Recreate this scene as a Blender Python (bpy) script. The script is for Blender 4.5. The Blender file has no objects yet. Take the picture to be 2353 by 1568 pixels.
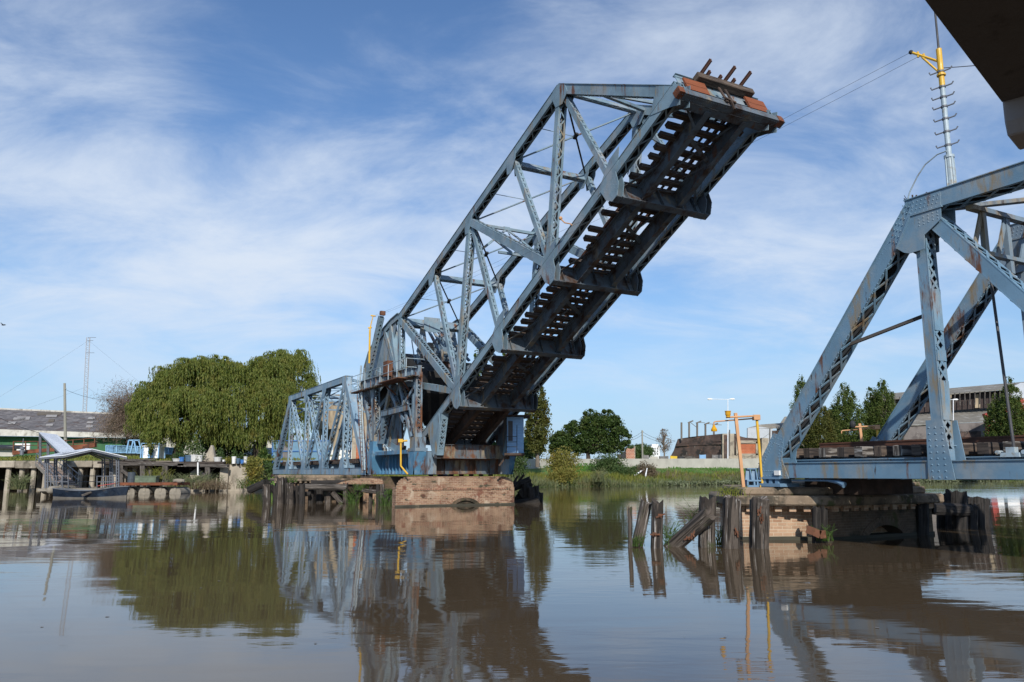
import bpy, math, random
import numpy as np
from mathutils import Vector as V
random.seed(7)
rng = np.random.default_rng(11)
scene = bpy.context.scene
COL = scene.collection
rad = math.radians

# ---------------------------------------------------------------- survey
EYE = 2.0                       # the viewer stands about two metres above the water
FOC, HOR = 1802.0, 1087.0       # focal length and horizon row of a 2353 x 1568 sheet
PITCH = math.atan((HOR - 784) / FOC)
TH = rad(28.6)                  # bearing of the railway line
A3 = V((-math.sin(TH), math.cos(TH), 0))    # along the railway, away from the viewer
N3 = V((math.cos(TH), math.sin(TH), 0))     # across the railway, up river
Z3 = V((0, 0, 1)); X3 = V((1, 0, 0)); Y3 = V((0, 1, 0))

def B(a, n, z):
    return A3 * a + N3 * n + Z3 * z

def at(u, v, Y):
    """surveyed sight line (u, v) followed out to the true distance Y"""
    du = 784 - v
    y = FOC * math.cos(PITCH) - du * math.sin(PITCH)
    z = FOC * math.sin(PITCH) + du * math.cos(PITCH)
    k = Y / y
    return V(((u - 1176.5) * k, Y, EYE + z * k))

def wloc(o):
    l = V((0, 0, 0))
    while o is not None: l += o.location; o = o.parent
    return l
# ---------------------------------------------------------------- mesh builder
class MB:
    def __init__(s):
        s.v = []; s.f = []; s.uv = []; s.inner = []
    def face(s, pts, uv=None):
        i = len(s.v); s.v += [tuple(p) for p in pts]
        s.f.append(tuple(range(i, i + len(pts)))); s.uv.append(uv)
    def obox(s, c, ax, ay, az):
        """box from centre and three half vectors"""
        c = V(c); i = len(s.v)
        for sz in (-1, 1):
            for sy in (-1, 1):
                for sx in (-1, 1):
                    s.v.append(tuple(c + ax * sx + ay * sy + az * sz))
        L = (ax.length, ay.length, az.length)
        o = (random.random() * 40, random.random() * 40)
        flip = ax.cross(ay).dot(az) < 0
        for fc, p, q in (((0, 2, 3, 1), 0, 1), ((4, 5, 7, 6), 0, 1), ((0, 1, 5, 4), 0, 2), ((2, 6, 7, 3), 0, 2), ((0, 4, 6, 2), 1, 2), ((1, 3, 7, 5), 1, 2)):
            uv = []
            for k in fc:
                co = ((1 if k & 1 else -1) * L[0], (1 if k & 2 else -1) * L[1], (1 if k & 4 else -1) * L[2])
                a, b = (p, q) if L[p] >= L[q] else (q, p)
                uv.append((co[a] + o[0], co[b] + o[1]))
            g = tuple(i + k for k in fc)
            if flip: g = g[::-1]; uv = uv[::-1]
            s.f.append(g); s.uv.append(uv)
    def box(s, c, sx, sy, sz, rz=0):
        c_, n_ = math.cos(rz), math.sin(rz)
        s.obox(c, V((c_, n_, 0)) * sx / 2, V((-n_, c_, 0)) * sy / 2, Z3 * sz / 2)
    def bar(s, P, Q, w, h, up=None):
        """bar P-Q, w across, h along up"""
        P = V(P); Q = V(Q); d = Q - P
        if d.length < 1e-6: return
        dn = d.normalized()
        if up is None: up = Z3 if abs(dn.z) < .95 else Y3
        side = dn.cross(up)
        if side.length < 1e-5: side = dn.cross(X3)
        side.normalize(); u2 = side.cross(dn).normalized()
        s.obox((P + Q) / 2, d / 2, side * w / 2, u2 * h / 2)
    def tube(s, pts, r, n=8, caps=True):
        pts = [V(p) for p in pts]; m = len(pts)
        rs = r if isinstance(r, (list, tuple)) else [r] * m
        i0 = len(s.v); ref = None; ln = 0
        for k, p in enumerate(pts):
            d = (pts[min(k + 1, m - 1)] - pts[max(k - 1, 0)]).normalized()
            if ref is None: ref = Z3 if abs(d.z) < .9 else X3
            x = d.cross(ref)
            if x.length < 1e-4: x = d.cross(Y3)
            x.normalize(); y = d.cross(x).normalized()
            ref = ref - d * ref.dot(d)
            if ref.length < 1e-3: ref = y.copy()
            for j in range(n):
                t = 2 * math.pi * j / n
                s.v.append(tuple(p + (x * math.cos(t) + y * math.sin(t)) * rs[k]))
        for k in range(m - 1):
            l2 = ln + (pts[k + 1] - pts[k]).length
            for j in range(n):
                a = i0 + k * n + j; b = i0 + k * n + (j + 1) % n
                s.f.append((a, b, b + n, a + n))
                w = 2 * math.pi * max(rs) / n
                s.uv.append([(ln, j * w), (ln, j * w + w), (l2, j * w + w), (l2, j * w)])
            ln = l2
        if caps:
            s.f.append(tuple(i0 + j for j in range(n))[::-1]); s.uv.append(None)
            s.f.append(tuple(i0 + (m - 1) * n + j for j in range(n))); s.uv.append(None)
    def plate(s, pts, thick):
        """flat polygon given a thickness vector (centred)"""
        pts = [V(p) for p in pts]; h = V(thick) / 2; n = len(pts); i = len(s.v)
        nr = V((0, 0, 0))
        for k in range(n): nr += (pts[k] - pts[0]).cross(pts[(k + 1) % n] - pts[0])
        if nr.dot(h) < 0: h = -h
        s.v += [tuple(p - h) for p in pts] + [tuple(p + h) for p in pts]
        s.f.append(tuple(i + k for k in range(n))[::-1]); s.uv.append(None)
        s.f.append(tuple(i + n + k for k in range(n))); s.uv.append(None)
        for k in range(n):
            k2 = (k + 1) % n
            s.f.append((i + k, i + k2, i + n + k2, i + n + k)); s.uv.append(None)
    def prism(s, xy, z0, z1):
        z = (z0 + z1) / 2
        s.plate([V((p[0], p[1], z)) for p in xy], Z3 * (z1 - z0))
    def rivet(s, p, nrm, r=.022):
        p = V(p); nrm = V(nrm).normalized()
        x = nrm.cross(Z3 if abs(nrm.z) < .9 else X3).normalized(); y = nrm.cross(x)
        i = len(s.v)
        for j in range(5):
            t = j * 1.2566; s.v.append(tuple(p + (x * math.cos(t) + y * math.sin(t)) * r))
        s.v.append(tuple(p + nrm * r * .8))
        for j in range(5):
            s.f.append((i + (j + 1) % 5, i + j, i + 5) if False else (i + j, i + (j + 1) % 5, i + 5)); s.uv.append(None)
    def sphere(s, c, rx, ry=None, rz=None, n=10, m=6):
        ry = ry or rx; rz = rz or rx; c = V(c)
        rings = []
        for k in range(m + 1):
            ph = math.pi * k / m - math.pi / 2
            i = len(s.v)
            for j in range(n):
                t = 2 * math.pi * j / n
                s.v.append((c.x + rx * math.cos(ph) * math.cos(t), c.y + ry * math.cos(ph) * math.sin(t), c.z + rz * math.sin(ph)))
            rings.append(i)
        for k in range(m):
            for j in range(n):
                a, b = rings[k] + j, rings[k] + (j + 1) % n
                s.f.append((a, b, b - rings[k] + rings[k + 1], a - rings[k] + rings[k + 1])); s.uv.append(None)
    def build(s, name, mat, parent=None, smooth=False, origin=None, bevel=0):
        me = bpy.data.meshes.new(name)
        o = V((0, 0, 0)) if origin is None else V(origin)
        vs = s.v if origin is None else [(x - o.x, y - o.y, z - o.z) for x, y, z in s.v]
        me.from_pydata(vs, [], s.f)
        ul = me.uv_layers.new(name='UVMap')
        buf = np.zeros((len(me.loops), 2), np.float32); li = 0
        for fi, f in enumerate(s.f):
            uv = s.uv[fi]
            if uv is None:
                p = [V(s.v[k]) for k in f]
                nr = V((0, 0, 0))
                for k in range(1, len(p) - 1): nr += (p[k] - p[0]).cross(p[k + 1] - p[0])
                if nr.length > 1e-9: nr.normalize()
                if abs(nr.z) > .75: uv = [(q.x, q.y) for q in p]
                else:
                    t = V((-nr.y, nr.x, 0))
                    t = t.normalized() if t.length > 1e-6 else X3
                    uv = [(q.dot(t), q.z) for q in p]
            for k in range(len(f)): buf[li] = uv[k]; li += 1
        ul.data.foreach_set('uv', buf.ravel())
        if mat: me.materials.append(mat)
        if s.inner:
            me.materials.append(M['inner_dark'])
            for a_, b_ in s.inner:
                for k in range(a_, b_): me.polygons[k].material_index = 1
        if smooth: me.polygons.foreach_set('use_smooth', [True] * len(me.polygons))
        ob = bpy.data.objects.new(name, me); COL.objects.link(ob)
        ob.location = o
        if parent is not None:
            ob.parent = parent
            ob.location = o - wloc(parent)
        if bevel:
            bm_ = ob.modifiers.new('edge', 'BEVEL'); bm_.width = bevel; bm_.segments = 1; bm_.limit_method = 'ANGLE'
        return ob

def thing(name, label, cat, loc=(0, 0, 0), group=None):
    o = bpy.data.objects.new(name, None); COL.objects.link(o); o.location = loc
    o.empty_display_size = .3
    o['label'] = label; o['category'] = cat
    if group: o['group'] = group
    return o
def tag(o, label, cat, group=None):
    o['label'] = label; o['category'] = cat
    if group: o['group'] = group
    return o
def kind(o, k): o['kind'] = k; return o

def quads(name, centers, half_u, half_v, mat, parent=None):
    """many small leaf quads from numpy arrays"""
    n = len(centers)
    c = centers[:, None, :]
    sg = np.array([[-1, -1], [1, -1], [1, 1], [-1, 1]], float)
    # leaves taper: a kite outline
    vs = c + sg[None, :, 0:1] * half_u[:, None, :] * np.array([.35, 1, .35, 1])[None, :, None] * 1.0 + sg[None, :, 1:2] * half_v[:, None, :]
    vs = np.concatenate([centers - half_v, centers + half_u, centers + half_v, centers - half_u], axis=1).reshape(n, 4, 3)
    me = bpy.data.meshes.new(name)
    me.vertices.add(n * 4); me.loops.add(n * 4); me.polygons.add(n)
    me.vertices.foreach_set('co', vs.reshape(-1).astype(np.float32))
    me.loops.foreach_set('vertex_index', np.arange(n * 4, dtype=np.int32))
    me.polygons.foreach_set('loop_start', np.arange(0, n * 4, 4, dtype=np.int32))
    me.update(); me.validate()
    me.materials.append(mat)
    ob = bpy.data.objects.new(name, me); COL.objects.link(ob)
    if parent is not None:
        ob.parent = parent; ob.location = -wloc(parent)
    return ob

def rand_dirs(n, flat=0):
    d = rng.normal(size=(n, 3)); d[:, 2] *= (1 - flat)
    return d / np.linalg.norm(d, axis=1, keepdims=True)
def leaf_axes(n, lu, lv, droop=0):
    a = rand_dirs(n)
    if droop: a[:, 2] -= droop; a /= np.linalg.norm(a, axis=1, keepdims=True)
    b = np.cross(a, rand_dirs(n)); b /= np.linalg.norm(b, axis=1, keepdims=True) + 1e-9
    s = rng.uniform(.7, 1.3, (n, 1))
    return b * lu * s, a * lv * s

# ---------------------------------------------------------------- materials
class NT:
    def __init__(s, m): s.t = m.node_tree; s.n = s.t.nodes; s.l = s.t.links
    def node(s, ty, **kw):
        x = s.n.new(ty)
        for k, v in kw.items():
            if k.startswith('_'): setattr(x, k[1:], v)
            else: s.put(x.inputs[k.replace('__', ' ')], v)
        return x
    def put(s, sock, v):
        if hasattr(v, 'is_output') or hasattr(v, 'links'): s.l.new(v, sock)
        else: sock.default_value = v
    def math(s, op, a, b=0, c=None):
        x = s.n.new('ShaderNodeMath'); x.operation = op
        s.put(x.inputs[0], a); s.put(x.inputs[1], b)
        if c is not None: s.put(x.inputs[2], c)
        return x.outputs[0]
    def mix(s, f, a, b, blend='MIX'):
        x = s.n.new('ShaderNodeMix'); x.data_type = 'RGBA'; x.blend_type = blend
        s.put(x.inputs[0], f)
        for k, v in ((6, a), (7, b)): s.put(x.inputs[k], v if hasattr(v, 'links') else (*v[:3], 1))
        return x.outputs[2]
    def vmul(s, v, k):
        x = s.n.new('ShaderNodeVectorMath'); x.operation = 'MULTIPLY'
        s.put(x.inputs[0], v); x.inputs[1].default_value = k
        return x.outputs[0]
    def noise(s, v, scale, detail=6, rough=.6, dist=0):
        x = s.n.new('ShaderNodeTexNoise'); s.put(x.inputs['Vector'], v)
        x.inputs['Scale'].default_value = scale; x.inputs['Detail'].default_value = detail
        x.inputs['Roughness'].default_value = rough; x.inputs['Distortion'].default_value = dist
        return x.outputs[0]
    def ramp(s, f, lo, hi, a=0, b=1):
        x = s.n.new('ShaderNodeMapRange'); x.interpolation_type = 'SMOOTHSTEP'
        s.put(x.inputs[0], f); x.inputs[1].default_value = lo; x.inputs[2].default_value = hi
        x.inputs[3].default_value = a; x.inputs[4].default_value = b
        return x.outputs[0]
    def bump(s, h, strength, dist=.02, normal=None):
        x = s.n.new('ShaderNodeBump'); x.inputs['Strength'].default_value = strength; x.inputs['Distance'].default_value = dist
        s.put(x.inputs['Height'], h)
        if normal is not None: s.put(x.inputs['Normal'], normal)
        return x.outputs[0]

def new_mat(name):
    m = bpy.data.materials.new(name); m.use_nodes = True
    t = NT(m); b = m.node_tree.nodes['Principled BSDF']
    return m, t, b

def mat(name, base, rough=.65, var=.18, vscale=1.5, spots=(), bump=.15, bscale=30, uv=False, stretch=(1, 1, 1), spec=.35, brick=None, wave=None, metal=0):
    """procedural surface: tone variation, layered stains (colour, scale, lo, hi, stretch), optional brick or corrugation"""
    m, t, b = new_mat(name)
    if uv: co = t.node('ShaderNodeTexCoord').outputs['UV']
    else: co = t.node('ShaderNodeNewGeometry').outputs['Position']
    cs = t.vmul(co, stretch)
    tone = t.ramp(t.noise(cs, vscale, 5), .3, .7, 1 - var, 1 + var)
    col = None
    hb = None
    if brick:
        uvc = t.node('ShaderNodeTexCoord').outputs['UV']
        x = t.node('ShaderNodeTexBrick'); t.put(x.inputs['Vector'], uvc)
        x.inputs['Color1'].default_value = (*base, 1); x.inputs['Color2'].default_value = (*brick['c2'], 1)
        x.inputs['Mortar'].default_value = (*brick['mortar'], 1)
        x.inputs['Scale'].default_value = 1; x.inputs['Mortar Size'].default_value = brick.get('ms', .008)
        x.inputs['Brick Width'].default_value = brick.get('w', .24); x.inputs['Row Height'].default_value = brick.get('h', .08)
        x.inputs['Mortar Smooth'].default_value = .3; x.inputs['Bias'].default_value = 0
        col = x.outputs[0]; hb = x.outputs[1]
    src = col if col is not None else (*base, 1)
    comb = t.node('ShaderNodeCombineColor'); 
    for i in range(3): t.put(comb.inputs[i], tone)
    col = t.mix(1.0, src, comb.outputs[0], 'MULTIPLY')
    pos = t.node('ShaderNodeNewGeometry').outputs['Position']
    for sp in spots:
        c, sc, lo, hi = sp[:4]; st = sp[4] if len(sp) > 4 else (1, 1, 1)
        cc = t.vmul(cs if (len(sp) > 5 and sp[5]) else pos, st)
        mk = t.ramp(t.noise(cc, sc, 8, .65), lo, hi)
        col = t.mix(mk, col, c)
    t.put(b.inputs['Base Color'], col)
    rn = t.ramp(t.noise(pos, 3, 4), .3, .7, max(.02, rough - .12), min(1, rough + .12)); t.put(b.inputs['Roughness'], rn)
    b.inputs['Specular IOR Level'].default_value = spec; b.inputs['Metallic'].default_value = metal
    nm = None
    if wave:
        uvc = t.node('ShaderNodeTexCoord').outputs['UV']
        w = t.node('ShaderNodeTexWave'); t.put(w.inputs['Vector'], uvc); w.bands_direction = wave[1]
        w.inputs['Scale'].default_value = wave[0]; nm = t.bump(w.outputs[1], .9, wave[2])
    if hb is not None: nm = t.bump(t.math('SUBTRACT', 1, hb), .7, .01)
    if bump: nm = t.bump(t.noise(cs, bscale, 5), bump, .02, nm)
    if nm is not None: t.put(b.inputs['Normal'], nm)
    return m

def leaf_mat(name, c1, c2, c3, trans=.35):
    m, t, b = new_mat(name)
    g = t.node('ShaderNodeNewGeometry')
    r = g.outputs['Random Per Island']
    col = t.mix(t.ramp(r, .1, .75), c1, c2)
    col = t.mix(t.ramp(t.noise(g.outputs['Position'], .7, 3), .5, .72, 0, .8), col, c3)
    t.put(b.inputs['Base Color'], col); b.inputs['Roughness'].default_value = .55; b.inputs['Specular IOR Level'].default_value = .25
    tr = t.node('ShaderNodeBsdfTranslucent'); t.put(tr.inputs[0], col)
    mx = t.node('ShaderNodeMixShader'); mx.inputs[0].default_value = trans
    t.l.new(b.outputs[0], mx.inputs[1]); t.l.new(tr.outputs[0], mx.inputs[2])
    t.l.new(mx.outputs[0], t.n['Material Output'].inputs[0])
    return m

RUST = (.13, .055, .026); RUSTD = (.05, .027, .017); GRIME = (.07, .065, .055); BUFF = (.24, .19, .12)
M = {}
ST = (1, 1, .22)
M['inner_dark'] = mat('inner_dark', (.05, .058, .068), .85, .25, 1.5, [((.045, .03, .022), 1.2, .5, .65)])
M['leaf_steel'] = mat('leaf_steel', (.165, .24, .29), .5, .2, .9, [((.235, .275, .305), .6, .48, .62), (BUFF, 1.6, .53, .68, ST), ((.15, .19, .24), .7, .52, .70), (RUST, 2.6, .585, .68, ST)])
M['leaf_under'] = mat('leaf_under', (.095, .118, .14), .6, .2, .9, [(BUFF, 1.4, .53, .72, ST), (RUSTD, 1.2, .46, .66), (RUST, 2.6, .58, .70, ST)])  # rustier leaf paint, base darkened for the shade under the deck
M['span_steel'] = mat('span_steel', (.14, .24, .33), .45, .14, .8, [((.225, .275, .31), .7, .47, .66), (BUFF, 1.8, .53, .66, ST), (RUST, 1.7, .575, .66, ST), (RUSTD, 3.5, .64, .70, ST)])
M['span_rusty'] = mat('span_rusty', (.17, .225, .275), .55, .2, .8, [(BUFF, 1.5, .47, .62, ST), (RUST, 1.6, .53, .65, ST), (RUSTD, 3, .54, .68, ST)])
M['far_steel'] = mat('far_steel', (.185, .285, .375), .5, .13, .6, [((.28, .35, .40), .6, .46, .66), (BUFF, 1.4, .54, .70, ST), (RUST, 1.3, .585, .68, ST)])
M['tower_steel'] = mat('tower_steel', (.14, .20, .255), .6, .2, .8, [(BUFF, 1.2, .48, .64, ST), (RUST, 1.5, .52, .64, ST), (RUSTD, 2.6, .53, .66, ST)])
M['base_steel'] = mat('base_steel', (.075, .195, .315), .5, .14, .8, [((.20, .265, .32), .8, .50, .66), (RUST, 1.5, .525, .64, ST), (RUSTD, 2.4, .55, .68, ST)])
M['portal_rust_shade'] = mat('portal_rust_shade', (.095, .112, .125), .7, .2, 1, [(BUFF, 1.3, .46, .6, ST), (RUST, 1.2, .46, .58, (1, 1, .5)), (RUSTD, 2.2, .5, .62, ST)])  # rusty steel; deep shade below the leaf heel is in the base tone
M['rust'] = mat('rust', (.13, .055, .03), .85, .35, 2, [((.05, .03, .02), 2, .5, .7), ((.22, .10, .05), 4, .55, .66)])
M['dark_rust'] = mat('dark_rust', (.06, .04, .03), .85, .35, 2, [((.10, .05, .03), 2, .55, .7)])
M['rail'] = mat('rail', (.10, .045, .028), .7, .2, 2)
M['black'] = mat('black', (.025, .026, .028), .7, .2, 2)
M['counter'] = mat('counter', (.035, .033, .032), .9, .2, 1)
M['sleeper'] = mat('sleeper', (.115, .085, .065), .9, .35, 1.2, [((.035, .026, .022), 1.5, .42, .62, (1, 1, 1), 1), ((.23, .20, .17), 2.2, .60, .74, (1, 1, 1), 1)], .5, 8, True, (.6, 9, 9))
M['sleeper_pale'] = mat('sleeper_pale', (.20, .18, .16), .9, .35, 1.2, [((.04, .032, .027), 1.3, .45, .55, (1, 1, 1), 1), ((.32, .30, .28), 1.6, .56, .66, (1, 1, 1), 1)], .5, 8, True, (.6, 7, 7))
M['sleeper_dark'] = mat('sleeper_dark', (.06, .046, .038), .9, .35, 1.2, [((.025, .02, .018), 1.5, .45, .62, (1, 1, 1), 1)], .5, 8, True, (.6, 9, 9))
M['orange_board'] = mat('orange_board', (.20, .06, .024), .7, .2, 2, [((.16, .06, .03), 2, .55, .75)], .3, 8, True, (.6, 9, 9))
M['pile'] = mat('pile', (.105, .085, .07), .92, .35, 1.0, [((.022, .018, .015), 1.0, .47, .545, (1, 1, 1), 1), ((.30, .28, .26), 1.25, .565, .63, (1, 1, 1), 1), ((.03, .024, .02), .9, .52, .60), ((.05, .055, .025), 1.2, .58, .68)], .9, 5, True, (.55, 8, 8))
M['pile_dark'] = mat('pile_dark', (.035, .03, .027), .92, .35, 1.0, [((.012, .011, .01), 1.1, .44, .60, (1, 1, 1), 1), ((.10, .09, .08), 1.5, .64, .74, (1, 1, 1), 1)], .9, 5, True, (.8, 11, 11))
M['old_timber'] = mat('old_timber', (.115, .10, .088), .9, .3, 1, [((.035, .03, .026), 1.0, .47, .56, (1, 1, 1), 1), ((.25, .24, .22), 1.3, .57, .65, (1, 1, 1), 1)], .7, 6, True, (.5, 6, 6))
BR = dict(c2=(.19, .095, .06), mortar=(.34, .26, .185), w=.31, h=.105, ms=.013)
M['brick'] = mat('brick', (.315, .20, .125), .9, .2, 1.2, [((.17, .07, .045), 1.1, .56, .66), ((.06, .055, .035), 1.6, .565, .63, (1, 1, 2.2)), ((.42, .33, .24), 1.3, .56, .70), ((.10, .045, .03), .8, .57, .66, (1, 1, 2))], .4, 25, brick=BR)
M['brick_pale'] = mat('brick_pale', (.40, .265, .175), .9, .18, 1.2, [((.28, .15, .10), 1.1, .58, .74), ((.10, .09, .05), 1.6, .66, .74), ((.46, .37, .27), 1.3, .56, .76)], .4, 25, brick=dict(c2=(.29, .17, .105), mortar=(.44, .35, .25), w=.30, h=.10, ms=.012))
M['brick_shaded'] = mat('brick_shaded', (.13, .085, .055), .9, .25, 1.2, [((.035, .03, .02), 1.1, .47, .62, (1, 1, 1.3)), ((.07, .065, .025), 1.6, .55, .66, (1, 1, .5))], .4, 25, brick=dict(c2=(.09, .06, .04), mortar=(.15, .115, .08)))  # mossy brick with shade painted into its dark tone
M['wharf_shade'] = mat('wharf_shade', (.018, .015, .012), .95, .3, 1)
M['brick_dark'] = mat('brick_dark', (.045, .036, .03), .9, .3, 1.2, [((.10, .07, .05), 1.1, .62, .72)], .4, 25, brick=dict(c2=(.03, .025, .02), mortar=(.06, .05, .04)))  # near-black brick: shade of the arch throat and rear wall painted in
M['brick_ring'] = mat('brick_ring', (.28, .15, .10), .9, .3, 5, [((.08, .07, .045), 2, .5, .66)], .5, 20)
M['tidemark'] = mat('tidemark', (.045, .042, .03), .8, .3, 1.5, [((.12, .10, .07), 2, .6, .72)], .5, 20)
M['cap_stone'] = mat('cap_stone', (.20, .15, .105), .95, .25, 1.2, [((.065, .055, .04), 1.4, .48, .62), ((.32, .26, .19), 5, .55, .68), ((.07, .075, .03), 1.5, .57, .66)], .8, 16)
M['concrete'] = mat('concrete', (.36, .315, .25), .9, .16, .8, [((.17, .145, .11), .9, .5, .72, (1, 1, .4)), ((.46, .43, .37), 1.5, .58, .75), ((.10, .09, .06), 1.6, .65, .75, (1, 1, .4))], .4, 12)
M['concrete_old'] = mat('concrete_old', (.26, .225, .175), .95, .22, .8, [((.09, .08, .06), .9, .48, .66, (1, 1, .5)), ((.40, .36, .30), 1.6, .58, .72)], .6, 10)
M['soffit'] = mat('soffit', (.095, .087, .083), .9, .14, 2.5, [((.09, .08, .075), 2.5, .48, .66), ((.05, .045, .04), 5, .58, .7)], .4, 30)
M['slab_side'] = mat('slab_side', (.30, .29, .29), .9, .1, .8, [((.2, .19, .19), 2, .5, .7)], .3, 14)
M['yellow'] = mat('yellow', (.62, .37, .04), .45, .1, 2, [((.35, .22, .05), 3, .62, .72)])
M['orange'] = mat('orange', (.52, .28, .135), .5, .08, 2, [((.40, .20, .09), 2, .62, .74)])
M['lamp_amber'] = mat('lamp_amber', (.55, .28, .01), .25, .1, 2)
M['mast_grey'] = mat('mast_grey', (.33, .40, .44), .5, .15, 2, [(BUFF, 3, .52, .68), (RUST, 3, .66, .75)])
M['cab_blue'] = mat('cab_blue', (.23, .40, .62), .5, .1, 1, [((.35, .45, .55), 1, .55, .75)], wave=(3.2, 'X', .02))
M['cast_blue'] = mat('cast_blue', (.12, .21, .31), .5, .1, 2, [(RUST, 3, .66, .74)])
M['white'] = mat('white', (.72, .72, .70), .6, .07, 1.5, [((.5, .48, .44), 2, .58, .75)])
M['galv'] = mat('galv', (.62, .64, .67), .35, .06, 1, wave=(1.6, 'X', .02), spec=.5)
M['roof_under'] = mat('roof_under', (.32, .33, .35), .6, .08, 1)
M['frame_grey'] = mat('frame_grey', (.115, .125, .145), .5, .12, 1.5)
M['pinkdeck'] = mat('pinkdeck', (.45, .33, .27), .8, .12, 1.5, [((.25, .2, .17), 3, .55, .7)])
M['boat_blue'] = mat('boat_blue', (.012, .02, .035), .35, .3, 2, [((.03, .05, .08), 2, .55, .7), ((.12, .11, .10), 3, .66, .74)])
M['boat_grey'] = mat('boat_grey', (.13, .12, .105), .8, .2, 2)
M['asbestos'] = mat('asbestos', (.16, .15, .15), .85, .2, .6, [((.22, .20, .19), 1.2, .5, .66), ((.10, .075, .065), .5, .53, .63), ((.08, .07, .065), 2.5, .56, .66)], .4, 4, brick=dict(c2=(.12, .112, .112), mortar=(.075, .07, .07), w=1.0, h=1.7, ms=.05))
M['roof_light'] = mat('roof_light', (.30, .285, .27), .85, .1, 1)
M['roof_brown'] = mat('roof_brown', (.13, .11, .085), .85, .1, 1)
M['green_wall'] = mat('green_wall', (.035, .115, .05), .7, .2, .5, [((.10, .14, .03), 1, .62, .72), ((.02, .06, .03), .8, .55, .7)])
M['fascia'] = mat('fascia', (.46, .44, .39), .85, .14, .8, [((.24, .22, .18), .9, .48, .64, (1, 1, .6))])
M['lightblue'] = mat('lightblue', (.22, .40, .62), .5, .08, 2)
M['bluemesh'] = mat('bluemesh', (.13, .24, .33), .7, .1, 3)
M['pot'] = mat('pot', (.55, .55, .53), .6, .08, 2)
M['pot_blue'] = mat('pot_blue', (.05, .16, .42), .5, .1, 2)
M['pot_slate'] = mat('pot_slate', (.07, .12, .18), .5, .1, 2)
M['drum'] = mat('drum', (.06, .075, .09), .5, .1, 2, [(RUST, 4, .62, .7)])
M['greenboard'] = mat('greenboard', (.11, .145, .10), .8, .2, 2, [((.22, .22, .19), 4, .6, .7)])
M['float_grey'] = mat('float_grey', (.25, .225, .185), .85, .18, 2)
M['bark'] = mat('bark', (.055, .042, .032), .95, .25, 2, bump=.8, bscale=8, stretch=(1, 1, .25))
M['bark_pale'] = mat('bark_pale', (.17, .14, .11), .95, .2, 2, bump=.6, bscale=8, stretch=(1, 1, .25))
M['polewood'] = mat('polewood', (.27, .26, .22), .9, .15, 1, stretch=(1, 1, .2))
M['pole_dark'] = mat('pole_dark', (.13, .115, .10), .9, .15, 1, stretch=(1, 1, .2))
M['lamp_white'] = mat('lamp_white', (.70, .72, .74), .5, .05, 2)
M['mast_lattice'] = mat('mast_lattice', (.36, .35, .36), .6, .05, 2)
M['wire'] = mat('wire', (.06, .06, .065), .6, .05, 2)
M['wall_grey'] = mat('wall_grey', (.41, .39, .34), .9, .1, .5, [((.28, .26, .22), .7, .55, .72, (1, 1, .5)), ((.48, .36, .32), .45, .66, .70), ((.18, .17, .14), 1.2, .64, .75, (1, 1, .4))], .3, 12)
M['ruin_brick'] = mat('ruin_brick', (.085, .05, .04), .95, .3, .5, [((.03, .026, .024), .35, .5, .6), ((.20, .175, .155), .6, .60, .70), ((.14, .075, .05), .8, .58, .68)], .4, 6, brick=dict(c2=(.06, .04, .033), mortar=(.10, .085, .075), w=.5, h=.16, ms=.02))
M['red_infill'] = mat('red_infill', (.40, .11, .045), .9, .15, .8, bump=.3, bscale=8, brick=dict(c2=(.33, .085, .035), mortar=(.42, .20, .12), w=.6, h=.36, ms=.03))
M['red_brick'] = mat('red_brick', (.36, .12, .065), .9, .2, .8, bump=.3, bscale=8, brick=dict(c2=(.28, .09, .05), mortar=(.45, .36, .28), w=.5, h=.3, ms=.04))
M['ruin_render'] = mat('ruin_render', (.35, .30, .23), .95, .18, .6, [((.18, .15, .12), .7, .52, .66)], .4, 8)
M['shed_white'] = mat('shed_white', (.46, .49, .53), .6, .06, .6, [((.36, .38, .4), .8, .55, .75)], wave=(1.2, 'X', .05))
M['shed_roof'] = mat('shed_roof', (.20, .185, .155), .85, .15, .3, [((.30, .29, .26), .4, .54, .62), ((.12, .10, .085), .5, .6, .7)], wave=(.8, 'X', .06))
M['old_wall'] = mat('old_wall', (.175, .155, .145), .95, .14, .25, [((.11, .095, .09), .35, .5, .62), ((.25, .23, .21), .8, .6, .72)], .3, 6)
M['louvre'] = mat('louvre', (.04, .028, .026), .8, .2, 1)
M['red_paint'] = mat('red_paint', (.34, .05, .04), .7, .12, .5)
M['bright_white'] = mat('bright_white', (.78, .78, .76), .7, .05, .5)
M['far_white'] = mat('far_white', (.68, .69, .70), .8, .04, .3)
M['tank_tan'] = mat('tank_tan', (.34, .275, .19), .9, .14, .5, [((.20, .155, .11), .6, .5, .66, (1, 1, .3)), ((.30, .10, .05), 1.0, .70, .74, (1, 1, .12))], .3, 8)
M['scrap'] = mat('scrap', (.16, .15, .145), .9, .3, 1, [((.30, .29, .28), 1, .55, .7)])
M['teal'] = mat('teal', (.03, .16, .15), .7, .1, 1)
M['tarp_yellow'] = mat('tarp_yellow', (.60, .40, .03), .7, .1, 1)
M['hull_rust'] = mat('hull_rust', (.17, .06, .03), .9, .3, 1.2, [((.07, .035, .025), 1.5, .5, .65)])
M['soil'] = mat('soil', (.10, .075, .05), .95, .3, .6, [((.07, .08, .03), .5, .5, .62), ((.17, .10, .06), .4, .6, .68)], .6, 4)
M['bank'] = mat('bank', (.11, .15, .035), .95, .3, .3, [((.07, .16, .028), .18, .45, .6), ((.15, .13, .06), .4, .58, .7)], .8, 5)
M['willow'] = leaf_mat('willow', (.085, .125, .022), (.20, .225, .05), (.25, .22, .055), .45)
M['broad'] = leaf_mat('broad', (.018, .04, .009), (.062, .10, .022), (.085, .10, .022), .25)
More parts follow.
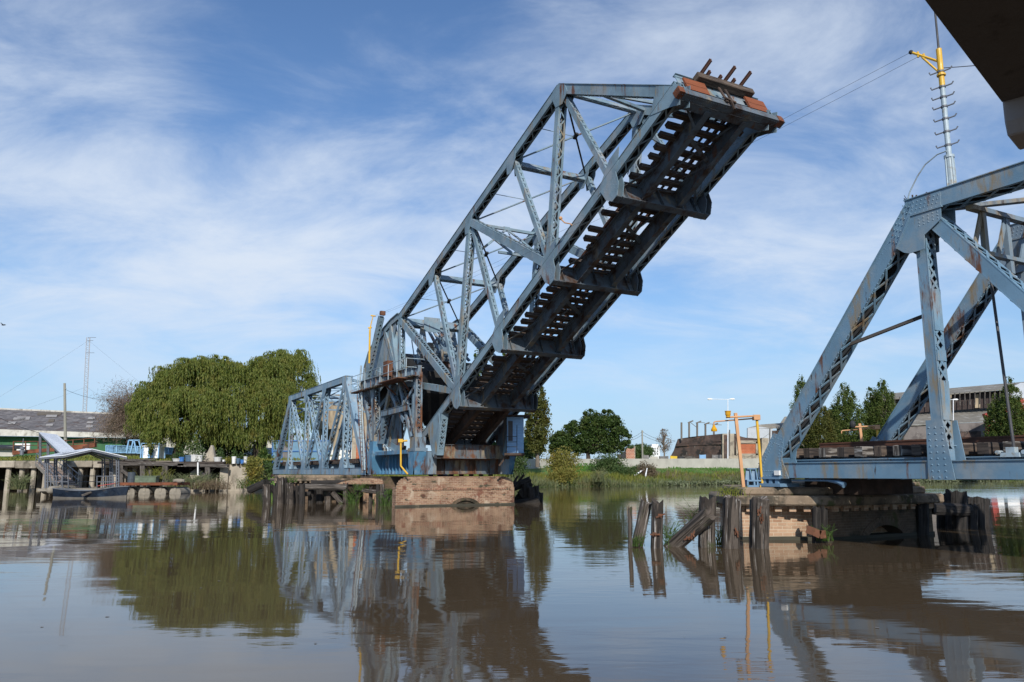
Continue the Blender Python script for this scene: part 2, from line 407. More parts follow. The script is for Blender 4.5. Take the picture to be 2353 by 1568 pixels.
M['poplar'] = leaf_mat('poplar', (.062, .105, .024), (.115, .155, .036), (.15, .155, .04), .4)
M['poplar_yellow'] = leaf_mat('poplar_yellow', (.07, .085, .02), (.12, .125, .03), (.16, .13, .03), .4)
M['shrub'] = leaf_mat('shrub', (.05, .095, .028), (.09, .14, .045), (.10, .12, .04), .35)
M['shrub_yellow'] = leaf_mat('shrub_yellow', (.20, .205, .045), (.29, .26, .07), (.36, .26, .05), .45)
M['twig'] = leaf_mat('twig', (.16, .115, .085), (.24, .175, .13), (.14, .12, .06), .25)
M['grassblade'] = leaf_mat('grassblade', (.15, .185, .03), (.24, .245, .055), (.27, .22, .08), .4)
M['lawn'] = leaf_mat('lawn', (.07, .19, .025), (.11, .24, .04), (.12, .20, .04), .4)
M['reed'] = leaf_mat('reed', (.13, .165, .075), (.20, .22, .11), (.24, .21, .10), .4)
M['lily'] = leaf_mat('lily', (.13, .16, .08), (.20, .22, .13), (.11, .13, .06), .3)
M['drygrass'] = leaf_mat('drygrass', (.14, .115, .07), (.20, .15, .10), (.16, .10, .07), .3)
M['weed'] = leaf_mat('weed', (.05, .10, .02), (.09, .15, .035), (.07, .11, .03), .4)
# ================================================================ steelwork helpers
def member(mb, P, Q, din, wl, top='z', bot='z', lat=N3, e0=0, e1=0, pitch=None, t=.03, fl=.075, webs=True):
    """built-up bar: two webs held apart by lacing (z, x), battens (b) or a cover plate (p)"""
    P = V(P); Q = V(Q); d = (Q - P).normalized(); P = P + d * e0; Q = Q - d * e1
    L = (Q - P).length
    pl = lat.cross(d).normalized()
    if abs(pl.z) > .15:
        if pl.z < 0: pl = -pl
    elif pl.dot(-A3) < 0: pl = -pl
    C = (P + Q) / 2
    for s in (-1, 1):
        mb.obox(C + lat * (s * wl / 2), d * L / 2, lat * t / 2, pl * din / 2)
        for q in (-1, 1):
            mb.obox(C + lat * (s * (wl / 2 - fl / 2)) + pl * (q * (din / 2 - .004)), d * (L / 2 - .004), lat * (fl / 2 + .02), pl * .012)
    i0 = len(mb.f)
    for s in (-1, 1):          # added dark plates on the inner web faces darken the inside
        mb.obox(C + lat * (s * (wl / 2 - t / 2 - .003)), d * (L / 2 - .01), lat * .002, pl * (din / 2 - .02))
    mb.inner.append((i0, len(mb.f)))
    for q, st in ((1, top), (-1, bot)):
        if not st: continue
        o = pl * (q * (din / 2 + .016))
        if st == 'p':
            mb.obox(C + o, d * (L / 2 + .01), lat * (wl / 2 + .05), pl * .012); continue
        for end in (-1, 1):
            tp = min(wl * .9, L * .2)
            mb.obox(C + o + d * (end * (L / 2 - tp / 2)), d * tp / 2, lat * wl / 2, pl * .008)
        l0 = min(wl * .9, L * .2); LL = L - 2 * l0
        pt = pitch or wl * 1.05
        k = max(2, int(round(LL / pt))); 
        if st == 'b':
            for i in range(k):
                mb.obox(P + d * (l0 + LL * (i + .5) / k) + o, d * .09, lat * wl / 2, pl * .008)
            continue
        w = wl / 2 - .03
        for i in range(k):
            p0 = P + d * (l0 + LL * i / k); p1 = P + d * (l0 + LL * (i + 1) / k)
            ss = (1, -1) if st == 'x' else ((1,) if i % 2 == 0 else (-1,))
            for s in ss:
                mb.bar(p0 + lat * (w * s) + o * (1 + .03 * (s > 0)), p1 - lat * (w * s) + o * (1 + .03 * (s > 0)), .07, .014, pl)
def part(parent, name, mt, fn, *a, **k):
    mb = MB(); fn(mb, *a, **k); return mb.build(name, mt, parent)
def gusset(mb, pts, n, thick=.03, riv=0, r=.022):
    """plate in the truss plane; pts are (a, z)"""
    mb.plate([B(a, n, z) for a, z in pts], N3 * thick)
    if riv:
        cx = sum(p[0] for p in pts) / len(pts); cz = sum(p[1] for p in pts) / len(pts)
        for i in range(len(pts)):
            p, q = pts[i], pts[(i + 1) % len(pts)]
            ln = math.hypot(q[0] - p[0], q[1] - p[1]); k = max(1, int(ln / riv))
            for f in (.86, .62):
                for j in range(k):
                    tt = (j + .5) / k
                    a_ = cx + f * (p[0] + (q[0] - p[0]) * tt - cx); z_ = cz + f * (p[1] + (q[1] - p[1]) * tt - cz)
                    mb.rivet(B(a_, n - thick / 2, z_), -N3, r)
def girder(mb, P, Q, depth, wid, upv, stiff=0, t=.03, riv=False):
    """plate girder: web, two flanges, stiffeners; upv points to the top flange"""
    P = V(P); Q = V(Q); d = (Q - P).normalized(); L = (Q - P).length; C = (P + Q) / 2
    up = (upv - d * upv.dot(d)).normalized(); sd = d.cross(up).normalized()
    mb.obox(C, d * L / 2, sd * t / 2, up * (depth / 2 - .02))
    for q in (-1, 1):
        mb.obox(C + up * (q * (depth / 2 - .012)), d * (L / 2 + .002), sd * wid / 2, up * .012)
        for s in (-1, 1):
            mb.obox(C + up * (q * (depth / 2 - .085)) + sd * (s * (t / 2 + .01)), d * (L / 2 - .003), sd * .01, up * .06)
    if stiff:
        k = int(L / stiff)
        for i in range(k + 1):
            for s in (-1, 1):
                mb.obox(P + d * (L * i / max(1, k)) + sd * (s * wid * .22), d * .01, sd * wid * .2, up * (depth / 2 - .03))
    if riv:
        k = int(L / .14)
        for i in range(k):
            for s in (-.36, .36):
                mb.rivet(P + d * ((i + .5) * L / k) - up * (depth / 2 + .001) + sd * (s * wid), -up, .022)

NN, NF = 19.2, 23.85            # planes of the near and the far truss
# ================================================================ bascule leaf
leaf = thing('bascule_bridge', 'raised rusty blue lattice bascule bridge leaf pointing up over the brown river', 'bridge', B(47, 21.5, 2))
def Lz(a): return 4.15 + (46.9 - a) * .496
La = [21.9, 26.2, 31.3, 36.5, 41.74, 46.9]
LP = [(a, Lz(a)) for a in La]
UP = [None, (30.1, 20.4), (34.9, 18.5), (40.15, 16.6), (45.6, 14.65), (51.6, 12.75)]
DL = (B(LP[0][0], 0, LP[0][1]) - B(LP[5][0], 0, LP[5][1])).normalized()      # up the leaf
WL = N3.cross(DL).normalized()
if WL.z > 0: WL = -WL                                                        # down through the deck
def PL(i, n): return B(LP[i][0], n, LP[i][1])
def PU(i, n): return B(UP[i][0], n, UP[i][1])
for n in (NN, NF):
    mt = M['leaf_steel']
    part(leaf, 'bottom_chord', mt, member, PL(5, n) - DL * .35, PL(0, n) + DL * .3, .42, .42, 'p', 'z', pitch=.5)
    part(leaf, 'top_chord', mt, member, PU(5, n), PU(1, n), .42, .42, 'p', 'z', pitch=.5)
    part(leaf, 'end_post', mt, member, PU(1, n), PL(0, n), .44, .42, 'p', 'z', pitch=.5)
    for i in (1, 2, 3, 4):
        part(leaf, 'vertical_post', mt, member, PU(i, n), PL(i, n), .26, .24, 'b', 'b', e0=.2, e1=.2, pitch=.42)
    for p, q, di, wd in ((PU(1, n), PL(2, n), .32, .42), (PU(3, n), PL(4, n), .34, .42)):
        part(leaf, 'diagonal_brace', mt, member, p, q, di, wd, 'z', 'z', e0=.25, e1=.25, pitch=.42)
    for p, q in ((PU(3, n), PL(2, n)), (PU(5, n), PL(4, n))):
        part(leaf, 'diagonal_brace', mt, member, p, q, .42, .42, 'z', 'z', e0=.2, e1=.25, pitch=.3)
    # gussets: a pair of plates at each joint
    for i in (1, 2, 3, 4):
        mb = MB()
        for nn in (n - .235, n + .235):
            a, z = LP[i]
            f = lambda x, y: (a - x * .896 - y * (-WL.dot(A3)), z + x * .444 + y * .896)
            gusset(mb, [f(.75, .25), (f(.4, 1.15) if i % 2 else f(.55, .95)), (f(-.4, 1.15) if i % 2 else f(-.55, .95)), f(-.75, .25), f(-.75, -.2), f(.75, -.2)], nn, .025)
        mb.build('gusset_plate', mt, leaf)
    for i in (2, 3, 4):
        mb = MB()
        for nn in (n - .235, n + .235):
            a, z = UP[i]
            f = lambda x, y: (a - x * .935, z + x * .35 + y)
            gusset(mb, [f(.55, .15), f(.5, -.25), f(.0, -.75), f(-.45, -.55), f(-.55, .1)], nn, .025)
        mb.build('gusset_plate', mt, leaf)
    mb = MB(); m2 = MB()
    for nn in (n - .235, n + .235):
        a, z = UP[1]
        gusset(mb, [(a + .5, z + .05), (a, z + .24), (a - .6, z), (a - .8, z - .5), (a - .35, z - .95), (a + .25, z - .9), (a + .55, z - .35)], nn, .025)
        a, z = LP[0]
        gusset(m2, [(a + .9, z + .62), (a + .1, z + .28), (a - .55, z + .1), (a - .45, z - .75), (a + .15, z - .6), (a + 1.3, z - .45)], nn, .025)
    mb.build('gusset_plate', mt, leaf); m2.build('gusset_plate', mt, leaf)
    # hanger plates that carry the floor beams
    for i in (1, 2, 3, 4):
        mb = MB(); c = PL(i, n); s = -1 if n == NN else 1
        pts = [c + DL * .62 + WL * .12, c - DL * .62 + WL * .12, c - DL * .5 + WL * .75, c - DL * .18 + WL * 1.12, c + DL * .22 + WL * 1.12, c + DL * .55 + WL * .7]
        mb.plate([p + N3 * (s * .255) for p in pts], N3 * .03)
        for j in range(6):
            for k in range(5):
                mb.rivet(c + N3 * (s * .27) + DL * (.4 - .16 * j) + WL * (.22 + .17 * k), N3 * s, .022)
        mb.plate([p - N3 * (s * .03) for p in pts], N3 * .03)
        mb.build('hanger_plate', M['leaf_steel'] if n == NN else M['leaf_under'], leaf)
# floor beams
for i in (0, 1, 2, 3, 4):
    c0, c1 = PL(i, NN - .2), PL(i, NF + .2)
    mb = MB(); dp = 1.0
    if i == 0: c0, c1, dp = c0 - WL * .32 - DL * .05, c1 - WL * .32 - DL * .05, .7
    girder(mb, c0 + WL * .62, c1 + WL * .62, dp, .34, -WL, 0, riv=True)
    for f in (.12, .3, .5, .72, .88):
        for s in (-1, 1):
            mb.obox(c0.lerp(c1, f) + WL * .62 + DL * (s * .09), N3 * .012, DL * .075, WL * (dp / 2 - .03))
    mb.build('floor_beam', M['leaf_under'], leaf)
# stringers
for i in range(5):
    for nn in (NN + 1.35, NN + 3.3):
        mb = MB()
        girder(mb, B(LP[i + 1][0], nn, LP[i + 1][1]) + WL * .58 + DL * .02, B(LP[i][0], nn, LP[i][1]) + WL * (.58 if i else .34) - DL * .02, .72, .30, -WL, 0)
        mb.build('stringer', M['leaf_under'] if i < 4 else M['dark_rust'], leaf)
# sway bars under the deck
for i in range(4):
    mb = MB()
    a0, a1 = PL(i + 1, NN + 1.35) + WL * .42, PL(i, NN + 3.3) + WL * .42
    b0, b1 = PL(i + 1, NN + 3.3).lerp(PL(i, NN + 3.3), .5) + WL * .47, PL(i + 1, NN + 1.35).lerp(PL(i, NN + 1.35), .72) + WL * .47
    mb.bar(a0, a1, .10, .02, WL); mb.bar(b0, b1, .18, .03, WL)
    mb.bar(PL(i + 1, NN + .2) + WL * .5, PL(i + 1, NN + 1.35).lerp(PL(i, NN + 1.35), .32) + WL * .3, .12, .03, WL)
    mb.bar(PL(i + 1, NF - .2) + WL * .5, PL(i + 1, NN + 3.3).lerp(PL(i, NN + 3.3), .32) + WL * .3, .12, .03, WL)
    mb.bar(PL(i, NN + .2) + WL * .5, PL(i, NN + 1.35) - DL * .9 + WL * .75, .10, .03, WL)
    mb.build('lateral_bracing', M['leaf_under'], leaf)
# sleepers across the stringers
Lleaf = (PL(0, 0) - PL(5, 0)).length
k = 0; s_ = .5
while s_ < Lleaf - .25:
    c = PL(5, 0) + DL * s_
    if not (abs(s_ - 9.9) < .2 or abs(s_ - 20.6) < .25):
        mb = MB()
        n0 = NN + .62 + random.uniform(-.18, .22); n1 = NN + 4.0 + random.uniform(-.2, .2)
        if random.random() < .12: n0 += .6
        sk = DL * random.uniform(-.06, .06)
        p0 = c + N3 * n0 + WL * .07 + sk; p1 = c + N3 * n1 + WL * .07 - sk
        mb.bar(p0, p1, .23 + random.uniform(-.02, .03), .21, WL)
        mb.build('sleeper', M['sleeper'], leaf)
    s_ += .56 + random.uniform(-.04, .05)
# rails and guard timbers lie on the sleepers
for nn, w in ((NN + 1.48, .13), (NN + 3.17, .13)):
    mb = MB(); mb.bar(PL(5, nn) - WL * .14, PL(0, nn) - WL * .14 + DL * .1, .14, .02, WL)
    mb.bar(PL(5, nn) - WL * .20, PL(0, nn) - WL * .20 + DL * .1, .03, .12, WL)
    mb.bar(PL(5, nn) - WL * .27, PL(0, nn) - WL * .27 + DL * .1, .07, .04, WL)
    mb.build('rail', M['rail'], leaf)
for nn in (NN + 1.95, NN + 2.34, NN + 2.75):
    mb = MB(); mb.bar(PL(5, nn) - WL * .17, PL(0, nn) - WL * .17, .11, .06, WL); mb.build('guard_timber', M['sleeper_dark'], leaf)
# toe of the leaf: timber beam, painted boards, broken rail ends
c = PL(0, 0) + DL * .32
for n0, n1 in ((NN + .25, NN + 1.35), (NN + 3.5, NN + 4.55)):
    for j in (0, 1):
        mb = MB(); mb.bar(c + N3 * n0 - WL * (-.0 + j * .36) + DL * .05, c + N3 * n1 - WL * (-.0 + j * .36) + DL * .05, .08, .34, WL)
        mb.build('painted_board', M['orange_board'], leaf)
mb = MB(); mb.bar(c + N3 * (NN - .45) + WL * .52, c + N3 * (NF + .45) + WL * .52, .34, .30, WL)
for j in range(42):
    for q in (-.09, 0, .09):
        mb.rivet(c + N3 * (NN - .4 + j * .13) + WL * (.52 + q) + DL * .171, DL, .026)
for j in range(42):
    for q in (-.08, .08):
        mb.rivet(c + N3 * (NN - .4 + j * .13) + WL * .671 + DL * q, WL, .026)
mb.build('toe_beam', M['leaf_under'], leaf)
for n0 in (NN - .45, NF + .1):
    mb = MB(); mb.bar(c + N3 * n0 + WL * .52 + DL * .02, c + N3 * (n0 + .26) + WL * .52 + DL * .02, .35, .305, WL); mb.build('toe_block', M['hull_rust'], leaf)
mb = MB(); mb.bar(c + N3 * (NN + 1.0) - WL * .78 + DL * .12, c + N3 * (NN + 4.0) - WL * .78 + DL * .12, .34, .30, WL); mb.build('toe_timber', M['sleeper'], leaf, bevel=.03)
for nn, ln, in ((NN + 1.3, 1.15), (NN + 1.62, .55), (NN + 2.25, .5), (NN + 2.55, 1.2), (NN + 2.95, .55), (NN + 3.4, 1.2)):
    mb = MB(); p = c + N3 * nn - WL * .95
    mb.bar(p - DL * .3, p + DL * (ln * .75) - WL * .04, .05, .13, WL); mb.bar(p - DL * .3 - WL * .075, p + DL * (ln * .75) - WL * .115, .10, .03, WL)
    mb.build('rail_stub', M['rail'], leaf)
mb = MB(); p = c + N3 * (NN + 2.1)
for j in (-.16, .16):
    mb.bar(p + N3 * j - WL * .35 + DL * .2, p + N3 * j + WL * .55 + DL * .24, .05, .12, N3)
mb.bar(p + WL * .4 - N3 * .25 + DL * .27, p + WL * .52 + N3 * .25 + DL * .27, .10, .10, WL); mb.bar(p + WL * .5 + DL * .3, p + WL * .95 + DL * .25, .07, .07, N3)
mb.build('latch', M['dark_rust'], leaf)
mb = MB(); girder(mb, c + N3 * (NN + .1) - WL * .45 - DL * .12, c + N3 * (NF - .1) - WL * .45 - DL * .12, .85, .2, WL); mb.build('toe_girder', M['leaf_steel'], leaf)
# struts across between the trusses
for i in (2, 4):
    part(leaf, 'cross_strut', M['leaf_steel'], member, PU(i, NN + .2) - Z3 * .22, PU(i, NF - .2) - Z3 * .22, .34, .22, 'z', 'z', lat=(DL), pitch=.32)
part(leaf, 'cross_strut', M['leaf_steel'], member, PU(5, NN + .2) - Z3 * .25, PU(5, NF - .2) - Z3 * .25, .55, .34, 'x', 'x', lat=DL, pitch=.4)
part(leaf, 'cross_strut', M['leaf_steel'], member, PU(1, NN + .2) - Z3 * .1, PU(1, NF - .2) - Z3 * .1, .22, .16, 'z', 'z', lat=DL, pitch=.3)
def sway(mb, i, dep):
    t0, t1 = PU(i, NN + .2) - Z3 * .1, PU(i, NF - .2) - Z3 * .1
    dn = (PL(i, 0) - PU(i, 0)).normalized() * dep
    m = (t0 + t1) / 2
    mb.bar(t0, t1, .18, .16, Z3); q0, q1 = t0 + dn, t1 + dn
    mb.bar(q0.lerp(q1, .26), q1, .14, .14, Z3)
    mb.bar(m, q0, .13, .06, DL); mb.bar(m, q1 * .6 + q0 * .4, .05, .05, DL); mb.bar(m, q1, .13, .06, DL)
    mb.bar(t0, q0.lerp(q1, .5), .15, .08, DL)
    mb.obox(m, N3 * .22, DL * .02, Z3 * .14)
part(leaf, 'sway_frame', M['leaf_steel'], sway, 3, 2.0)
# toe portal between the end posts
mb = MB()
e0 = PU(1, NN + .2).lerp(PL(0, NN + .2), .30); e1 = PU(1, NF - .2).lerp(PL(0, NF - .2), .08); e2 = PU(1, NF - .2).lerp(PL(0, NF - .2), .75)
mb.bar(e0, e1, .20, .14, Z3); mb.bar(e0.lerp(e1, .1), e2, .16, .12, Z3); mb.bar(PU(1, NN + .2).lerp(PL(0, NN + .2), .9), PU(1, NF - .2).lerp(PL(0, NF - .2), .55), .12, .1, Z3)
mb.build('portal_brace', M['leaf_steel'], leaf)
# slender top lateral rods and cross ties
for i in range(1, 5):
    mb = MB()
    mb.bar(PU(i + 1, NN), PU(i, NF), .07, .07, Z3); mb.bar(PU(i, NN).lerp(PU(i + 1, NN), .5) - Z3 * .05, PU(i, NN).lerp(PU(i + 1, NF), .5) - Z3 * .05, .03, .03)
    mb.build('lateral_rod', M['leaf_steel'], leaf)
    mb = MB(); mb.tube([PU(i, NN + .1), PU(i + 1, NF - .1)], .05, 6); m = PU(i, NN).lerp(PU(i + 1, NF), .5); mb.obox(m, DL * .18, N3 * .09, WL * .07)
    mb.build('sway_rod', M['black'], leaf)
# tail: curved segmental girder beyond the last panel
TAIL = [(51.6, 12.95), (53.1, 12.75), (54.6, 12.36), (56.4, 11.8), (57.8, 11.05), (58.7, 10.0), (59.0, 8.7), (58.5, 7.2), (57.3, 6.0), (55.9, 5.2), (54.4, 4.6), (53.0, 4.05), (51.6, 3.68), (50.6, 3.6)]
HUB = (51.2, 8.2)
for n in (NN, NF):
    mb = MB()
    for s in (-1, 1):
        for k in range(len(TAIL) - 1):
            mb.bar(B(TAIL[k][0], n + s * .2, TAIL[k][1]), B(TAIL[k + 1][0], n + s * .2, TAIL[k + 1][1]), .03, .42, Z3)
    for k in range(len(TAIL) - 1):
        p, q = TAIL[k], TAIL[k + 1]
        mid = V((p[0] - HUB[0], p[1] - HUB[1], 0)).normalized() * .2
        mb.bar(B(p[0] + mid.x, n, p[1] + mid.y), B(q[0] + mid.x, n, q[1] + mid.y), .62, .05, B(mid.x, 0, mid.y))
    mb.build('segmental_rim', M['leaf_steel'], leaf)
    mb = MB()
    gusset(mb, [(52.3, 12.7), (54.6, 12.3), (56.4, 11.7), (57.8, 10.9), (58.6, 9.9), (58.8, 8.7), (58.3, 7.3), (55.2, 8.0), (53.6, 8.6)], n - .10, .03, .3, .03)
    mb.build('segment_plate', M['leaf_steel'], leaf)
    mb = MB()
    gusset(mb, [(55.6, 5.2), (54.4, 4.7), (53.5, 4.3), (52.2, 6.9), (53.6, 7.3)], n - .08, .03, .3, .03)
    gusset(mb, [(53.2, 4.15), (51.4, 3.75), (50.4, 3.68), (50.6, 6.5), (51.7, 6.8)], n - .08, .03, .3, .03)
    mb.build('segment_plate', M['tower_steel'], leaf)
    mb = MB()
    for p in ((54.0, 4.4), (50.25, 3.7), (53.2, 4.2)):
        mb.bar(B(p[0], n - .13, p[1]), B(HUB[0] + (p[0] - HUB[0]) * .25, n - .13, HUB[1] + (p[1] - HUB[1]) * .25), .1, .08, N3)
    mb.build('segment_rib', M['dark_rust'], leaf)
    for p, w in ((TAIL[2], .34), (TAIL[5], .34), (TAIL[8], .3), (UP[5], .34), (TAIL[11], .3)):
        part(leaf, 'segment_spoke', M['leaf_steel'], member, B(*(p[0], n, p[1])), B(HUB[0], n, HUB[1]), w, .4, 'z', 'z', e0=.2, e1=.3, pitch=.36)
    part(leaf, 'heel_strut', M['leaf_steel'], member, PL(5, n), B(HUB[0], n, HUB[1]), .4, .42, 'z', 'z', e0=.2, pitch=.36)
    part(leaf, 'hub_strut', M['leaf_steel'], member, PL(4, n), B(HUB[0], n, HUB[1]), .36, .42, 'z', 'z', e0=.3, pitch=.36)
    part(leaf, 'tail_post', M['leaf_steel'], member, B(53.3, n, 12.5), B(51.6, n, 8.4), .3, .36, 'p', 'z', pitch=.4)
    # heel gusset that hangs below the chord
    mb = MB()
    gusset(mb, [(45.85, 4.72), (44.05, 5.6), (43.9, 4.9), (44.6, 3.15), (44.75, 2.95), (44.95, 3.1)], n - .24, .03, .45)
    gusset(mb, [(45.85, 4.72), (44.05, 5.6), (43.9, 4.9), (44.6, 3.15), (44.75, 2.95), (44.95, 3.1)], n + .24, .03)
    mb.build('heel_plate', M['leaf_steel'] if n == NN else M['leaf_under'], leaf)
    part(leaf, 'heel_post', M['leaf_steel'], member, B(43.8, n, 5.6), B(44.5, n, 3.1), .28, .42, 'x', 'x', pitch=.36)
mb = MB(); girder(mb, B(44.6, NN - .2, 3.3), B(44.6, NF + .2, 3.3), .85, .36, Z3, .9, riv=True); mb.build('floor_beam', M['portal_rust_shade'], leaf)
mb = MB(); girder(mb, B(46.9, NN - .1, 4.2), B(46.9, NF + .1, 4.2), .9, .36, Z3, .9); mb.build('floor_beam', M['leaf_under'], leaf)
# closed counterweight between the trusses
mb = MB()
sec = [(56.9, 10.6), (57.9, 9.8), (58.0, 8.0), (55.2, 5.8), (50.6, 5.2), (47.9, 7.2), (47.6, 8.6), (49.2, 9.4), (53.5, 10.6)]
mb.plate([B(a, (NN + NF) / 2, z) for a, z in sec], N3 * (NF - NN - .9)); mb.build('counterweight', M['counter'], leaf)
# machinery on top of the counterweight
mb = MB(); girder(mb, B(46.2, NN + .3, 8.9), B(46.2, NF - .3, 8.9), .4, .4, Z3, .8); mb.build('machinery_beam', M['tower_steel'], leaf)
mb = MB()
for nn, zz, w, h in ((NN + .9, 10.2, .7, .5), (NN + 2.0, 10.1, .8, .8), (NN + 3.2, 10.2, .8, .6), (NN + 1.5, 10.8, .35, .5), (NN + 2.7, 10.9, .4, .4)):
    mb.obox(B(50.2 + random.uniform(-.5, .5), nn, zz - .4), N3 * w / 2, A3 * .4, Z3 * h / 2)
for k in range(9): mb.bar(B(50, NN + .5 + k * .45, 9.4), B(50.4, NN + .3 + random.uniform(0, 4), 11.3), .07, .07)
for k in range(5): mb.tube([B(49.3, NN + .5 + k * .85, 9.3), B(49.4, NN + .5 + k * .85, 10.4)], .12, 8)
mb.tube([B(49.5, NN + .4, 10.2), B(49.5, NF - .4, 10.2)], .11, 8)
mb.build('machinery', M['tower_steel'], leaf)
mb = MB()
for f0, f1 in ((.36, .26), (.42, .52), (.5, .62), (.56, .8), (.34, .12), (.62, .95)):
    p = PU(5, NN).lerp(PU(5, NF), f0) - Z3 * .4; q = B(49.6, NN + (NF - NN) * f1, 9.8); mb.bar(p, q, .2, .1, DL)
mb.build('machinery_brace', M['tower_steel'], leaf)
p = PU(5, (NN + NF) / 2 - .1) - Z3 * .28 - A3 * .33
mb = MB(); mb.obox(p, N3 * .62, A3 * .02, Z3 * .52); mb.build('strut_plate', M['leaf_steel'], leaf)
for nn in (NN + .35, NF - .35):
    mb = MB()
    for j in range(28):
        t = j / 28 * 2 * math.pi; t2 = (j + 1) / 28 * 2 * math.pi
        cc = B(47.2, nn, 9.75)
        e = lambda t, r: cc + A3 * (math.cos(t) * r) + Z3 * (math.sin(t) * r)
        mb.bar(e(t, .55), e(t2, .55), .22, .12, e((t + t2) / 2, 1) - cc); mb.obox(e(t, .64), N3 * .1, (e(t, 1) - cc) * .05, (e(t, 1) - cc).cross(N3) * .025)
        if j % 7 == 0: mb.bar(cc, e(t, .55), .08, .1, N3)
    mb.build('gear_wheel', M['black'], leaf)
# fine rods hanging off the deck side, small lamp bracket
mb = MB(); p = PL(1, NN + .5) + DL * .5
mb.tube([p, p - WL * .7 + DL * .9, p - WL * .9 + DL * 1.4 + N3 * .7, p - WL * .5 + DL * 1.5 + N3 * 1.1], .025, 6); mb.build('bent_handrail', M['black'], leaf)
mb = MB(); p = PL(2, NN) + DL * 2.6
mb.tube([p, p - N3 * .3 - WL * .25, p - N3 * .6 - WL * .25, p - N3 * .75 - WL * .45], .03, 6); mb.sphere(p - N3 * .75 - WL * .5, .09); mb.build('signal_lamp', M['orange'], leaf)

# ================================================================ fixed machinery tower on the left pier
tower = thing('machinery_tower', 'blue riveted steel tower frame with walkway standing on the rounded brick pier', 'tower frame', B(50, 21.5, 1.8))
TN = 18.4
for n, mt in ((TN, M['base_steel']), (24.65, M['base_steel'])):
    sgn = -1 if n == TN else 1
    for a, wt in ((46.0, 1.05), (53.9, 1.0)):
        mb = MB()
        c = [(a - wt * .6, 3.3), (a + wt * .6, 3.3), (a + wt * .38, 1.9), (a - wt * .15, 1.9)]
        mb.plate([B(x, n + sgn * .38, z) for x, z in c], N3 * .04); mb.plate([B(x, n - sgn * .30, z) for x, z in c], N3 * .04)
        mb.plate([B(a - wt * .55, n - sgn * .30, 3.3), B(a - wt * .55, n + sgn * .5, 3.3), B(a - wt * .15, n + sgn * .25, 1.9), B(a - wt * .15, n - sgn * .30, 1.9)], A3 * .04)
        mb.plate([B(a + wt * .55, n - sgn * .30, 3.3), B(a + wt * .55, n + sgn * .4, 3.3), B(a + wt * .35, n + sgn * .25, 1.9), B(a + wt * .35, n - sgn * .30, 1.9)], A3 * .04)
        mb.build('footing', mt, tower)
        mb = MB(); mb.obox(B(a, n, 3.42), A3 * wt * .58, N3 * .42, Z3 * .1); mb.obox(B(a, n, 3.85), A3 * wt * .42, N3 * .36, Z3 * .34); mb.build('footing_cap', M['tower_steel'] if a < 50 else mt, tower)
    mb = MB(); girder(mb, B(46.4, n - sgn * .35, 2.55), B(53.6, n - sgn * .35, 2.55), 1.3, .40, Z3, .62); mb.build('track_girder', M['base_steel'], tower)
    mb = MB(); mb.obox(B(50.0, n + sgn * .05, 3.32), A3 * 3.1, N3 * .3, Z3 * .12); mb.build('track_ledge', M['base_steel'], tower)
    # posts
    st = M['tower_steel']
    for a0, z0, a1, z1, di, wd, l in ((46.0, 4.1, 46.1, 8.3, .26, .4, 'z'), (47.0, 4.0, 46.7, 8.0, .16, .16, 'z'), (53.9, 4.1, 54.4, 8.3, .5, .44, 'z'), (53.0, 4.1, 50.7, 8.0, .34, .4, 'x'), (48.2, 5.3, 51.6, 8.0, .26, .3, 'z'), (46.9, 4.2, 49.3, 8.0, .26, .3, 'z'), (54.6, 4.2, 56.5, 8.0, .3, .4, 'x')):
        part(tower, 'lattice_post', st, member, B(a0, n, z0), B(a1, n, z1), di, wd, l, l, pitch=.32)
    part(tower, 'tower_strut', st, member, B(47.0, n - .1, 6.15), B(52.3, n - .1, 6.05), .34, .3, 'p', 'p')
    mb = MB(); mb.bar(B(46.2, n - .2, 7.4), B(48.7, n - .2, 6.1), .06, .2, Z3); mb.bar(B(51.9, n - .2, 6.1), B(54.2, n - .2, 4.4), .06, .2, Z3); mb.bar(B(46.2, n - .2, 4.4), B(47.1, n - .2, 6.1), .06, .16, Z3)
    mb.build('tower_brace', st, tower)
    mb = MB(); girder(mb, B(45.9, n, 8.35), B(57.6, n, 8.5), .72, .3, Z3, 1.1); mb.build('walkway_girder', st, tower)
# near-side walkway with its railing
mb = MB(); mb.obox(B(52.0, TN - .38, 8.02), A3 * 6.3, N3 * .26, Z3 * .03)
for k in range(24): mb.obox(B(46.0 + k * .53, TN - .38, 7.97), A3 * .03, N3 * .26, Z3 * .03)
mb.build('walkway', M['portal_rust_shade'], tower)
mb = MB(); mb.obox(B(48.4, TN - .75, 7.93), A3 * 1.9, N3 * .5, Z3 * .03); mb.bar(B(46.8, TN - .9, 7.95), B(47.6, TN, 7.2), .08, .08); mb.bar(B(50.1, TN - .9, 7.9), B(50.1, TN, 7.2), .08, .08); mb.build('platform', M['rust'], tower)
mb = MB()
for k in range(8):
    a = 46.2 + k * 1.65; mb.tube([B(a, TN - .8, 8.0), B(a, TN - .8, 9.15)], .03, 6)
for z in (8.6, 9.15): mb.tube([B(46.2, TN - .8, z), B(57.8, TN - .8, z)], .022, 6)
for z in (8.6, 9.15): mb.tube([B(46.2, TN - .8, z), B(46.2, TN + .4, z)], .022, 6)
mb.build('walkway_railing', M['mast_grey'], tower)
mb = MB(); mb.obox(B(51.0, TN - .3, 9.05), A3 * .42, N3 * .2, Z3 * .52); mb.bar(B(50.2, TN - .3, 8.3), B(50.2, TN - .3, 9.3), .05, .05); mb.build('switch_box', M['rust'], tower)
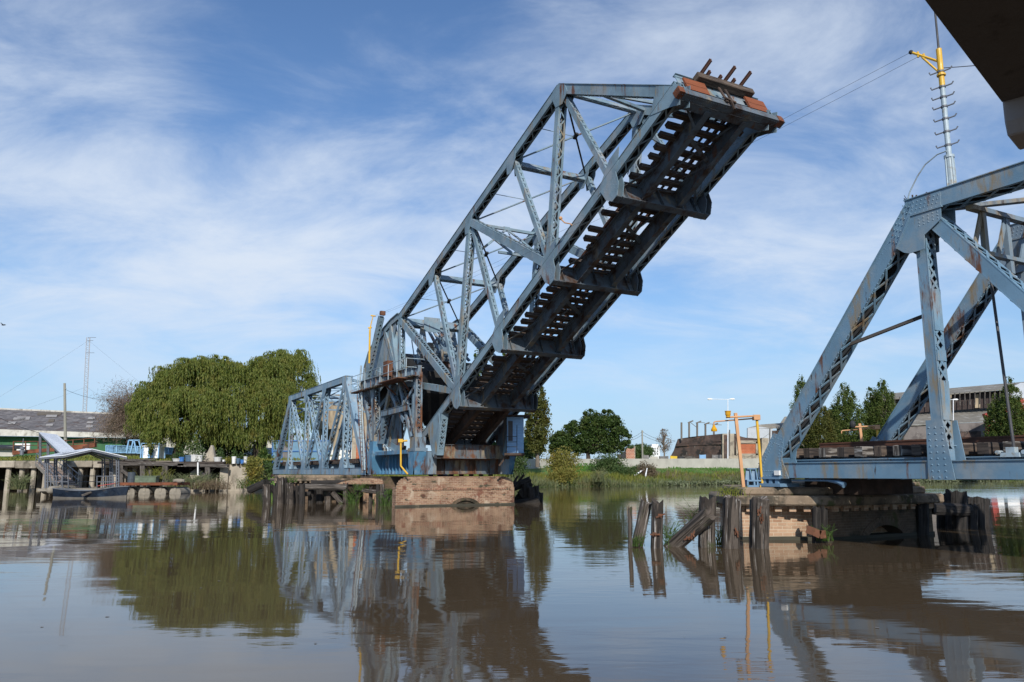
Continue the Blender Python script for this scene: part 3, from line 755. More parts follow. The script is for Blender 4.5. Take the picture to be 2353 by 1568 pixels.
# tall lattice horn that rises behind the walkway
part(tower, 'horn_post', M['leaf_steel'], member, B(56.9, TN + .1, 8.4), B(53.8, TN + .1, 13.2), .30, .32, 'p', 'x', pitch=.34)
mb = MB(); mb.obox(B(53.6, TN + .1, 13.45), A3 * .15, N3 * .18, Z3 * .15); mb.build('horn_head', M['rust'], tower)
mb = MB(); mb.tube([B(55.9, TN - .3, 2.0), B(57.2, TN - .3, 8.2), B(57.0, TN - .3, 10.0)], .07, 8); mb.tube([B(54.8, TN - .5, 2.2), B(56.4, TN - .4, 8.1)], .05, 8); mb.build('standpipe', M['mast_grey'], tower)
mb = MB()
for s in (0, .4): mb.tube([B(55.2 + s * .2, TN - .55 + s, 2.0), B(57.0 + s * .2, TN - .55 + s, 8.0)], .025, 6)
for k in range(18):
    f = (k + .5) / 18; mb.tube([B(55.2 + 1.8 * f, TN - .55, 2 + 6 * f), B(55.28 + 1.8 * f, TN - .15, 2 + 6 * f)], .018, 5)
mb.build('ladder', M['rust'], tower)
# portal girder facing the river between the two front footings
mb = MB(); girder(mb, B(45.55, TN + .55, 2.42), B(45.55, 24.2, 2.42), 1.0, .4, Z3, .9); mb.build('portal_girder', M['portal_rust_shade'], tower)
for nn in (TN + .62, 24.1):
    mb = MB(); mb.obox(B(45.4, nn, 2.6), N3 * .3, A3 * .25, Z3 * .68)
    for k in range(9):
        for s in (-.2, .2): mb.rivet(B(45.15, nn + s, 2.05 + k * .13), -A3, .025)
    mb.build('portal_post', M['tower_steel'], tower)
mb = MB(); mb.obox(B(45.25, 21.4, 2.92), N3 * 1.6, A3 * .15, Z3 * .13); mb.obox(B(45.9, 21.4, 3.05), N3 * 2.4, A3 * .3, Z3 * .1); mb.build('portal_ledge', M['rust'], tower)
mb = MB()
for k in range(7): mb.obox(B(46.2, 19.4 + k * .7, 2.4), N3 * .12, A3 * .1, Z3 * .6)
mb.tube([B(46.0, 19, 3.2), B(46.0, 24, 3.2)], .14, 8); mb.build('portal_machinery', M['dark_rust'], tower)
mb = MB(); girder(mb, B(53.9, TN + .3, 2.5), B(53.9, 24.4, 2.5), 1.2, .4, Z3, .9); mb.build('portal_girder', M['base_steel'], tower)

# yellow pipe posts beside the tower
mb = MB(); mb.tube([at(921, 1014, 47.5), at(921, 1071, 47.5), at(929, 1081, 47.4), at(937, 1090, 47.4)], .055, 8); mb.tube([at(921, 1014, 47.5), at(936, 1013, 47.6)], .06, 8); mb.obox(at(921, 1013, 47.5), X3 * .14, Y3 * .1, Z3 * .1)
tag(mb.build('bent_pipe', M['yellow']), 'bent yellow pipe post between the blue footings of the machinery tower', 'pipe post')
ym = thing('signal_mast', 'thin yellow mast with a crooked arm above the walkway of the machinery tower', 'mast', at(850, 800, 52))
mb = MB(); mb.tube([at(848.5, 835, 52), at(850, 760, 52), at(851, 752, 52), at(857, 727, 52)], [.065, .065, .04, .03], 8); mb.build('pole', M['yellow'], ym)
mb = MB(); mb.tube([at(852, 725.5, 52), at(863, 727, 52)], .05, 8); mb.tube([at(846, 754, 52), at(854.5, 753, 52)], .05, 8); mb.build('arm', M['yellow'], ym)

# operator cabin on the far side
cab = thing('operator_cabin', 'small blue corrugated cabin with barred window behind the raised bridge leaf', 'cabin', at(1185, 1040, 50))
mb = MB(); c0 = at(1184, 1000, 49.4); mb.obox(c0 + Y3 * .9, X3 * .53, Y3 * .9, Z3 * 1.13); cw_ = mb.build('wall', M['cab_blue'], cab)
mb = MB(); mb.obox(c0 + Y3 * .9 + Z3 * 1.20 + X3 * .1, X3 * .82, Y3 * 1.1, Z3 * .05); mb.build('roof', M['dark_rust'], cab)
mb = MB(); mb.obox(c0 + X3 * -.3 - Y3 * .02 + Z3 * .25, X3 * .14, Y3 * .03, Z3 * .62); mb.build('window', M['wire'], cw_)
mb = MB()
for z in (-.75, -.45, -.12): mb.tube([c0 - X3 * .53 - Y3 * .5 + Z3 * z, c0 + X3 * .1 - Y3 * .5 + Z3 * z], .022, 6)
for x in (-.53, .1): mb.tube([c0 + X3 * x - Y3 * .5 - Z3 * 1.1, c0 + X3 * x - Y3 * .5 + Z3 * .6], .025, 6)
mb.build('balcony_railing', M['black'], cab)
mb = MB(); mb.obox(c0 - Z3 * 1.2 - Y3 * -.6 - X3 * .05, X3 * .62, Y3 * 1.2, Z3 * .07); mb.bar(c0 - Z3 * 1.25 - X3 * .5, c0 - Z3 * 1.9 - X3 * 1.0, .1, .1); mb.build('floor_frame', M['dark_rust'], cab)

# ================================================================ left fixed span
NFL = 25.5                      # the left span is wider
span = thing('truss_span', 'blue latticed through truss railway span ending at the left bank by the willow', 'bridge span', B(74, 21.5, 1.9))
zb, zt = 2.12, 9.75
bp = [58.2, 64.1, 70.4, 77.0, 83.6, 90.2]
for n in (NN, NFL):
    mt = M['far_steel']
    part(span, 'bottom_chord', mt, member, B(bp[0] - .3, n, zb), B(bp[-1] + .2, n, zb), .5, .42, 'p', 'z', pitch=.5)
    part(span, 'top_chord', mt, member, B(bp[1] - .3, n, zt), B(bp[4] + .3, n, zt), .5, .44, 'p', 'z', pitch=.5)
    part(span, 'end_post', mt, member, B(bp[0], n, zb), B(bp[1], n, zt), .6, .46, 'p', 'x', e0=.1, pitch=.5)
    part(span, 'end_post', mt, member, B(bp[5], n, zb), B(bp[4], n, zt), .5, .46, 'p', 'x', e0=.1, pitch=.5)
    for i in (1, 2, 3, 4): part(span, 'vertical_post', mt, member, B(bp[i], n, zb), B(bp[i], n, zt), .30, .38, 'z', 'z', e0=.2, e1=.2, pitch=.36, fl=.05)
    for p, q in (((bp[4], zt), (bp[3], zb)), ((bp[3], zt), (bp[2], zb)), ((bp[2], zt), (bp[3], zb)), ((bp[1], zt), (bp[2], zb))):
        part(span, 'diagonal_brace', mt, member, B(p[0], n, p[1]), B(q[0], n, q[1]), .30, .36, 'z', 'z', e0=.3, e1=.3, pitch=.34, fl=.05)
    for i in (1, 2, 3, 4):
        mb = MB(); m2 = MB()
        for s in (-1, 1):
            gusset(mb, [(bp[i] - .8, zb + .2), (bp[i] - .3, zb + 1.1), (bp[i] + .3, zb + 1.1), (bp[i] + .8, zb + .2), (bp[i] + .8, zb - .25), (bp[i] - .8, zb - .25)], n + s * .245, .02)
            gusset(m2, [(bp[i] - .7, zt + .25), (bp[i] + .7, zt + .25), (bp[i] + .6, zt - .5), (bp[i] + .2, zt - 1.0), (bp[i] - .2, zt - 1.0), (bp[i] - .6, zt - .5)], n + s * .245, .02)
        mb.build('gusset_plate', mt, span); m2.build('gusset_plate', mt, span)
for i in range(6):
    mb = MB(); girder(mb, B(bp[i], NN, zb + .25), B(bp[i], NFL, zb + .25), .8, .3, Z3); mb.build('floor_beam', M['far_steel'], span)
for nn in (NN + 1.35, NN + 3.3):
    mb = MB(); girder(mb, B(bp[0], nn, zb + .4), B(bp[5], nn, zb + .4), .5, .25, Z3); mb.build('stringer', M['far_steel'], span)
    mb = MB(); mb.bar(B(bp[0] - 1.5, nn, zb + 1.0), B(bp[5] + 4, nn, zb + 1.0), .07, .14); mb.build('rail', M['rail'], span)
for k in range(52):
    mb = MB(); a = bp[0] + .2 + k * .62; mb.bar(B(a, NN + .6, zb + .8), B(a, NN + 4.05, zb + .8), .25, .26); mb.build('sleeper', M['sleeper_dark'], span)
for i in (1, 2, 3, 4):
    mb = MB()
    t0, t1 = B(bp[i], NN, zt - .1), B(bp[i], NFL, zt - .1); d = Z3 * -.95
    mb.bar(t0, t1, .2, .18); mb.bar(t0 + d, t1 + d, .16, .16)
    for k in range(4):
        p, q = t0.lerp(t1, k / 4), t0.lerp(t1, (k + 1) / 4)
        mb.bar(p if k % 2 else p + d, q + d if k % 2 else q, .1, .06, A3)
    mb.bar(t0 + d * 2.0, t0.lerp(t1, .24) + d, .12, .08, A3); mb.bar(t1 + d * 2.0, t0.lerp(t1, .76) + d, .12, .08, A3)
    mb.build('sway_frame', M['far_steel'], span)
for i in (1, 2, 3):
    mb = MB(); mb.bar(B(bp[i], NN, zt + .1), B(bp[i + 1], NFL, zt + .1), .12, .08); mb.bar(B(bp[i], NFL, zt + .12), B(bp[i + 1], NN, zt + .12), .12, .08); mb.build('lateral_bracing', M['far_steel'], span)
for a in (bp[0], bp[5]):
    for n in (NN, NFL):
        mb = MB(); mb.obox(B(a, n, 1.72), A3 * .4, N3 * .35, Z3 * .13); mb.build('bearing', M['dark_rust'], span)

# ================================================================ right fixed span
rs = thing('truss_span', 'riveted blue truss railway span with timber sleepers at the right, resting on the octagonal pier', 'bridge span', B(10, 21.5, 1.9))
zb, zt = 2.07, 8.98
rp = [18.0, 12.36, 6.9, 1.35]
def rivet_rows(mb, P, Q, n, offs, step, r=.024, side=-1):
    d = (Q - P).normalized(); pl = N3.cross(d).normalized(); L = (Q - P).length
    for o in offs:
        for k in range(int(L / step)):
            mb.rivet(P + d * ((k + .5) * step) + pl * o + N3 * (side * n), N3 * side, r)
for n in (NN, NF):
    near = n == NN
    mt = M['span_steel'] if near else M['span_rusty']
    mb = MB(); member(mb, B(18.35, n, zb), B(-1, n, zb), .42, .50, 'p', 'z', pitch=.5)
    mb.build('bottom_chord', mt, rs)
    mb = MB(); member(mb, B(12.65, n, zt), B(-1, n, zt), .42, .56, 'p', 'x', pitch=.62)
    mb.build('top_chord', mt, rs)
    mb = MB(); member(mb, B(rp[0] + .05, n, zb + .05), B(rp[1] + .05, n, zt + .02), .40, .56, 'p', 'x', e0=.1, pitch=.66)
    if near: rivet_rows(mb, B(rp[0], n, zb), B(rp[1], n, zt), .287, (.165, -.165), .15, .023)
    else: rivet_rows(mb, B(rp[0], n, zb), B(rp[1], n, zt), .287, (.165, -.165), .15, .023)
    mb.build('end_post', mt if near else M['span_steel'], rs)
    for i in (1, 2):
        mb = MB()
        member(mb, B(rp[i], n, zb), B(rp[i], n, zt), .28, .36, 'x', 'x', e0=.2, e1=.2, pitch=.30, fl=.05)
        mb.obox(B(rp[i] - .165, n, zb + 4.1), A3 * .012, N3 * .18, Z3 * .55); mb.obox(B(rp[i] - .165, n, zb + 1.75), A3 * .012, N3 * .18, Z3 * .5); mb.obox(B(rp[i] - .165, n, zb + 2.9), A3 * .012, N3 * .18, Z3 * .14)
        mb.build('vertical_post', mt, rs)
    for p, q in (((rp[1], zt), (rp[2], zb)), ((rp[2], zt), (rp[3], zb))):
        part(rs, 'diagonal_brace', mt, member, B(p[0], n, p[1]), B(q[0], n, q[1]), .33, .46, 'x', 'x', e0=.5, e1=.4, pitch=.4)
    mb = MB()
    for s in ((-1, 1)):
        nn = n + s * .30
        rv = .13 if s < 0 else 0
        h = rp[1]
        gusset(mb, [(h + .05, zt + .17), (h + .30, zt - .30), (h + .66, zt - .98), (h + .42, zt - 1.18), (h + .26, zt - 1.24), (h - .17, zt - 1.22), (h - .19, zt - .86), (h - .68, zt - .56), (h - .72, zt + .17)], nn, .022, 0)
        if s < 0:
            for r_ in range(4):
                for q_ in range(7):
                    mb.rivet(B(h - .66 + q_ * .115 + r_ * .03, nn - .012, zt + .10 - r_ * .10), -N3, .022)
                    mb.rivet(B(h + .08 + q_ * .075 + r_ * .085, nn - .012, zt - .02 - q_ * .145 + r_ * .04), -N3, .022)
            for r_ in range(3):
                for q_ in range(5): mb.rivet(B(h - .6 + q_ * .13, nn - .012, zt - .34 - r_ * .09 - max(0, q_ - 1) * .02), -N3, .022)
            mb.bar(B(h - .74, nn - .015, zt - .23), B(h + .16, nn - .015, zt - .23), .05, .05)
            mb.bar(B(h + .16, nn - .015, zt - .25), B(h + .62, nn - .015, zt - 1.02), .05, .05)
    mb.build('gusset_plate', mt, rs)
    mb = MB(); mf = [None, MB(), MB()]
    for s in (-1, 1):
        nn = n + s * .30; rv = .14 if s < 0 else 0
        gusset(mb, [(rp[0] + .45, zb - .24), (rp[0] + .3, zb + .25), (rp[0] - .35, zb + 1.15), (rp[0] - .75, zb + 1.0), (rp[0] - .62, zb + .35), (rp[0] - .85, zb - .24)], nn, .025, rv, .024)
        for i in (1, 2):
            gusset(mf[i], [(rp[i] + .28, zb - .24), (rp[i] + .22, zb + 1.25), (rp[i] - .22, zb + 1.25), (rp[i] - .42, zb - .24)], nn, .025, 0)
            if s < 0:
                for x in (-.2, -.02, .15):
                    for k in range(9): mf[i].rivet(B(rp[i] + x, nn - .013, zb - .18 + k * .155), -N3, .03)
    mb.build('foot_plate', mt, rs)
    for m_ in mf[1:]: m_.build('foot_plate', mt, rs)
for a in rp:
    mb = MB(); girder(mb, B(a, NN + .1, zb + .22), B(a, NF - .1, zb + .22), .8, .32, Z3, .8); mb.build('floor_beam', M['span_steel'], rs)
for nn in (NN + 1.35, NN + 3.3):
    mb = MB(); girder(mb, B(18.1, nn, zb + .08), B(-1, nn, zb + .08), .6, .28, Z3, 1.2); mb.build('stringer', M['span_steel'], rs)
    q = nn + .1
    mb = MB(); mb.bar(B(17.4, q, zb + .70), B(-1, q, zb + .70), .15, .03); mb.bar(B(17.4, q, zb + .77), B(-1, q, zb + .77), .035, .12); mb.bar(B(17.4, q, zb + .84), B(-1, q, zb + .84), .08, .045); mb.build('rail', M['rail'], rs)
mb = MB(); girder(mb, B(18.0, NN + .42, zb + .12), B(-1, NN + .42, zb + .12), .42, .2, Z3); mb.build('edge_girder', M['span_steel'], rs)
for k in range(31):
    mb = MB(); a = 17.6 - k * .60 + random.uniform(-.05, .05); w = .29 + random.uniform(-.04, .04)
    mb.bar(B(a, NN + .36 + random.uniform(0, .12), zb + .53), B(a + random.uniform(-.04, .04), NN + 4.3, zb + .53), w, .30); mb.build('sleeper', M[('sleeper', 'sleeper_dark', 'sleeper_pale')[(k * 7 + k // 3) % 3]], rs, bevel=.02)
# sway frame at the hip and portal
mb = MB()
t0, t1 = B(11.2, NN + .15, zt - .32), B(11.2, NF - .15, zt - .32); d = Z3 * -1.15
mb.bar(t0, t1, .2, .12); mb.bar(t0 + d, t1 + d, .18, .1)
for f in (.12, .36, .60, .84):
    p = t0.lerp(t1, f)
    mb.bar(p, p + d * (1.35 if f in (.36, .60) else 1.0), .16, .12, A3)
for f in (0, .24, .48, .72):
    mb.bar(t0.lerp(t1, f + .12) , t0.lerp(t1, f + .0) + d, .14, .05, A3)
mb.build('sway_frame', M['span_rusty'], rs)
mb = MB()
for i in (1, 2):
    mb.bar(B(rp[i], NN, zt - .1), B(rp[i + 1], NF, zt - .1), .2, .1); mb.bar(B(rp[i], NF, zt - .13), B(rp[i + 1], NN, zt - .13), .2, .1)
mb.build('lateral_bracing', M['tower_steel'], rs)
mb = MB(); mb.bar(B(15.15, NN, 5.6), B(12.45, NN, 6.1), .09, .08); mb.build('timber_tie', M['old_timber'], rs)
mb = MB(); mb.tube([B(11.1, NN + .55, 7.4), B(10.75, NN + .2, 2.45)], .035, 8); mb.build('control_rod', M['wire'], rs)
mb = MB(); c = B(10.75, NN + .1, 2.42)
mb.obox(c, A3 * .22, N3 * .12, Z3 * .05)
mb.obox(c + Z3 * .1, A3 * .1, N3 * .08, Z3 * .08)
for s in (-.3, .3): mb.tube([c + A3 * s - N3 * .1 + Z3 * .06, c + A3 * s + N3 * .1 + Z3 * .06], .05, 8)
mb.build('rod_bracket', M['mast_grey'], rs)
for n in (NN, NF):
    mb = MB()
    for q in (-.25, 0, .25): mb.obox(B(17.9 + q, n, 1.75), A3 * .06, N3 * .3, Z3 * .1)
    mb.obox(B(17.9, n, 1.84), A3 * .42, N3 * .34, Z3 * .03); mb.obox(B(17.9, n, 1.63), A3 * .5, N3 * .42, Z3 * .05); mb.build('bearing', M['cast_blue'], rs)
mb = MB(); p = B(15.6, NN + .1, 1.78)
mb.tube([B(17.2, NN - .1, 1.78), B(15.9, NN - .15, 1.78), B(15.5, NN - .15, 1.74), B(15.3, NN - .15, 1.66)], [.03, .03, .06, .09], 8); mb.tube([B(15.3, NF - .3, 1.85), B(13.3, NF - .3, 1.85)], .06, 8); mb.build('locking_gear', M['cast_blue'], rs)
mb = MB(); mb.obox(B(17.55, NN - .32, 2.0), A3 * .1, N3 * .06, Z3 * .07); mb.build('junction_box', M['white'], rs)
mb = MB(); mb.obox(B(16.6, 21.6, 1.62), A3 * .8, N3 * 1.2, Z3 * .26); mb.obox(B(17.4, 20.6, 1.65), A3 * .3, N3 * .4, Z3 * .2); mb.build('pedestal', M['dark_rust'], rs)
# debris on the hip
mb = MB(); c = B(12.5, NN, zt + .26)
for k in range(14):
    p = c + A3 * random.uniform(-.25, .25) + N3 * random.uniform(-.15, .15); mb.bar(p, p + V((random.uniform(-.25, .25), random.uniform(-.2, .2), random.uniform(.02, .22))), .04, .015)
mb.build('nest_debris', M['dark_rust'], rs)

# mast on the right span
mast = thing('climbing_mast', 'grey and yellow pipe mast with climbing hooks standing on the top chord at the right', 'mast', B(11.5, NN, zt + .25))
z0 = zt + .25
mb = MB(); mb.tube([B(11.5, NN, z0), B(11.5, NN, z0 + .85)], [.115, .10], 12); mb.tube([B(11.5, NN, z0 + .83), B(11.5, NN, z0 + .9)], .125, 12)
for t in range(4):
    q = A3 * math.cos(t * 1.57 + .4) + N3 * math.sin(t * 1.57 + .4); mb.bar(B(11.5, NN, z0) + q * .115, B(11.5, NN, z0 + .85) + q * .10, .05, .03)
mb.build('base', M['mast_grey'], mast)
mb = MB(); mb.tube([B(11.5, NN, z0 + .8), B(11.5, NN, 12.05)], [.068, .062], 12); mb.build('pole', M['mast_grey'], mast)
mb = MB(); mb.tube([B(11.5, NN, 12.04), B(11.5, NN, 13.12)], [.07, .07], 12); mb.tube([B(11.5, NN, 12.35), B(11.5, NN, 12.4)], .11, 12); mb.build('pole_top', M['yellow'], mast)
mb = MB(); mb.tube([B(11.5, NN, 13.1), B(11.5, NN, 16.5)], [.03, .02], 8); mb.build('whip', M['wire'], mast)
for z in (10.41, 10.78, 11.14, 11.48, 11.75, 12.04, 12.47):
    mb = MB(); c = B(11.5, NN, z); d = (N3 * .55 - A3 * .84).normalized()
    mb.tube([c - d * .27 + Z3 * .04, c - d * .25 - Z3 * .03, c - d * .1, c + d * .1 + Z3 * .015, c + d * .22 + Z3 * .04, c + d * .26 + Z3 * .10], .02, 6); mb.tube([c - Z3 * .025, c + Z3 * .025], .085, 10)
    mb.build('climbing_hook', M['frame_grey'], mast)
tip = B(12.15, NN - .2, 13.3)
mb = MB(); mb.tube([B(11.5, NN, 12.75), tip], .035, 6); mb.tube([B(11.5, NN, 12.4), B(11.9, NN - .12, 13.05)], .03, 6)
for f in (.55, .75): p = B(11.5, NN, 12.75).lerp(tip, f); mb.tube([p - Z3 * .08, p + Z3 * .08], .03, 6)
arm_ = mb.build('bracket_arm', M['yellow'], mast)
mb = MB(); mb.sphere(tip, .06); mb.build('insulator', M['black'], arm_)
mb = MB(); pts = [B(11.5, NN - .1, z0 + 1.0), B(11.75, NN - .1, z0 + 1.0), B(12.1, NN - .1, z0 + .85), B(12.35, NN - .1, z0 + .6), B(12.6, NN - .1, z0 + .25), B(12.75, NN - .1, z0 - .1)]
mb.tube(pts, .018, 6); mb.build('feed_cable', M['mast_grey'], mast)
def wire(P, Q, sag, r, label, cat='wire', group=None, mt=None, name='wire'):
    P = V(P); Q = V(Q); mb = MB()
    mb.tube([P.lerp(Q, k / 16) - Z3 * (sag * 4 * (k / 16) * (1 - k / 16)) for k in range(17)], r, 4)
    return tag(mb.build(name, mt or M['wire']), label, cat, group)
wire(tip, at(857, 727, 52), .35, .005, 'upper thin wire running from the right mast past the raised leaf', group='wires from the mast across the river')
wire(B(12.0, NN - .15, 13.1), at(861, 728, 52), .45, .005, 'lower thin wire running from the right mast past the raised leaf', group='wires from the mast across the river')
wire(B(11.5, NN + .09, 12.6), B(7.5, NN + 3.5, 12.4), .1, .012, 'short cable running from the yellow mast top behind the concrete deck')
# ================================================================ piers
def inset(poly, d):
    c = [sum(p[k] for p in poly) / len(poly) for k in (0, 1)]
    n = len(poly); out = []
    area = sum(poly[i][0] * poly[(i + 1) % n][1] - poly[(i + 1) % n][0] * poly[i][1] for i in range(n))
    s = 1 if area > 0 else -1
    for i in range(n):
        p0, p1, p2 = V((*poly[i - 1], 0)), V((*poly[i], 0)), V((*poly[(i + 1) % n], 0))
        e1, e2 = (p1 - p0).normalized(), (p2 - p1).normalized()
        n1, n2 = V((-e1.y, e1.x, 0)) * s, V((-e2.y, e2.x, 0)) * s
        b = (n1 + n2); b = b / max(.35, b.dot(n1))
        out.append((p1.x + b.x * d, p1.y + b.y * d))
    return out
def AN(poly):
    out = []
    for a, n in poly:
        p = B(a, n, 0); out.append((p.x, p.y))
    return out
def arch_wall(mb, a, n0, n1, z0, z1, nc, r, zc, thick, rz=None):
    """wall slab with an arched mouth cut out of its foot"""
    rz = rz or r
    pts = [(n0, z0), (nc - r, z0), (nc - r, zc)]
    for k in range(1, 12):
        t = math.pi * (1 - k / 12); pts.append((nc + r * math.cos(t), zc + rz * math.sin(t)))
    pts += [(nc + r, zc), (nc + r, z0), (n1, z0), (n1, z1), (n0, z1)]
    mb.plate([B(a, n, z) for n, z in pts], A3 * thick)
def arch_ring(mb, a, nc, r, zc, w, depth, rz=None, k=14):
    rz = rz or r
    for i in range(k):
        t = math.pi * (i + .5) / k
        c = B(a, nc + (r + w / 2) * math.cos(t), zc + (rz + w / 2) * math.sin(t))
        rd = (N3 * math.cos(t) + Z3 * math.sin(t)); tg = rd.cross(A3)
        mb.obox(c, rd * w / 2, tg * (math.pi * (r + w / 2) / k / 2 * .93), A3 * depth / 2)

# right pier
rpier = thing('bridge_pier', 'octagonal brick river pier with weathered stone cap under the right truss span', 'pier', B(19.5, 23, 0), 'brick river piers')
P0 = [(16.7, 19.97), (16.7, 25.0), (17.9, 26.0), (19.4, 26.4), (21.0, 26.1), (22.4, 25.2), (22.4, 21.0), (20.8, 19.5), (19.3, 18.4), (18.1, 17.85)]
body = [(a + (.55 if a < 16.8 else 0), n) for a, n in P0]
mb = MB(); mb.prism(AN(body), -1.2, 1.02); mb.build('wall', M['brick_pale'], rpier)
mb = MB(); arch_wall(mb, 16.98, 19.99, 24.98, -1.0, 1.02, 22.6, 1.05, -.35, .56, .72); mb.build('arch_wall', M['brick_shaded'], rpier)  # shade below the span is put into this wall's brick colour
mb = MB(); arch_ring(mb, 16.735, 22.6, 1.05, -.35, .26, .10, .72, 26); mb.build('arch_ring', M['brick_shaded'], rpier)
mb = MB(); mb.prism(AN(inset(P0, -.025)), -.6, .09); mb.build('tidemark', M['tidemark'], rpier)
mb = MB(); mb.prism(AN(inset(P0, -.04)), .93, 1.0)
for i in range(len(P0)):
    p, q = V((*P0[i], 0)), V((*P0[(i + 1) % len(P0)], 0)); L = (q - p).length
    nn = V((-(q - p).y, (q - p).x, 0)).normalized()
    if nn.dot(p - V((19.5, 23, 0))) < 0: nn = -nn
    for k in range(int(L / .42)):
        c = p.lerp(q, (k + .5) / int(L / .42)) + nn * .06
        w1 = B(c.x, c.y, .93); dd = (q - p).normalized()
        mb.obox(w1, (A3 * dd.x + N3 * dd.y) * .1, (A3 * nn.x + N3 * nn.y) * .07, Z3 * .085)
mb.build('corbels', M['brick_pale'], rpier)
for n_, d0, z0, z1 in (('cap_stone', -.36, 1.02, 1.32), ('step_stone', .12, 1.32, 1.56)):
    mb = MB(); mb.prism(AN(inset(P0, d0)), z0, z1); mb.build(n_, M['cap_stone'], rpier, bevel=.05)
P1 = [(16.95, 20.6), (16.95, 24.9), (21.8, 24.9), (21.8, 21.5)]
mb = MB(); mb.prism(AN(P1), 1.56, 1.70); mb.build('bearing_stone', M['cap_stone'], rpier, bevel=.04)
# main left pier
lpier = thing('bridge_pier', 'rounded red brick river pier with low arched mouth beneath the raised leaf', 'pier', B(50, 21.5, 0), 'brick river piers')
fa = 45.1
P2 = [(fa + .6, 17.2), (fa + .6, 24.8), (48, 27.2), (53, 27.0), (55.5, 25.6), (55.5, 17.4), (52, 16.3), (48, 16.5)]
P2 = [(fa + .6, 16.7), (fa + .6, 24.75), (55.5, 24.75), (55.5, 21.0), (51, 19.0), (47.5, 17.6), (46.4, 17.0)]
mb = MB(); mb.prism(AN(P2), -1.2, 1.12); mb.build('wall', M['brick'], lpier)
mb = MB(); arch_wall(mb, fa + .3, 16.7, 24.75, -1.0, 1.12, 21.3, 1.15, -.3, .598, .78); mb.build('arch_wall', M['brick'], lpier)
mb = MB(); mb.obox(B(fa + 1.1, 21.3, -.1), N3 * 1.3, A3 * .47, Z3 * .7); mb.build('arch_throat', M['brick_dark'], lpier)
for r, dz, dep, mt in ((1.15, 0, .08, 'brick'), (.88, .0, .5, 'brick_shaded'), (.62, 0, .7, 'brick_shaded')):
    mb = MB(); arch_ring(mb, fa + .03 + (1.15 - r) * .9, 21.3, r, -.3, .25, dep, r * .68, 18); mb.build('arch_ring', M[mt], lpier)
mb = MB(); mb.prism(AN(inset([(fa, 16.68), (fa, 24.78), (55.5, 24.8), (55.5, 21.0), (51, 19.0), (47.5, 17.6)], -.02)), -.6, .1); mb.build('tidemark', M['tidemark'], lpier)
mb = MB()
nb = 7
for k in range(nb):                       # rounded shoulders, courses stepping in
    t0, t1 = k / nb, (k + 1) / nb
    ins = 1.25 * (1 - math.cos(t0 * math.pi / 2)); z0 = 1.12 + .66 * math.sin(t0 * math.pi / 2); z1 = 1.12 + .66 * math.sin(t1 * math.pi / 2)
    mb.prism(AN([(fa + .02 + ins * .12, 16.73 + ins), (fa + .02 + ins * .12, 24.72 - ins * .7), (55.4, 24.72 - ins * .7), (55.4, 21.0 + ins), (51, 19.05 + ins * .8), (47.5, 17.65 + ins * .9)]), z0, z1)
mb.build('rounded_top', M['brick'], lpier, bevel=.04)
mb = MB(); mb.prism(AN([(51.5, 18.0), (51.5, 20), (56, 20.5), (56, 18.0)]), -1, 1.76); mb.build('rear_block', M['brick_shaded'], lpier)
mb = MB()
for k in range(41): mb.obox(B(fa - .03, 17.8 + k * .165, 1.02), N3 * .045, A3 * .05, Z3 * .05)
mb.build('dentils', M['brick_ring'], lpier)
# second pier, behind the timber fender
spier = thing('bridge_pier', 'low brick pier with long stone cap under the left truss span behind old timber piles', 'pier', at(712, 1150, 57), 'brick river piers')
def hexy(c, L, W):
    return [(c.x - L / 2, c.y + .6), (c.x - L / 2 + .9, c.y - W / 2), (c.x + L / 2 - .9, c.y - W / 2 + .4), (c.x + L / 2, c.y + .8), (c.x + L / 2 - .7, c.y + W), (c.x - L / 2 + .7, c.y + W)]
c = at(718, 1150, 57)
hx = hexy(c, 6.6, 3.0)
mb = MB(); mb.prism(inset(hx, .35), -1, 1.4); mb.build('wall', M['brick_shaded'], spier)  # dark brick tone paints the shade behind the piles
mb = MB(); mb.prism(hx, 1.42, 1.62); mb.build('cap_stone', M['cap_stone'], spier, bevel=.05)
mb = MB(); mb.prism(inset(hx, .3), 1.62, 1.85); mb.build('step_stone', M['cap_stone'], spier, bevel=.04)
mb = MB()
for k in range(18): mb.box((c.x - 3 + k * .35, c.y - 1.35 + .02 * k, 1.36), .14, .3, .1)
mb.build('corbels', M['cap_stone'], spier)
c2 = at(850, 1150, 54.5)
mb = MB(); mb.box((c2.x, c2.y + 1, .2), .95, 2.0, 2.6); mb.build('wall', M['brick'], spier)
mb = MB(); mb.plate([(c2.x - 2.2, c2.y + .4, 1.25), (c2.x + 1.0, c2.y + .4, 1.25), (c2.x + .9, c2.y + .4, 1.6), (c2.x - .5, c2.y + .4, 1.66), (c2.x - 1.8, c2.y + .4, 1.4)], Y3 * 2.2); mb.build('sloped_top', M['brick'], spier)
mb = MB(); mb.box((c2.x + 1.2, c2.y + 1.6, .3), 3.2, .6, 2.6); mb.build('shaded_wall', M['brick_dark'], spier)

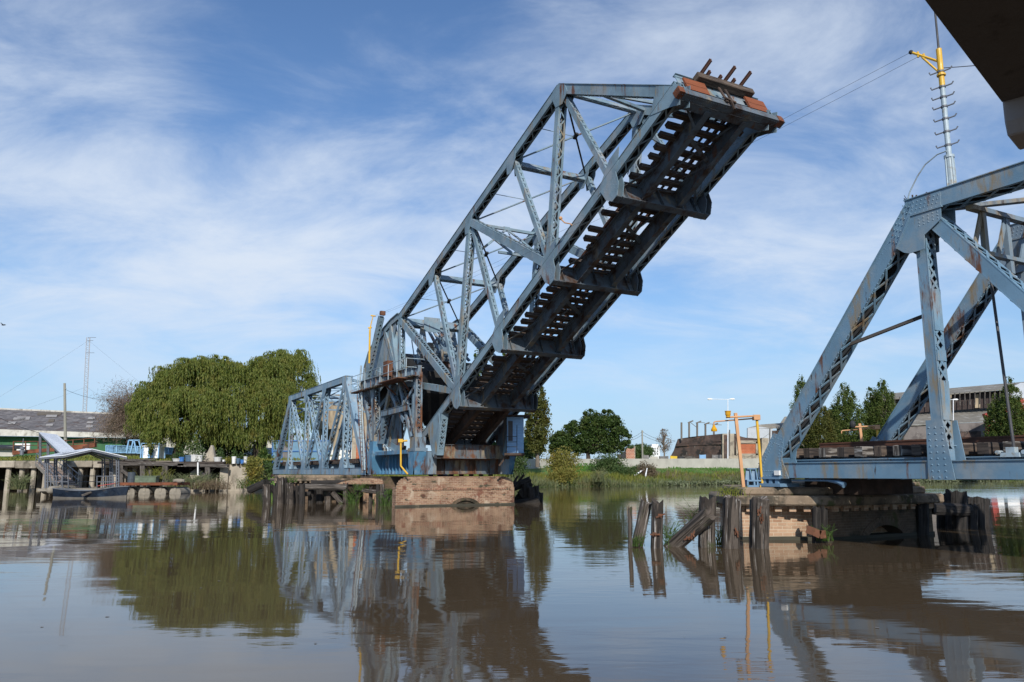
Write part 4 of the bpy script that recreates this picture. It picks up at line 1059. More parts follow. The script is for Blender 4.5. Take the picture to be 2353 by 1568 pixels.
# ================================================================ timber piles
def timber(name, label, P, Q, w, d=None, mt='pile', rag=.12, up=None, group=None, irons=0):
    """weathered baulk with a ragged split end at Q"""
    P = V(P); Q = V(Q); dn = (Q - P).normalized(); d = d or w
    if up is None: up = Y3 if abs(dn.z) > .6 else Z3
    sd = dn.cross(up).normalized(); u2 = sd.cross(dn).normalized()
    mb = MB(); L = (Q - P).length
    rings = 6; n = 12
    ref = []
    for k in range(rings + 1):
        f = k / rings; row = []
        for j in range(n):
            t = 2 * math.pi * j / n
            x, y = math.cos(t), math.sin(t)
            m = max(abs(x), abs(y)) ** .75
            r = 1 + random.uniform(-.05, .05) + (.04 * math.sin(j * 2.7))
            p = P + dn * (L * f) + sd * (x / m * w / 2 * r) + u2 * (y / m * d / 2 * r)
            if k == rings: p += dn * random.uniform(-rag, rag * .4)
            row.append(p)
        ref.append(row)
    o = random.random() * 30
    for k in range(rings):
        for j in range(n):
            j2 = (j + 1) % n
            mb.face([ref[k][j], ref[k][j2], ref[k + 1][j2], ref[k + 1][j]], [(o + L * k / rings, j * w / 3), (o + L * k / rings, j * w / 3 + w / 3), (o + L * (k + 1) / rings, j * w / 3 + w / 3), (o + L * (k + 1) / rings, j * w / 3)])
    cc = Q - dn * rag * 1.2
    for j in range(n): mb.face([ref[rings][j], ref[rings][(j + 1) % n], cc], [(o, 0), (o, .1), (o + .1, .05)])
    if not irons:
        return tag(mb.build(name, M[mt]), label, 'timber', group)
    root = thing(name, label, 'timber', P, group)
    mb.build('post', M[mt], root)
    for k in range(irons):
        m2 = MB(); c = P + dn * (L * random.uniform(.45, .85)) - u2 * 0 - Y3 * (d * .55) + sd * random.uniform(-.12, .12)
        a = random.uniform(0, 3.1)
        q = X3 * math.cos(a) + Z3 * math.sin(a)
        m2.bar(c - q * .12, c + q * .14 - Y3 * .05, .04, .03, Y3); m2.obox(c, X3 * .05, Y3 * .015, Z3 * .05); m2.tube([c, c - Y3 * .09], .018, 6)
        m2.build('iron_strap', M['rust'], root)
    return root
g = 'old timber fender piles by the right pier'
def pl2(u, v, Y): return at(u, v, Y)
D_ = V((0, 0, -.7))
def upright(lbl, ub, vb, ut, vt, Y, w, irons=0, mt='pile', name='timber_pile', group=g, d=None):
    p, q = at(ub, vb, Y), at(ut, vt, Y); dn = (q - p)
    return timber(name, lbl, p - dn * (.8 / max(.3, dn.length)), q, w, d, mt, group=group, irons=irons)
upright('thin splintered stake leftmost of the fender piles by the right pier', 1448, 1258, 1448, 1166, 21.9, .11)
upright('dark leaning pile beside the thin splintered stake', 1464, 1255, 1486, 1150, 22.3, .30)
upright('dark upright pile with iron straps next to the leaning pile', 1509, 1258, 1511, 1148, 21.8, .31, 2)
p, q = at(1548, 1256, 22.3), at(1632, 1180, 21.6)
timber('timber_brace', 'fallen diagonal timber brace leaning against the ragged wide pile', p - (q - p) * .25, q, .40, .36, 'pile', .1, group=g, irons=2)
upright('wide ragged pile that holds up the fallen diagonal brace', 1624, 1257, 1626, 1142, 22.1, .42)
upright('thick square pile with iron strap left of the pale topped pile before the brick', 1680, 1259, 1682, 1142, 21.8, .44, 1)
upright('thick pale streaked pile standing before the lit brick face of the right pier', 1744, 1259, 1746, 1140, 21.8, .47, 2)
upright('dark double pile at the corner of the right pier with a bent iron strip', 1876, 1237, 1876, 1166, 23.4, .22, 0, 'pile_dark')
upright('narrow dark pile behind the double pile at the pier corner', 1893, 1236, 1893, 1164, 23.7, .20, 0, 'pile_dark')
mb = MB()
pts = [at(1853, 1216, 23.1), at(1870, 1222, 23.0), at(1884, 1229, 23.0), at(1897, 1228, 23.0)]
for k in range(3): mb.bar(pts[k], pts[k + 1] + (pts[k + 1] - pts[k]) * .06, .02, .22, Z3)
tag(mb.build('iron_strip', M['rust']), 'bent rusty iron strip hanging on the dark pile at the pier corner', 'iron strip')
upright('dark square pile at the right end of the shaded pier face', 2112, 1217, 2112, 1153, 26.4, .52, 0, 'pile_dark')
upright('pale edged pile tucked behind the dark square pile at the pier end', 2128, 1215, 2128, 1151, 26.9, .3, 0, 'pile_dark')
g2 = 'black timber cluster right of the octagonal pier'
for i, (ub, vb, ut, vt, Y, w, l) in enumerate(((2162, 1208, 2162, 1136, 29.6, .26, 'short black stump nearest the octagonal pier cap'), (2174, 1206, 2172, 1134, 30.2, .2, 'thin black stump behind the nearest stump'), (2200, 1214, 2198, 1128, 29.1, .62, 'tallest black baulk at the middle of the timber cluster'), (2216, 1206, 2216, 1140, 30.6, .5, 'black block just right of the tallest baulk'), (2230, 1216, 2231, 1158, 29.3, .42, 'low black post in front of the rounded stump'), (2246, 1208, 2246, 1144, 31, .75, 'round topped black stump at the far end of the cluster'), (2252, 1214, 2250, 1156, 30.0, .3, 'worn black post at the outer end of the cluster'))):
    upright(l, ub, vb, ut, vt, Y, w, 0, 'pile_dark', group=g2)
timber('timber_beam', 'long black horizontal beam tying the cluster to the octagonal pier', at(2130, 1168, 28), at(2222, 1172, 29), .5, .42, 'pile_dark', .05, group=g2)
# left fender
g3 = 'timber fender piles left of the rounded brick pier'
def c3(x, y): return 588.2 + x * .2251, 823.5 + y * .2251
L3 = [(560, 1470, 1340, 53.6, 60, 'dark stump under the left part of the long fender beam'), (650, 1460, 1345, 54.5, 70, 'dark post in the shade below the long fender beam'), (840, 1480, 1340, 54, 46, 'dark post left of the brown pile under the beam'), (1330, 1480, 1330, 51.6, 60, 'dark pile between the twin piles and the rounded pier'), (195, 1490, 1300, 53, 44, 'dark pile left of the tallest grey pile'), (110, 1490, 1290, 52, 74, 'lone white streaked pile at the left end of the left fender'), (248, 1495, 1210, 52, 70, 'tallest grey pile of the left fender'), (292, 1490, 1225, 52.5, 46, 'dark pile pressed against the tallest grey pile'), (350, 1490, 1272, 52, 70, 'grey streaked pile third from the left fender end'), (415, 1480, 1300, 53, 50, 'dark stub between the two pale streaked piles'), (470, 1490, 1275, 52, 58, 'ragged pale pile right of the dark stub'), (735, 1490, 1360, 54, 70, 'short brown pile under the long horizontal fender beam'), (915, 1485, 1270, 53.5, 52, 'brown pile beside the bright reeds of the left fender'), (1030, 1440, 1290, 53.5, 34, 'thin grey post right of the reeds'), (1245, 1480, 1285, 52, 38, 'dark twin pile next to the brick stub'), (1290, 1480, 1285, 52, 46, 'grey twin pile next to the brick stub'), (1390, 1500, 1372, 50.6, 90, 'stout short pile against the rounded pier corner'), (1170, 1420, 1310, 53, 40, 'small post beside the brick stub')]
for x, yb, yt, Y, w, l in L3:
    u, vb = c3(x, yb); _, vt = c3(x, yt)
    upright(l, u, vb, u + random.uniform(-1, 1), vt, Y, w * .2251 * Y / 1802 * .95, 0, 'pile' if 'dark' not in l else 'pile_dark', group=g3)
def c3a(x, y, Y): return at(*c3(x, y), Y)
for P, Q, w, l, m_ in ((c3a(500, 1310, 53), c3a(925, 1320, 53.4), .36, 'long brown horizontal beam of the left fender', 'old_timber'), (c3a(380, 1385, 53), c3a(560, 1385, 53), .3, 'lower dark beam behind the pale fender piles', 'pile_dark'), (c3a(780, 1370, 53), c3a(880, 1490, 53), .34, 'fallen diagonal baulk beneath the long fender beam', 'pile'), (c3a(1050, 1345, 53.2), c3a(1390, 1385, 51.5), .26, 'thin sagging beam running to the rounded pier', 'pile'), (c3a(150, 1300, 53), c3a(240, 1440, 53.5), .3, 'dark slanting plank behind the lone streaked pile', 'pile_dark'), (c3a(-60, 1340, 56), c3a(110, 1270, 55), .5, 'dark log lying at the foot of the left bank', 'pile_dark'), (c3a(560, 1300, 55.0), c3a(900, 1300, 55.5), .7, 'black beam added to darken the gap under the second pier cap', 'pile_dark')):
    timber('timber_beam', l, P, Q, w, w, m_, .06, group=g3)  # the black beam is added to deepen the dark under the pier cap
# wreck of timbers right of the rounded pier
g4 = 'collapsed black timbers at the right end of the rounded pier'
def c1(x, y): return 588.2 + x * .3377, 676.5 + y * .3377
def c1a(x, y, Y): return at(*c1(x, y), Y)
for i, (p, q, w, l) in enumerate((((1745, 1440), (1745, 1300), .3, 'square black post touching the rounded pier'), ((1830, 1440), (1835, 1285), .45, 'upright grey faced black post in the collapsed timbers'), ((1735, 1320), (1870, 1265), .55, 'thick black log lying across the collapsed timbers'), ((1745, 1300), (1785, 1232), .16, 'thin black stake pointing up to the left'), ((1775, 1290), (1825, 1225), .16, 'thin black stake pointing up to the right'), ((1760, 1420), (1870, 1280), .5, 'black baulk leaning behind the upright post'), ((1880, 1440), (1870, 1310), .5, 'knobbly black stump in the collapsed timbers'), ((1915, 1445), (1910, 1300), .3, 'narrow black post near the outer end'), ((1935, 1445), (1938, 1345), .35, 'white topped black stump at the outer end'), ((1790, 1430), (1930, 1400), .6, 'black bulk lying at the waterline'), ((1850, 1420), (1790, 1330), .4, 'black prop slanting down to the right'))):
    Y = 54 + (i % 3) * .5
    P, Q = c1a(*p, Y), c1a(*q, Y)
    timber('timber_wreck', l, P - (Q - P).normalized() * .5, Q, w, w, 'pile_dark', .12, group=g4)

# ================================================================ signal gantries
def gantry(loc, dx, s, label, lamps):
    G = thing('signal_gantry', label, 'signal gantry', loc, 'orange and yellow signal gantries on the right pier')
    loc = V(loc)
    mb = MB(); mb.bar(loc, loc + V((-.14 * s, 0, 2.32 * s)), .095 * s, .08 * s, Y3); mb.build('post', M['orange'], G)
    b = loc + V((.62 * s, .05, 0))
    mb = MB(); mb.tube([b, b + V((-.08 * s, 0, 2.25 * s))], .042 * s, 10); mb.obox(b + V((.02, 0, .03)), X3 * .13 * s, Y3 * .1, Z3 * .03); mb.plate([b + V((0, 0, .25 * s)), b + V((.22 * s, 0, .02)), b + V((0, 0, .02))], Y3 * .03); mb.build('post', M['yellow'], G)
    top = b + V((-.09 * s, 0, 2.18 * s))
    mb = MB(); mb.obox(top, X3 * .105 * s, Y3 * .10 * s, Z3 * .085 * s); mb.build('box', M['orange'], G, bevel=.01)
    mb = MB(); mb.tube([top + V((-.1, -.06, .04)), top + V((-.99 * s, -.1, -.0 * s))], .03 * s, 8); mb.tube([top + V((-.1, .06, -.03)), top + V((-1.32 * s, .0, -.13 * s)), top + V((-1.36 * s, 0, -.16 * s)), top + V((-1.36 * s, 0, -.24 * s))], .022 * s, 8); ga = mb.build('arm', M['orange'], G)
    if lamps:
        c = top + V((-.93 * s, -.12, .0))
        mb = MB(); mb.tube([c, c + Z3 * .06, c + Z3 * .07, c + Z3 * .17, c + Z3 * .18, c + Z3 * .2], [.07, .07, .09, .09, .1, .1], 12); mb.build('beacon', M['lamp_amber'], ga)
        c = top + V((-1.36 * s, 0, -.24 * s))
        mb = MB(); mb.tube([c, c - Z3 * .05, c - Z3 * .14, c - Z3 * .20], [.03, .05, .10, .09], 12); mb.build('bell_lamp', M['lamp_amber'], ga)
    else:
        mb = MB(); mb.sphere(top + V((-.95 * s, -.1, .1)), .12, .1, .16); mb.build('hooded_lamp', M['black'], ga)
g0 = at(1708, 1113, 25); g0.z = 1.56
gantry(g0, 1, 1.0, 'near orange and yellow signal gantry with amber beacon and bell lamp on the right pier', True)
g1 = at(1990, 1070, 30.4); g1.z = 1.56
gantry(g1, 1, 1.0, 'far signal gantry with black hooded lamp beyond the end posts of the right span', False)
cb = thing('cast_buffer', 'light blue cast iron buffer block with slots beside the near signal gantry', 'buffer block', at(1731, 1110, 25.3))
mb = MB(); c = at(1731, 1110, 25.3); c.z = 1.56
for x in (-.2, -.02, .17):
    mb.plate([c + V((x - .06, 0, .2)), c + V((x + .10, 0, .2)), c + V((x + .13, .1, .56)), c + V((x + .02, .1, .56))], Y3 * .05)
    mb.plate([c + V((x + .09, -.25, .2)), c + V((x + .09, .25, .2)), c + V((x + .12, .2, .56)), c + V((x + .12, .0, .56))], X3 * .03)
mb.obox(c + V((0.02, .1, .57)), X3 * .2, Y3 * .12, Z3 * .02)
mb.build('upper_ribs', M['cast_blue'], cb)
mb = MB()
mb.obox(c + V((0, 0, .03)), X3 * .27, Y3 * .27, Z3 * .03); mb.obox(c + V((0, 0, .2)), X3 * .27, Y3 * .27, Z3 * .025)
for x in (-.25, -.04, .06, .25): mb.obox(c + V((x, 0, .11)), X3 * .025, Y3 * .26, Z3 * .08)
mb.build('slotted_base', M['cast_blue'], cb)

# ================================================================ overhead concrete deck of the neighbouring bridge
KD = .2
deck = thing('concrete_bridge', 'dark underside of a concrete road deck crossing the top right corner', 'bridge deck', B(1.5, 3, 3.2))
zd = 3.2
e0, e1 = V((8.04, 12.04, 0)) * KD, V((5.31, 9.22, 0)) * KD
ed = (e0 - e1).normalized(); sdv = V((ed.y, -ed.x, 0))
mb = MB(); q0, q1 = e0, e1 - ed * 1.6
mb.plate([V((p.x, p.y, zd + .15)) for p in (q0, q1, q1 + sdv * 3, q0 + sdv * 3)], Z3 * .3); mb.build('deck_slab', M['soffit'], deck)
for o in (.22, .55, .95):
    mb = MB(); mb.bar(V((*(e1 - ed * 1.6 + sdv * o).xy, zd - .006)), V((*(e0 + sdv * o).xy, zd - .003)), .012, .006); mb.build('soffit_joint', M['black'], deck)
mb = MB()
prof = [(-.40, .5), (-.40, -.02), (-.40, -.34), (-.30, -.56), (.5, -.56), (.5, .5)]
pr = [V((*(e0 + ed * (x + .42) * KD).xy, zd + z * KD)) for x, z in prof]
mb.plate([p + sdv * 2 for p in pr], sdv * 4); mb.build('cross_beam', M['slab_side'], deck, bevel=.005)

# ================================================================ water and land
mb = MB()
mb.face([(-2500, -60, 0), (2500, -60, 0), (2500, 2500, 0), (-2500, 2500, 0)])
wm, t, b = new_mat('river_water')
pos = t.node('ShaderNodeNewGeometry').outputs['Position']
b.inputs['Base Color'].default_value = (.080, .057, .034, 1)
b.inputs['Roughness'].default_value = .035; b.inputs['IOR'].default_value = 1.33
w1 = t.noise(t.vmul(pos, (.55, 1.0, 1)), .55, 2, .5, .3)
w2 = t.noise(t.vmul(pos, (.35, 1.0, 1)), 2.6, 3, .55, .4)
patch = t.ramp(t.noise(t.vmul(pos, (.35, 1, 1)), .09, 4), .44, .62, .2, 1.6)
h = t.math('ADD', t.math('MULTIPLY', w1, .06), t.math('MULTIPLY', t.math('MULTIPLY', w2, .022), patch))
t.put(b.inputs['Normal'], t.bump(h, .155, 1.0))
kind(mb.build('river_water', wm), 'structure')
mb = MB()
for k in range(34):
    y = 9 + 60 * random.random() ** 2; x = random.uniform(-.62, .62) * y; r = random.uniform(.008, .028)
    mb.face([(x + r * math.cos(a_) * random.uniform(.6, 1.6), y + r * math.sin(a_) * random.uniform(.6, 1.6), .006) for a_ in (0, 1.2, 2.5, 3.7, 5)])
kind(mb.build('floating_debris', M['scrap']), 'stuff')
# banks: one sheet swept along the waterline
LINE = [(-400, 20), (-120, 84), (-75, 89.5), (-50, 91), (-36, 92), (-29, 92), (-20, 94), (-12, 98), (-3, 106), (4, 112), (9, 118), (14, 118), (19, 122), (26, 128), (38, 142), (62, 158), (90, 177), (129, 203), (220, 262), (420, 380), (1500, 1000)]
PROF_N = [(-3, -.9), (0, -.03), (1.5, .45), (4, 1.1), (8, 1.9), (13, 2.7), (22, 3.6), (60, 4.0), (200, 4.2), (1600, 4.5)]
PROF_W = [(6, -.9), (6.2, .2), (6.4, 2.2), (6.5, 3.1), (7.5, 3.35), (13, 3.6), (22, 4.4), (60, 4.6), (200, 4.6), (1600, 4.6)]
mb = MB(); rows = []
for i, p in enumerate(LINE):
    q0 = V((*LINE[max(0, i - 1)], 0)); q1 = V((*LINE[min(len(LINE) - 1, i + 1)], 0)); d = (q1 - q0).normalized(); nr = V((-d.y, d.x, 0))
    wl = 1 if p[0] < -37 else (0 if p[0] > -28 else .75)
    row = []
    for (o1, z1), (o2, z2) in zip(PROF_N, PROF_W):
        o = o1 * (1 - wl) + o2 * wl; z = z1 * (1 - wl) + z2 * wl
        row.append(V((p[0] + nr.x * o, p[1] + nr.y * o, z + (random.uniform(-.1, .1) if 0 < o < 30 else 0))))
    rows.append(row)
for i in range(len(rows) - 1):
    for k in range(len(rows[0]) - 1):
        mb.face([rows[i][k], rows[i + 1][k], rows[i + 1][k + 1], rows[i][k + 1]])
kind(mb.build('ground', M['bank'], smooth=True), 'structure')
# ================================================================ left bank
# concrete wharf
wf = thing('concrete_wharf', 'old concrete wharf on columns along the left bank behind the boat landing', 'wharf', at(120, 1125, 90))
def wx(u, Y=90): return (u - 1176.5) / 1827 * Y
mb = MB(); mb.box((wx(60), 92.6, 3.15), 46, 5.6, .4); mb.build('deck', M['concrete_old'], wf)
xa = wx(-180); k = 0
while xa < wx(295):
    L = random.uniform(2.2, 3.4)
    mb = MB(); mb.box((xa + L / 2, 89.95 + random.uniform(-.08, .08), 2.95 + random.uniform(-.08, .05)), L - .06, .5, random.uniform(.62, .8)); mb.build('edge_beam', M['concrete'] if k % 2 else M['concrete_old'], wf, bevel=.06); xa += L; k += 1
mb = MB(); mb.box((wx(60), 95.2, 1.0), 46, .4, 4.2); mb.build('back_wall', M['wharf_shade'], wf)  # shade beneath the deck painted as a near-black wall
us = [-150, -110, -70, -30, 16, 47, 74, 102, 131, 156, 182, 210, 237, 262, 285, 307, 340]
for u in us:
    mb = MB(); x = wx(u)
    mb.tube([(x, 90.3, -.8), (x, 90.3, 2.5), (x, 90.3, 2.75)], [.30, .27, .38], 8); mb.build('column', M['concrete'], wf)
    mb = MB(); mb.tube([(x + .2, 93.5, -.8), (x + .2, 93.5, 2.75)], .27, 6); mb.build('column', M['concrete_old'], wf)
# timber wharf section
tw = thing('timber_wharf', 'decayed timber wharf with heavy beams and leaning props under the willow', 'wharf', at(400, 1125, 88))
def P_(u, v, Y): return at(u, v, Y)
mb = MB(); mb.bar(P_(262, 1066, 88), P_(424, 1067, 88), .5, .36); mb.build('edge_beam', M['old_timber'], tw)
mb = MB(); mb.bar(P_(410, 1069, 88), P_(524, 1071, 88), .5, .34); mb.build('edge_beam', M['old_timber'], tw)
mb = MB(); mb.obox(P_(390, 1064, 90.5), X3 * 7.0, Y3 * 2.4, Z3 * .12); mb.build('deck', M['sleeper_dark'], tw)
mb = MB()
for k in range(46):
    p = P_(random.uniform(252, 345), random.uniform(1056, 1064), 88.5 + random.uniform(-.4, 1.5)); a = random.uniform(-.25, .25)
    mb.bar(p - V((random.uniform(.5, 1.8), 0, a * .3)), p + V((random.uniform(.5, 1.8), random.uniform(-.3, .3), a * .3)), .14, .07)
mb.build('loose_planks', M['old_timber'], tw)
for u, w in ((279, .5), (329, .5), (381, .55), (478, .5)):
    mb = MB(); mb.bar(P_(u, 1124, 88), P_(u, 1068, 88), w, .45, Y3); mb.build('post', M['old_timber'], tw)
for u0, v0, u1, v1 in ((352, 1106, 378, 1085), (280, 1081, 298, 1094), (345, 1110, 347, 1080), (437, 1112, 472, 1089)):
    mb = MB(); mb.bar(P_(u0, v0, 87.7), P_(u1, v1, 87.7), .34, .3); mb.build('prop', M['old_timber'], tw)
# broken concrete wall and abutment block
mb = MB()
for u0, u1, v0, v1, Y in ((436, 475, 1076, 1118, 89.5), (484, 499, 1075, 1108, 90)):
    x0, x1 = wx(u0, Y), wx(u1, Y); z0 = -.4; z1 = at(u0, v0, Y).z
    mb.plate([(x0, Y, z0), (x1, Y, z0), (x1 + .2, Y, z1 - .9), (x1 - .6, Y, z1 - .2), (x0 + .8, Y, z1), (x0 + .2, Y, z1 - .5)], Y3 * .6)
tag(mb.build('broken_wall', M['concrete']), 'broken slanting slabs of concrete wall behind the timber props', 'wall')
mb = MB(); Y = 89.2
mb.prism([(wx(524, Y), Y), (wx(578, Y), Y + .3), (wx(582, Y), Y + 5), (wx(511, Y), Y + 5), (wx(511, Y), Y + 1.2)], -.8, 2.86)
ab = thing('quay_wall', 'tall pale concrete quay wall with a projecting edge left of the truss span', 'wall', at(545, 1128, Y))
mb.build('wall', M['concrete'], ab)
mb = MB(); mb.prism([(wx(510, Y), Y - .6), (wx(527, Y), Y - .35), (wx(527, Y), Y + 1.0), (wx(510, Y), Y + 1.0)], -.8, 2.80); mb.build('buttress', M['concrete'], ab)
mb = MB(); mb.bar((wx(510, Y), Y + .3, 2.95), (wx(580, Y), Y + .5, 2.95), .7, .12); mb.build('coping', M['concrete_old'], ab)
rk = MB()
rk.plate([(wx(462, 91), 91, 3.0), (wx(493, 91), 91, 3.0), (wx(492, 91), 91, 3.9), (wx(487, 91), 91, 5.0), (wx(483, 91), 91, 5.2), (wx(476, 91), 91, 4.4), (wx(466, 91), 91, 3.5)], Y3 * .7)
tag(rk.build('concrete_stump', M['concrete'], bevel=.1), 'pointed concrete stump on the quay between the flower pots', 'concrete stump')
wp = MB(); wp.bar(P_(455, 1093, 87.3), P_(455, 1063, 87.3), .14, .14, Y3); tag(wp.build('white_post', M['white']), 'narrow white post hanging on the timber wharf edge', 'post')

# pots in a row on the quay
g = 'flower pots along the quay edge'
pots = [(406, 1063, .95, .42, 'pot', 'wide grey basin at the left end of the row of pots'), (417.5, 1061, .62, .5, 'pot_blue', 'bright blue pot with a handle between grey and slate pots'), (434, 1062, .9, .75, 'pot_slate', 'slate blue round pot beside the big white pot'), (446.5, 1062, .95, .8, 'pot', 'largest white pot in the row on the quay'), (459, 1062, .6, .75, 'pot', 'tall white bucket right of the largest white pot'), (500, 1061, .9, .5, 'pot', 'white planter box right of the pointed stump'), (514, 1064, .35, .35, 'white', 'tiny white cup of a pot on the quay wall'), (537, 1066, .5, .8, 'white', 'tall cream bottle pot holding a leafy sprig'), (547, 1066, .45, .6, 'pot_slate', 'dark pot between the cream bottle and the teal pot'), (556.5, 1066, .45, .45, 'pot_blue', 'small teal blue pot left of the last white pot'), (563.5, 1066, .4, .8, 'pot', 'last tall white pot at the right of the row')]
for u, v, w, h, m_, l in pots:
    p = at(u, v, 89); r = w / 2; mb = MB()
    mb.tube([p, p + Z3 * h * .85, p + Z3 * h * .86, p + Z3 * h, p + Z3 * (h - .02)], [r * .78, r * .96, r * 1.05, r * 1.05, r * .85], 12)
    tag(mb.build('flower_pot', M[m_]), l, 'flower pot', g)
def bush(name, label, c, rx, ry, rz, n, m_, lu=.06, lv=.12, cat='shrub', stems=3, group=None, clumps=0, droop=.2):
    c = V(c); root = thing(name, label, cat, (c.x, c.y, c.z - rz), group)
    k = clumps or max(4, n // 250)
    cl = rand_dirs(k) * (rng.random((k, 1)) ** .5) * np.array([rx, ry, rz]) * .8
    cl[:, 2] = np.abs(cl[:, 2]) * np.sign(rng.random(k) - .3)
    ix = rng.integers(0, k, n)
    sp = rand_dirs(n) * (rng.random((n, 1)) ** .45) * np.array([rx, ry, rz]) * (.55 if k > 5 else .8)
    pts = np.array(c) + cl[ix] + sp
    pts[:, 2] = np.maximum(pts[:, 2], c.z - rz * .95)
    u_, v_ = leaf_axes(n, lu, lv, droop)
    quads('foliage', pts, u_, v_, M[m_], root)
    mb = MB()
    for j in range(max(3, stems)):
        q = V(cl[j % k]) + c; mb.tube([(c.x + random.uniform(-.1, .1) * rx, c.y, c.z - rz * 1.05), (c + q) / 2 - Z3 * rz * .3, q], [.06 * rz ** .5, .04 * rz ** .5, .015], 5)
    mb.build('stems', M['bark'], root)
    return root
pg = 'pot plants and sprigs on the quay edge'
for u, v, rx, rz, n, m_, l in ((407, 1054, .7, .7, 260, 'shrub', 'low green plant spilling out of the wide grey basin'), (440, 1046, 1.3, 1.6, 900, 'shrub', 'bushy dark green plant over the big white pot'), (536, 1052, .45, .9, 260, 'weed', 'pale leafy sprig standing in the cream bottle pot'), (527, 1061, .6, .5, 220, 'shrub_yellow', 'yellow green tuft left of the cream bottle pot'), (552, 1056, .6, .8, 300, 'shrub', 'leafy plant over the dark pots near the row end'), (505, 1052, .6, .8, 300, 'shrub', 'reddish green plant above the white planter box')):
    bush('pot_plant', l, at(u, v, 89.2), rx, .5, rz, n, m_, .05, .11, 'plant', group=pg)

# floating landing: pontoon float, pavilion, covered gangway
pv = thing('landing_pavilion', 'open grey steel pavilion with metal gable roof floating behind the rowing boat', 'pavilion', at(190, 1135, 66))
Yf, Yb = 65.6, 69.4
def arch_frame(mb, Y, ul, ur, vt, ua, va, vb=1122):
    for du, in_ in ((0, 0), (5, 1)):
        pts = [at(ul + du, vb, Y), at(ul + du, vt + du * .4, Y), at(ua, va + du * .6, Y), at(ur - du, vt + du * .4, Y), at(ur - du, vb, Y)]
        for k in range(4): mb.bar(pts[k], pts[k + 1], .09, .09, Y3)
    for k in range(9):
        for uu in (ul, ur):
            s = 1 if uu == ul else -1
            v = vt + 4 + (vb - vt - 4) * k / 9; mb.bar(at(uu, v, Y), at(uu + 5 * s, v, Y), .05, .05, Y3)
for Y, ul, ur, vt, ua, va in ((Yf, 105, 273, 1053, 211, 1036), (Yb, 147, 240, 1054, 205, 1040), (67.5, 125, 258, 1054, 208, 1038)):
    mb = MB(); arch_frame(mb, Y, ul, ur, vt, ua, va); mb.build('portal_frame', M['frame_grey'], pv)
A_, B_, C_ = at(90.5, 1050.5, 65.0), at(211, 1032, 65.0), at(291.5, 1050.5, 65.0)
A2, B2, C2 = at(112, 1046, 70.5), at(196, 1031, 71.5), at(250, 1047, 71)
Am, A2m = at(146, 1046.5, 65.0), at(150, 1038.5, 71)
mb = MB(); mb.face([A_, Am, A2m, A2]); mb.face([Am, B_, B2, A2m])
up_ = Z3 * -.05; mb.face([A_ + up_, A2 + up_, A2m + up_, Am + up_]); mb.face([Am + up_, A2m + up_, B2 + up_, B_ + up_])
for p_, q_ in ((A_, Am), (Am, B_), (B_, B2), (B2, A2m), (A2m, A2), (A2, A_)): mb.face([p_, q_, q_ + up_, p_ + up_])
mb.build('roof_sheet', M['galv'], pv)
mb = MB(); mb.plate([B_, C_, C2, B2], V((0, 0, .06))); mb.build('roof_sheet', M['galv'], pv)
mb = MB()
for P, Q in ((A_, Am), (Am, B_), (B_, C_)): mb.bar(P - Z3 * .12 + Y3 * .1, Q - Z3 * .12 + Y3 * .1, .08, .14)
for f in (.25, .5, .75): mb.bar(A_.lerp(A2, f) - Z3 * .1, B_.lerp(B2, f) - Z3 * .1, .07, .1); mb.bar(B_.lerp(B2, f) - Z3 * .1, C_.lerp(C2, f) - Z3 * .1, .07, .1)
mb.build('rafter', M['frame_grey'], pv)
mb = MB(); mb.obox(at(196, 1125, 68), X3 * 2.7, Y3 * 2.3, Z3 * .10); mb.build('floor', M['float_grey'], pv)
mb = MB()
for u0, u1 in ((103, 157), (223, 273)):
    mb = MB()
    for v in (1094, 1107): mb.tube([at(u0, v - (u0 > 200) * -1, Yf), at(u1, v + .5, Yf)], .04, 6)
    for k in range(5):
        u = u0 + (u1 - u0) * k / 4; mb.bar(at(u, 1122, Yf), at(u, 1094, Yf), .06, .06, Y3)
    mb.build('railing', M['frame_grey'], pv)
mb = MB()
for v in (1094, 1107): mb.tube([at(160, v, Yb), at(240, v, Yb)], .035, 6)
mb.build('back_railing', M['frame_grey'], pv)
fg = 'pale floats under the landing pavilion'
for i, (u, Y, l) in enumerate(((116.5, 64.8, 'white cylindrical float at the left bow of the rowing boat'), (103, 66.5, 'dark faced float at the left corner of the landing'))):
    mb = MB(); p = at(u, 1127, Y); mb.tube([p - Y3 * .3, p + Y3 * .1, p + Y3 * 3.2, p + Y3 * 3.5], [.2, .34, .34, .2], 12); tag(mb.build('float', M['float_grey'], smooth=True), l, 'float', fg)
gw = thing('gangway', 'covered metal gangway sloping from the wharf down to the landing pavilion', 'gangway', at(130, 1090, 75))
Gt, Gb = [at(82, 1063, 86), at(125, 1066, 88)], [at(140, 1121, 67), at(182, 1120, 69.5)]
mb = MB(); mb.plate([Gt[0], Gt[1], Gb[1], Gb[0]], Z3 * .12); mb.build('ramp', M['pinkdeck'], gw)
mb = MB()
for k in range(15):
    f = (k + .5) / 15; mb.bar(Gt[0].lerp(Gb[0], f) + Z3 * .1, Gt[1].lerp(Gb[1], f) + Z3 * .1, .12, .06)
mb.bar(Gt[0] - Z3 * .15, Gb[0] - Z3 * .15, .1, .35)
mb.build('treads', M['float_grey'], gw)
Rt = [at(90, 994, 84), at(131, 999.5, 86)]; Rb = [at(138.5, 1041, 69), at(172, 1035.5, 70.8)]
mb = MB(); mb.plate([Rt[0], Rt[1], Rb[1], Rb[0]], Z3 * .06); mb.build('roof_sheet', M['galv'], gw)
mb = MB()
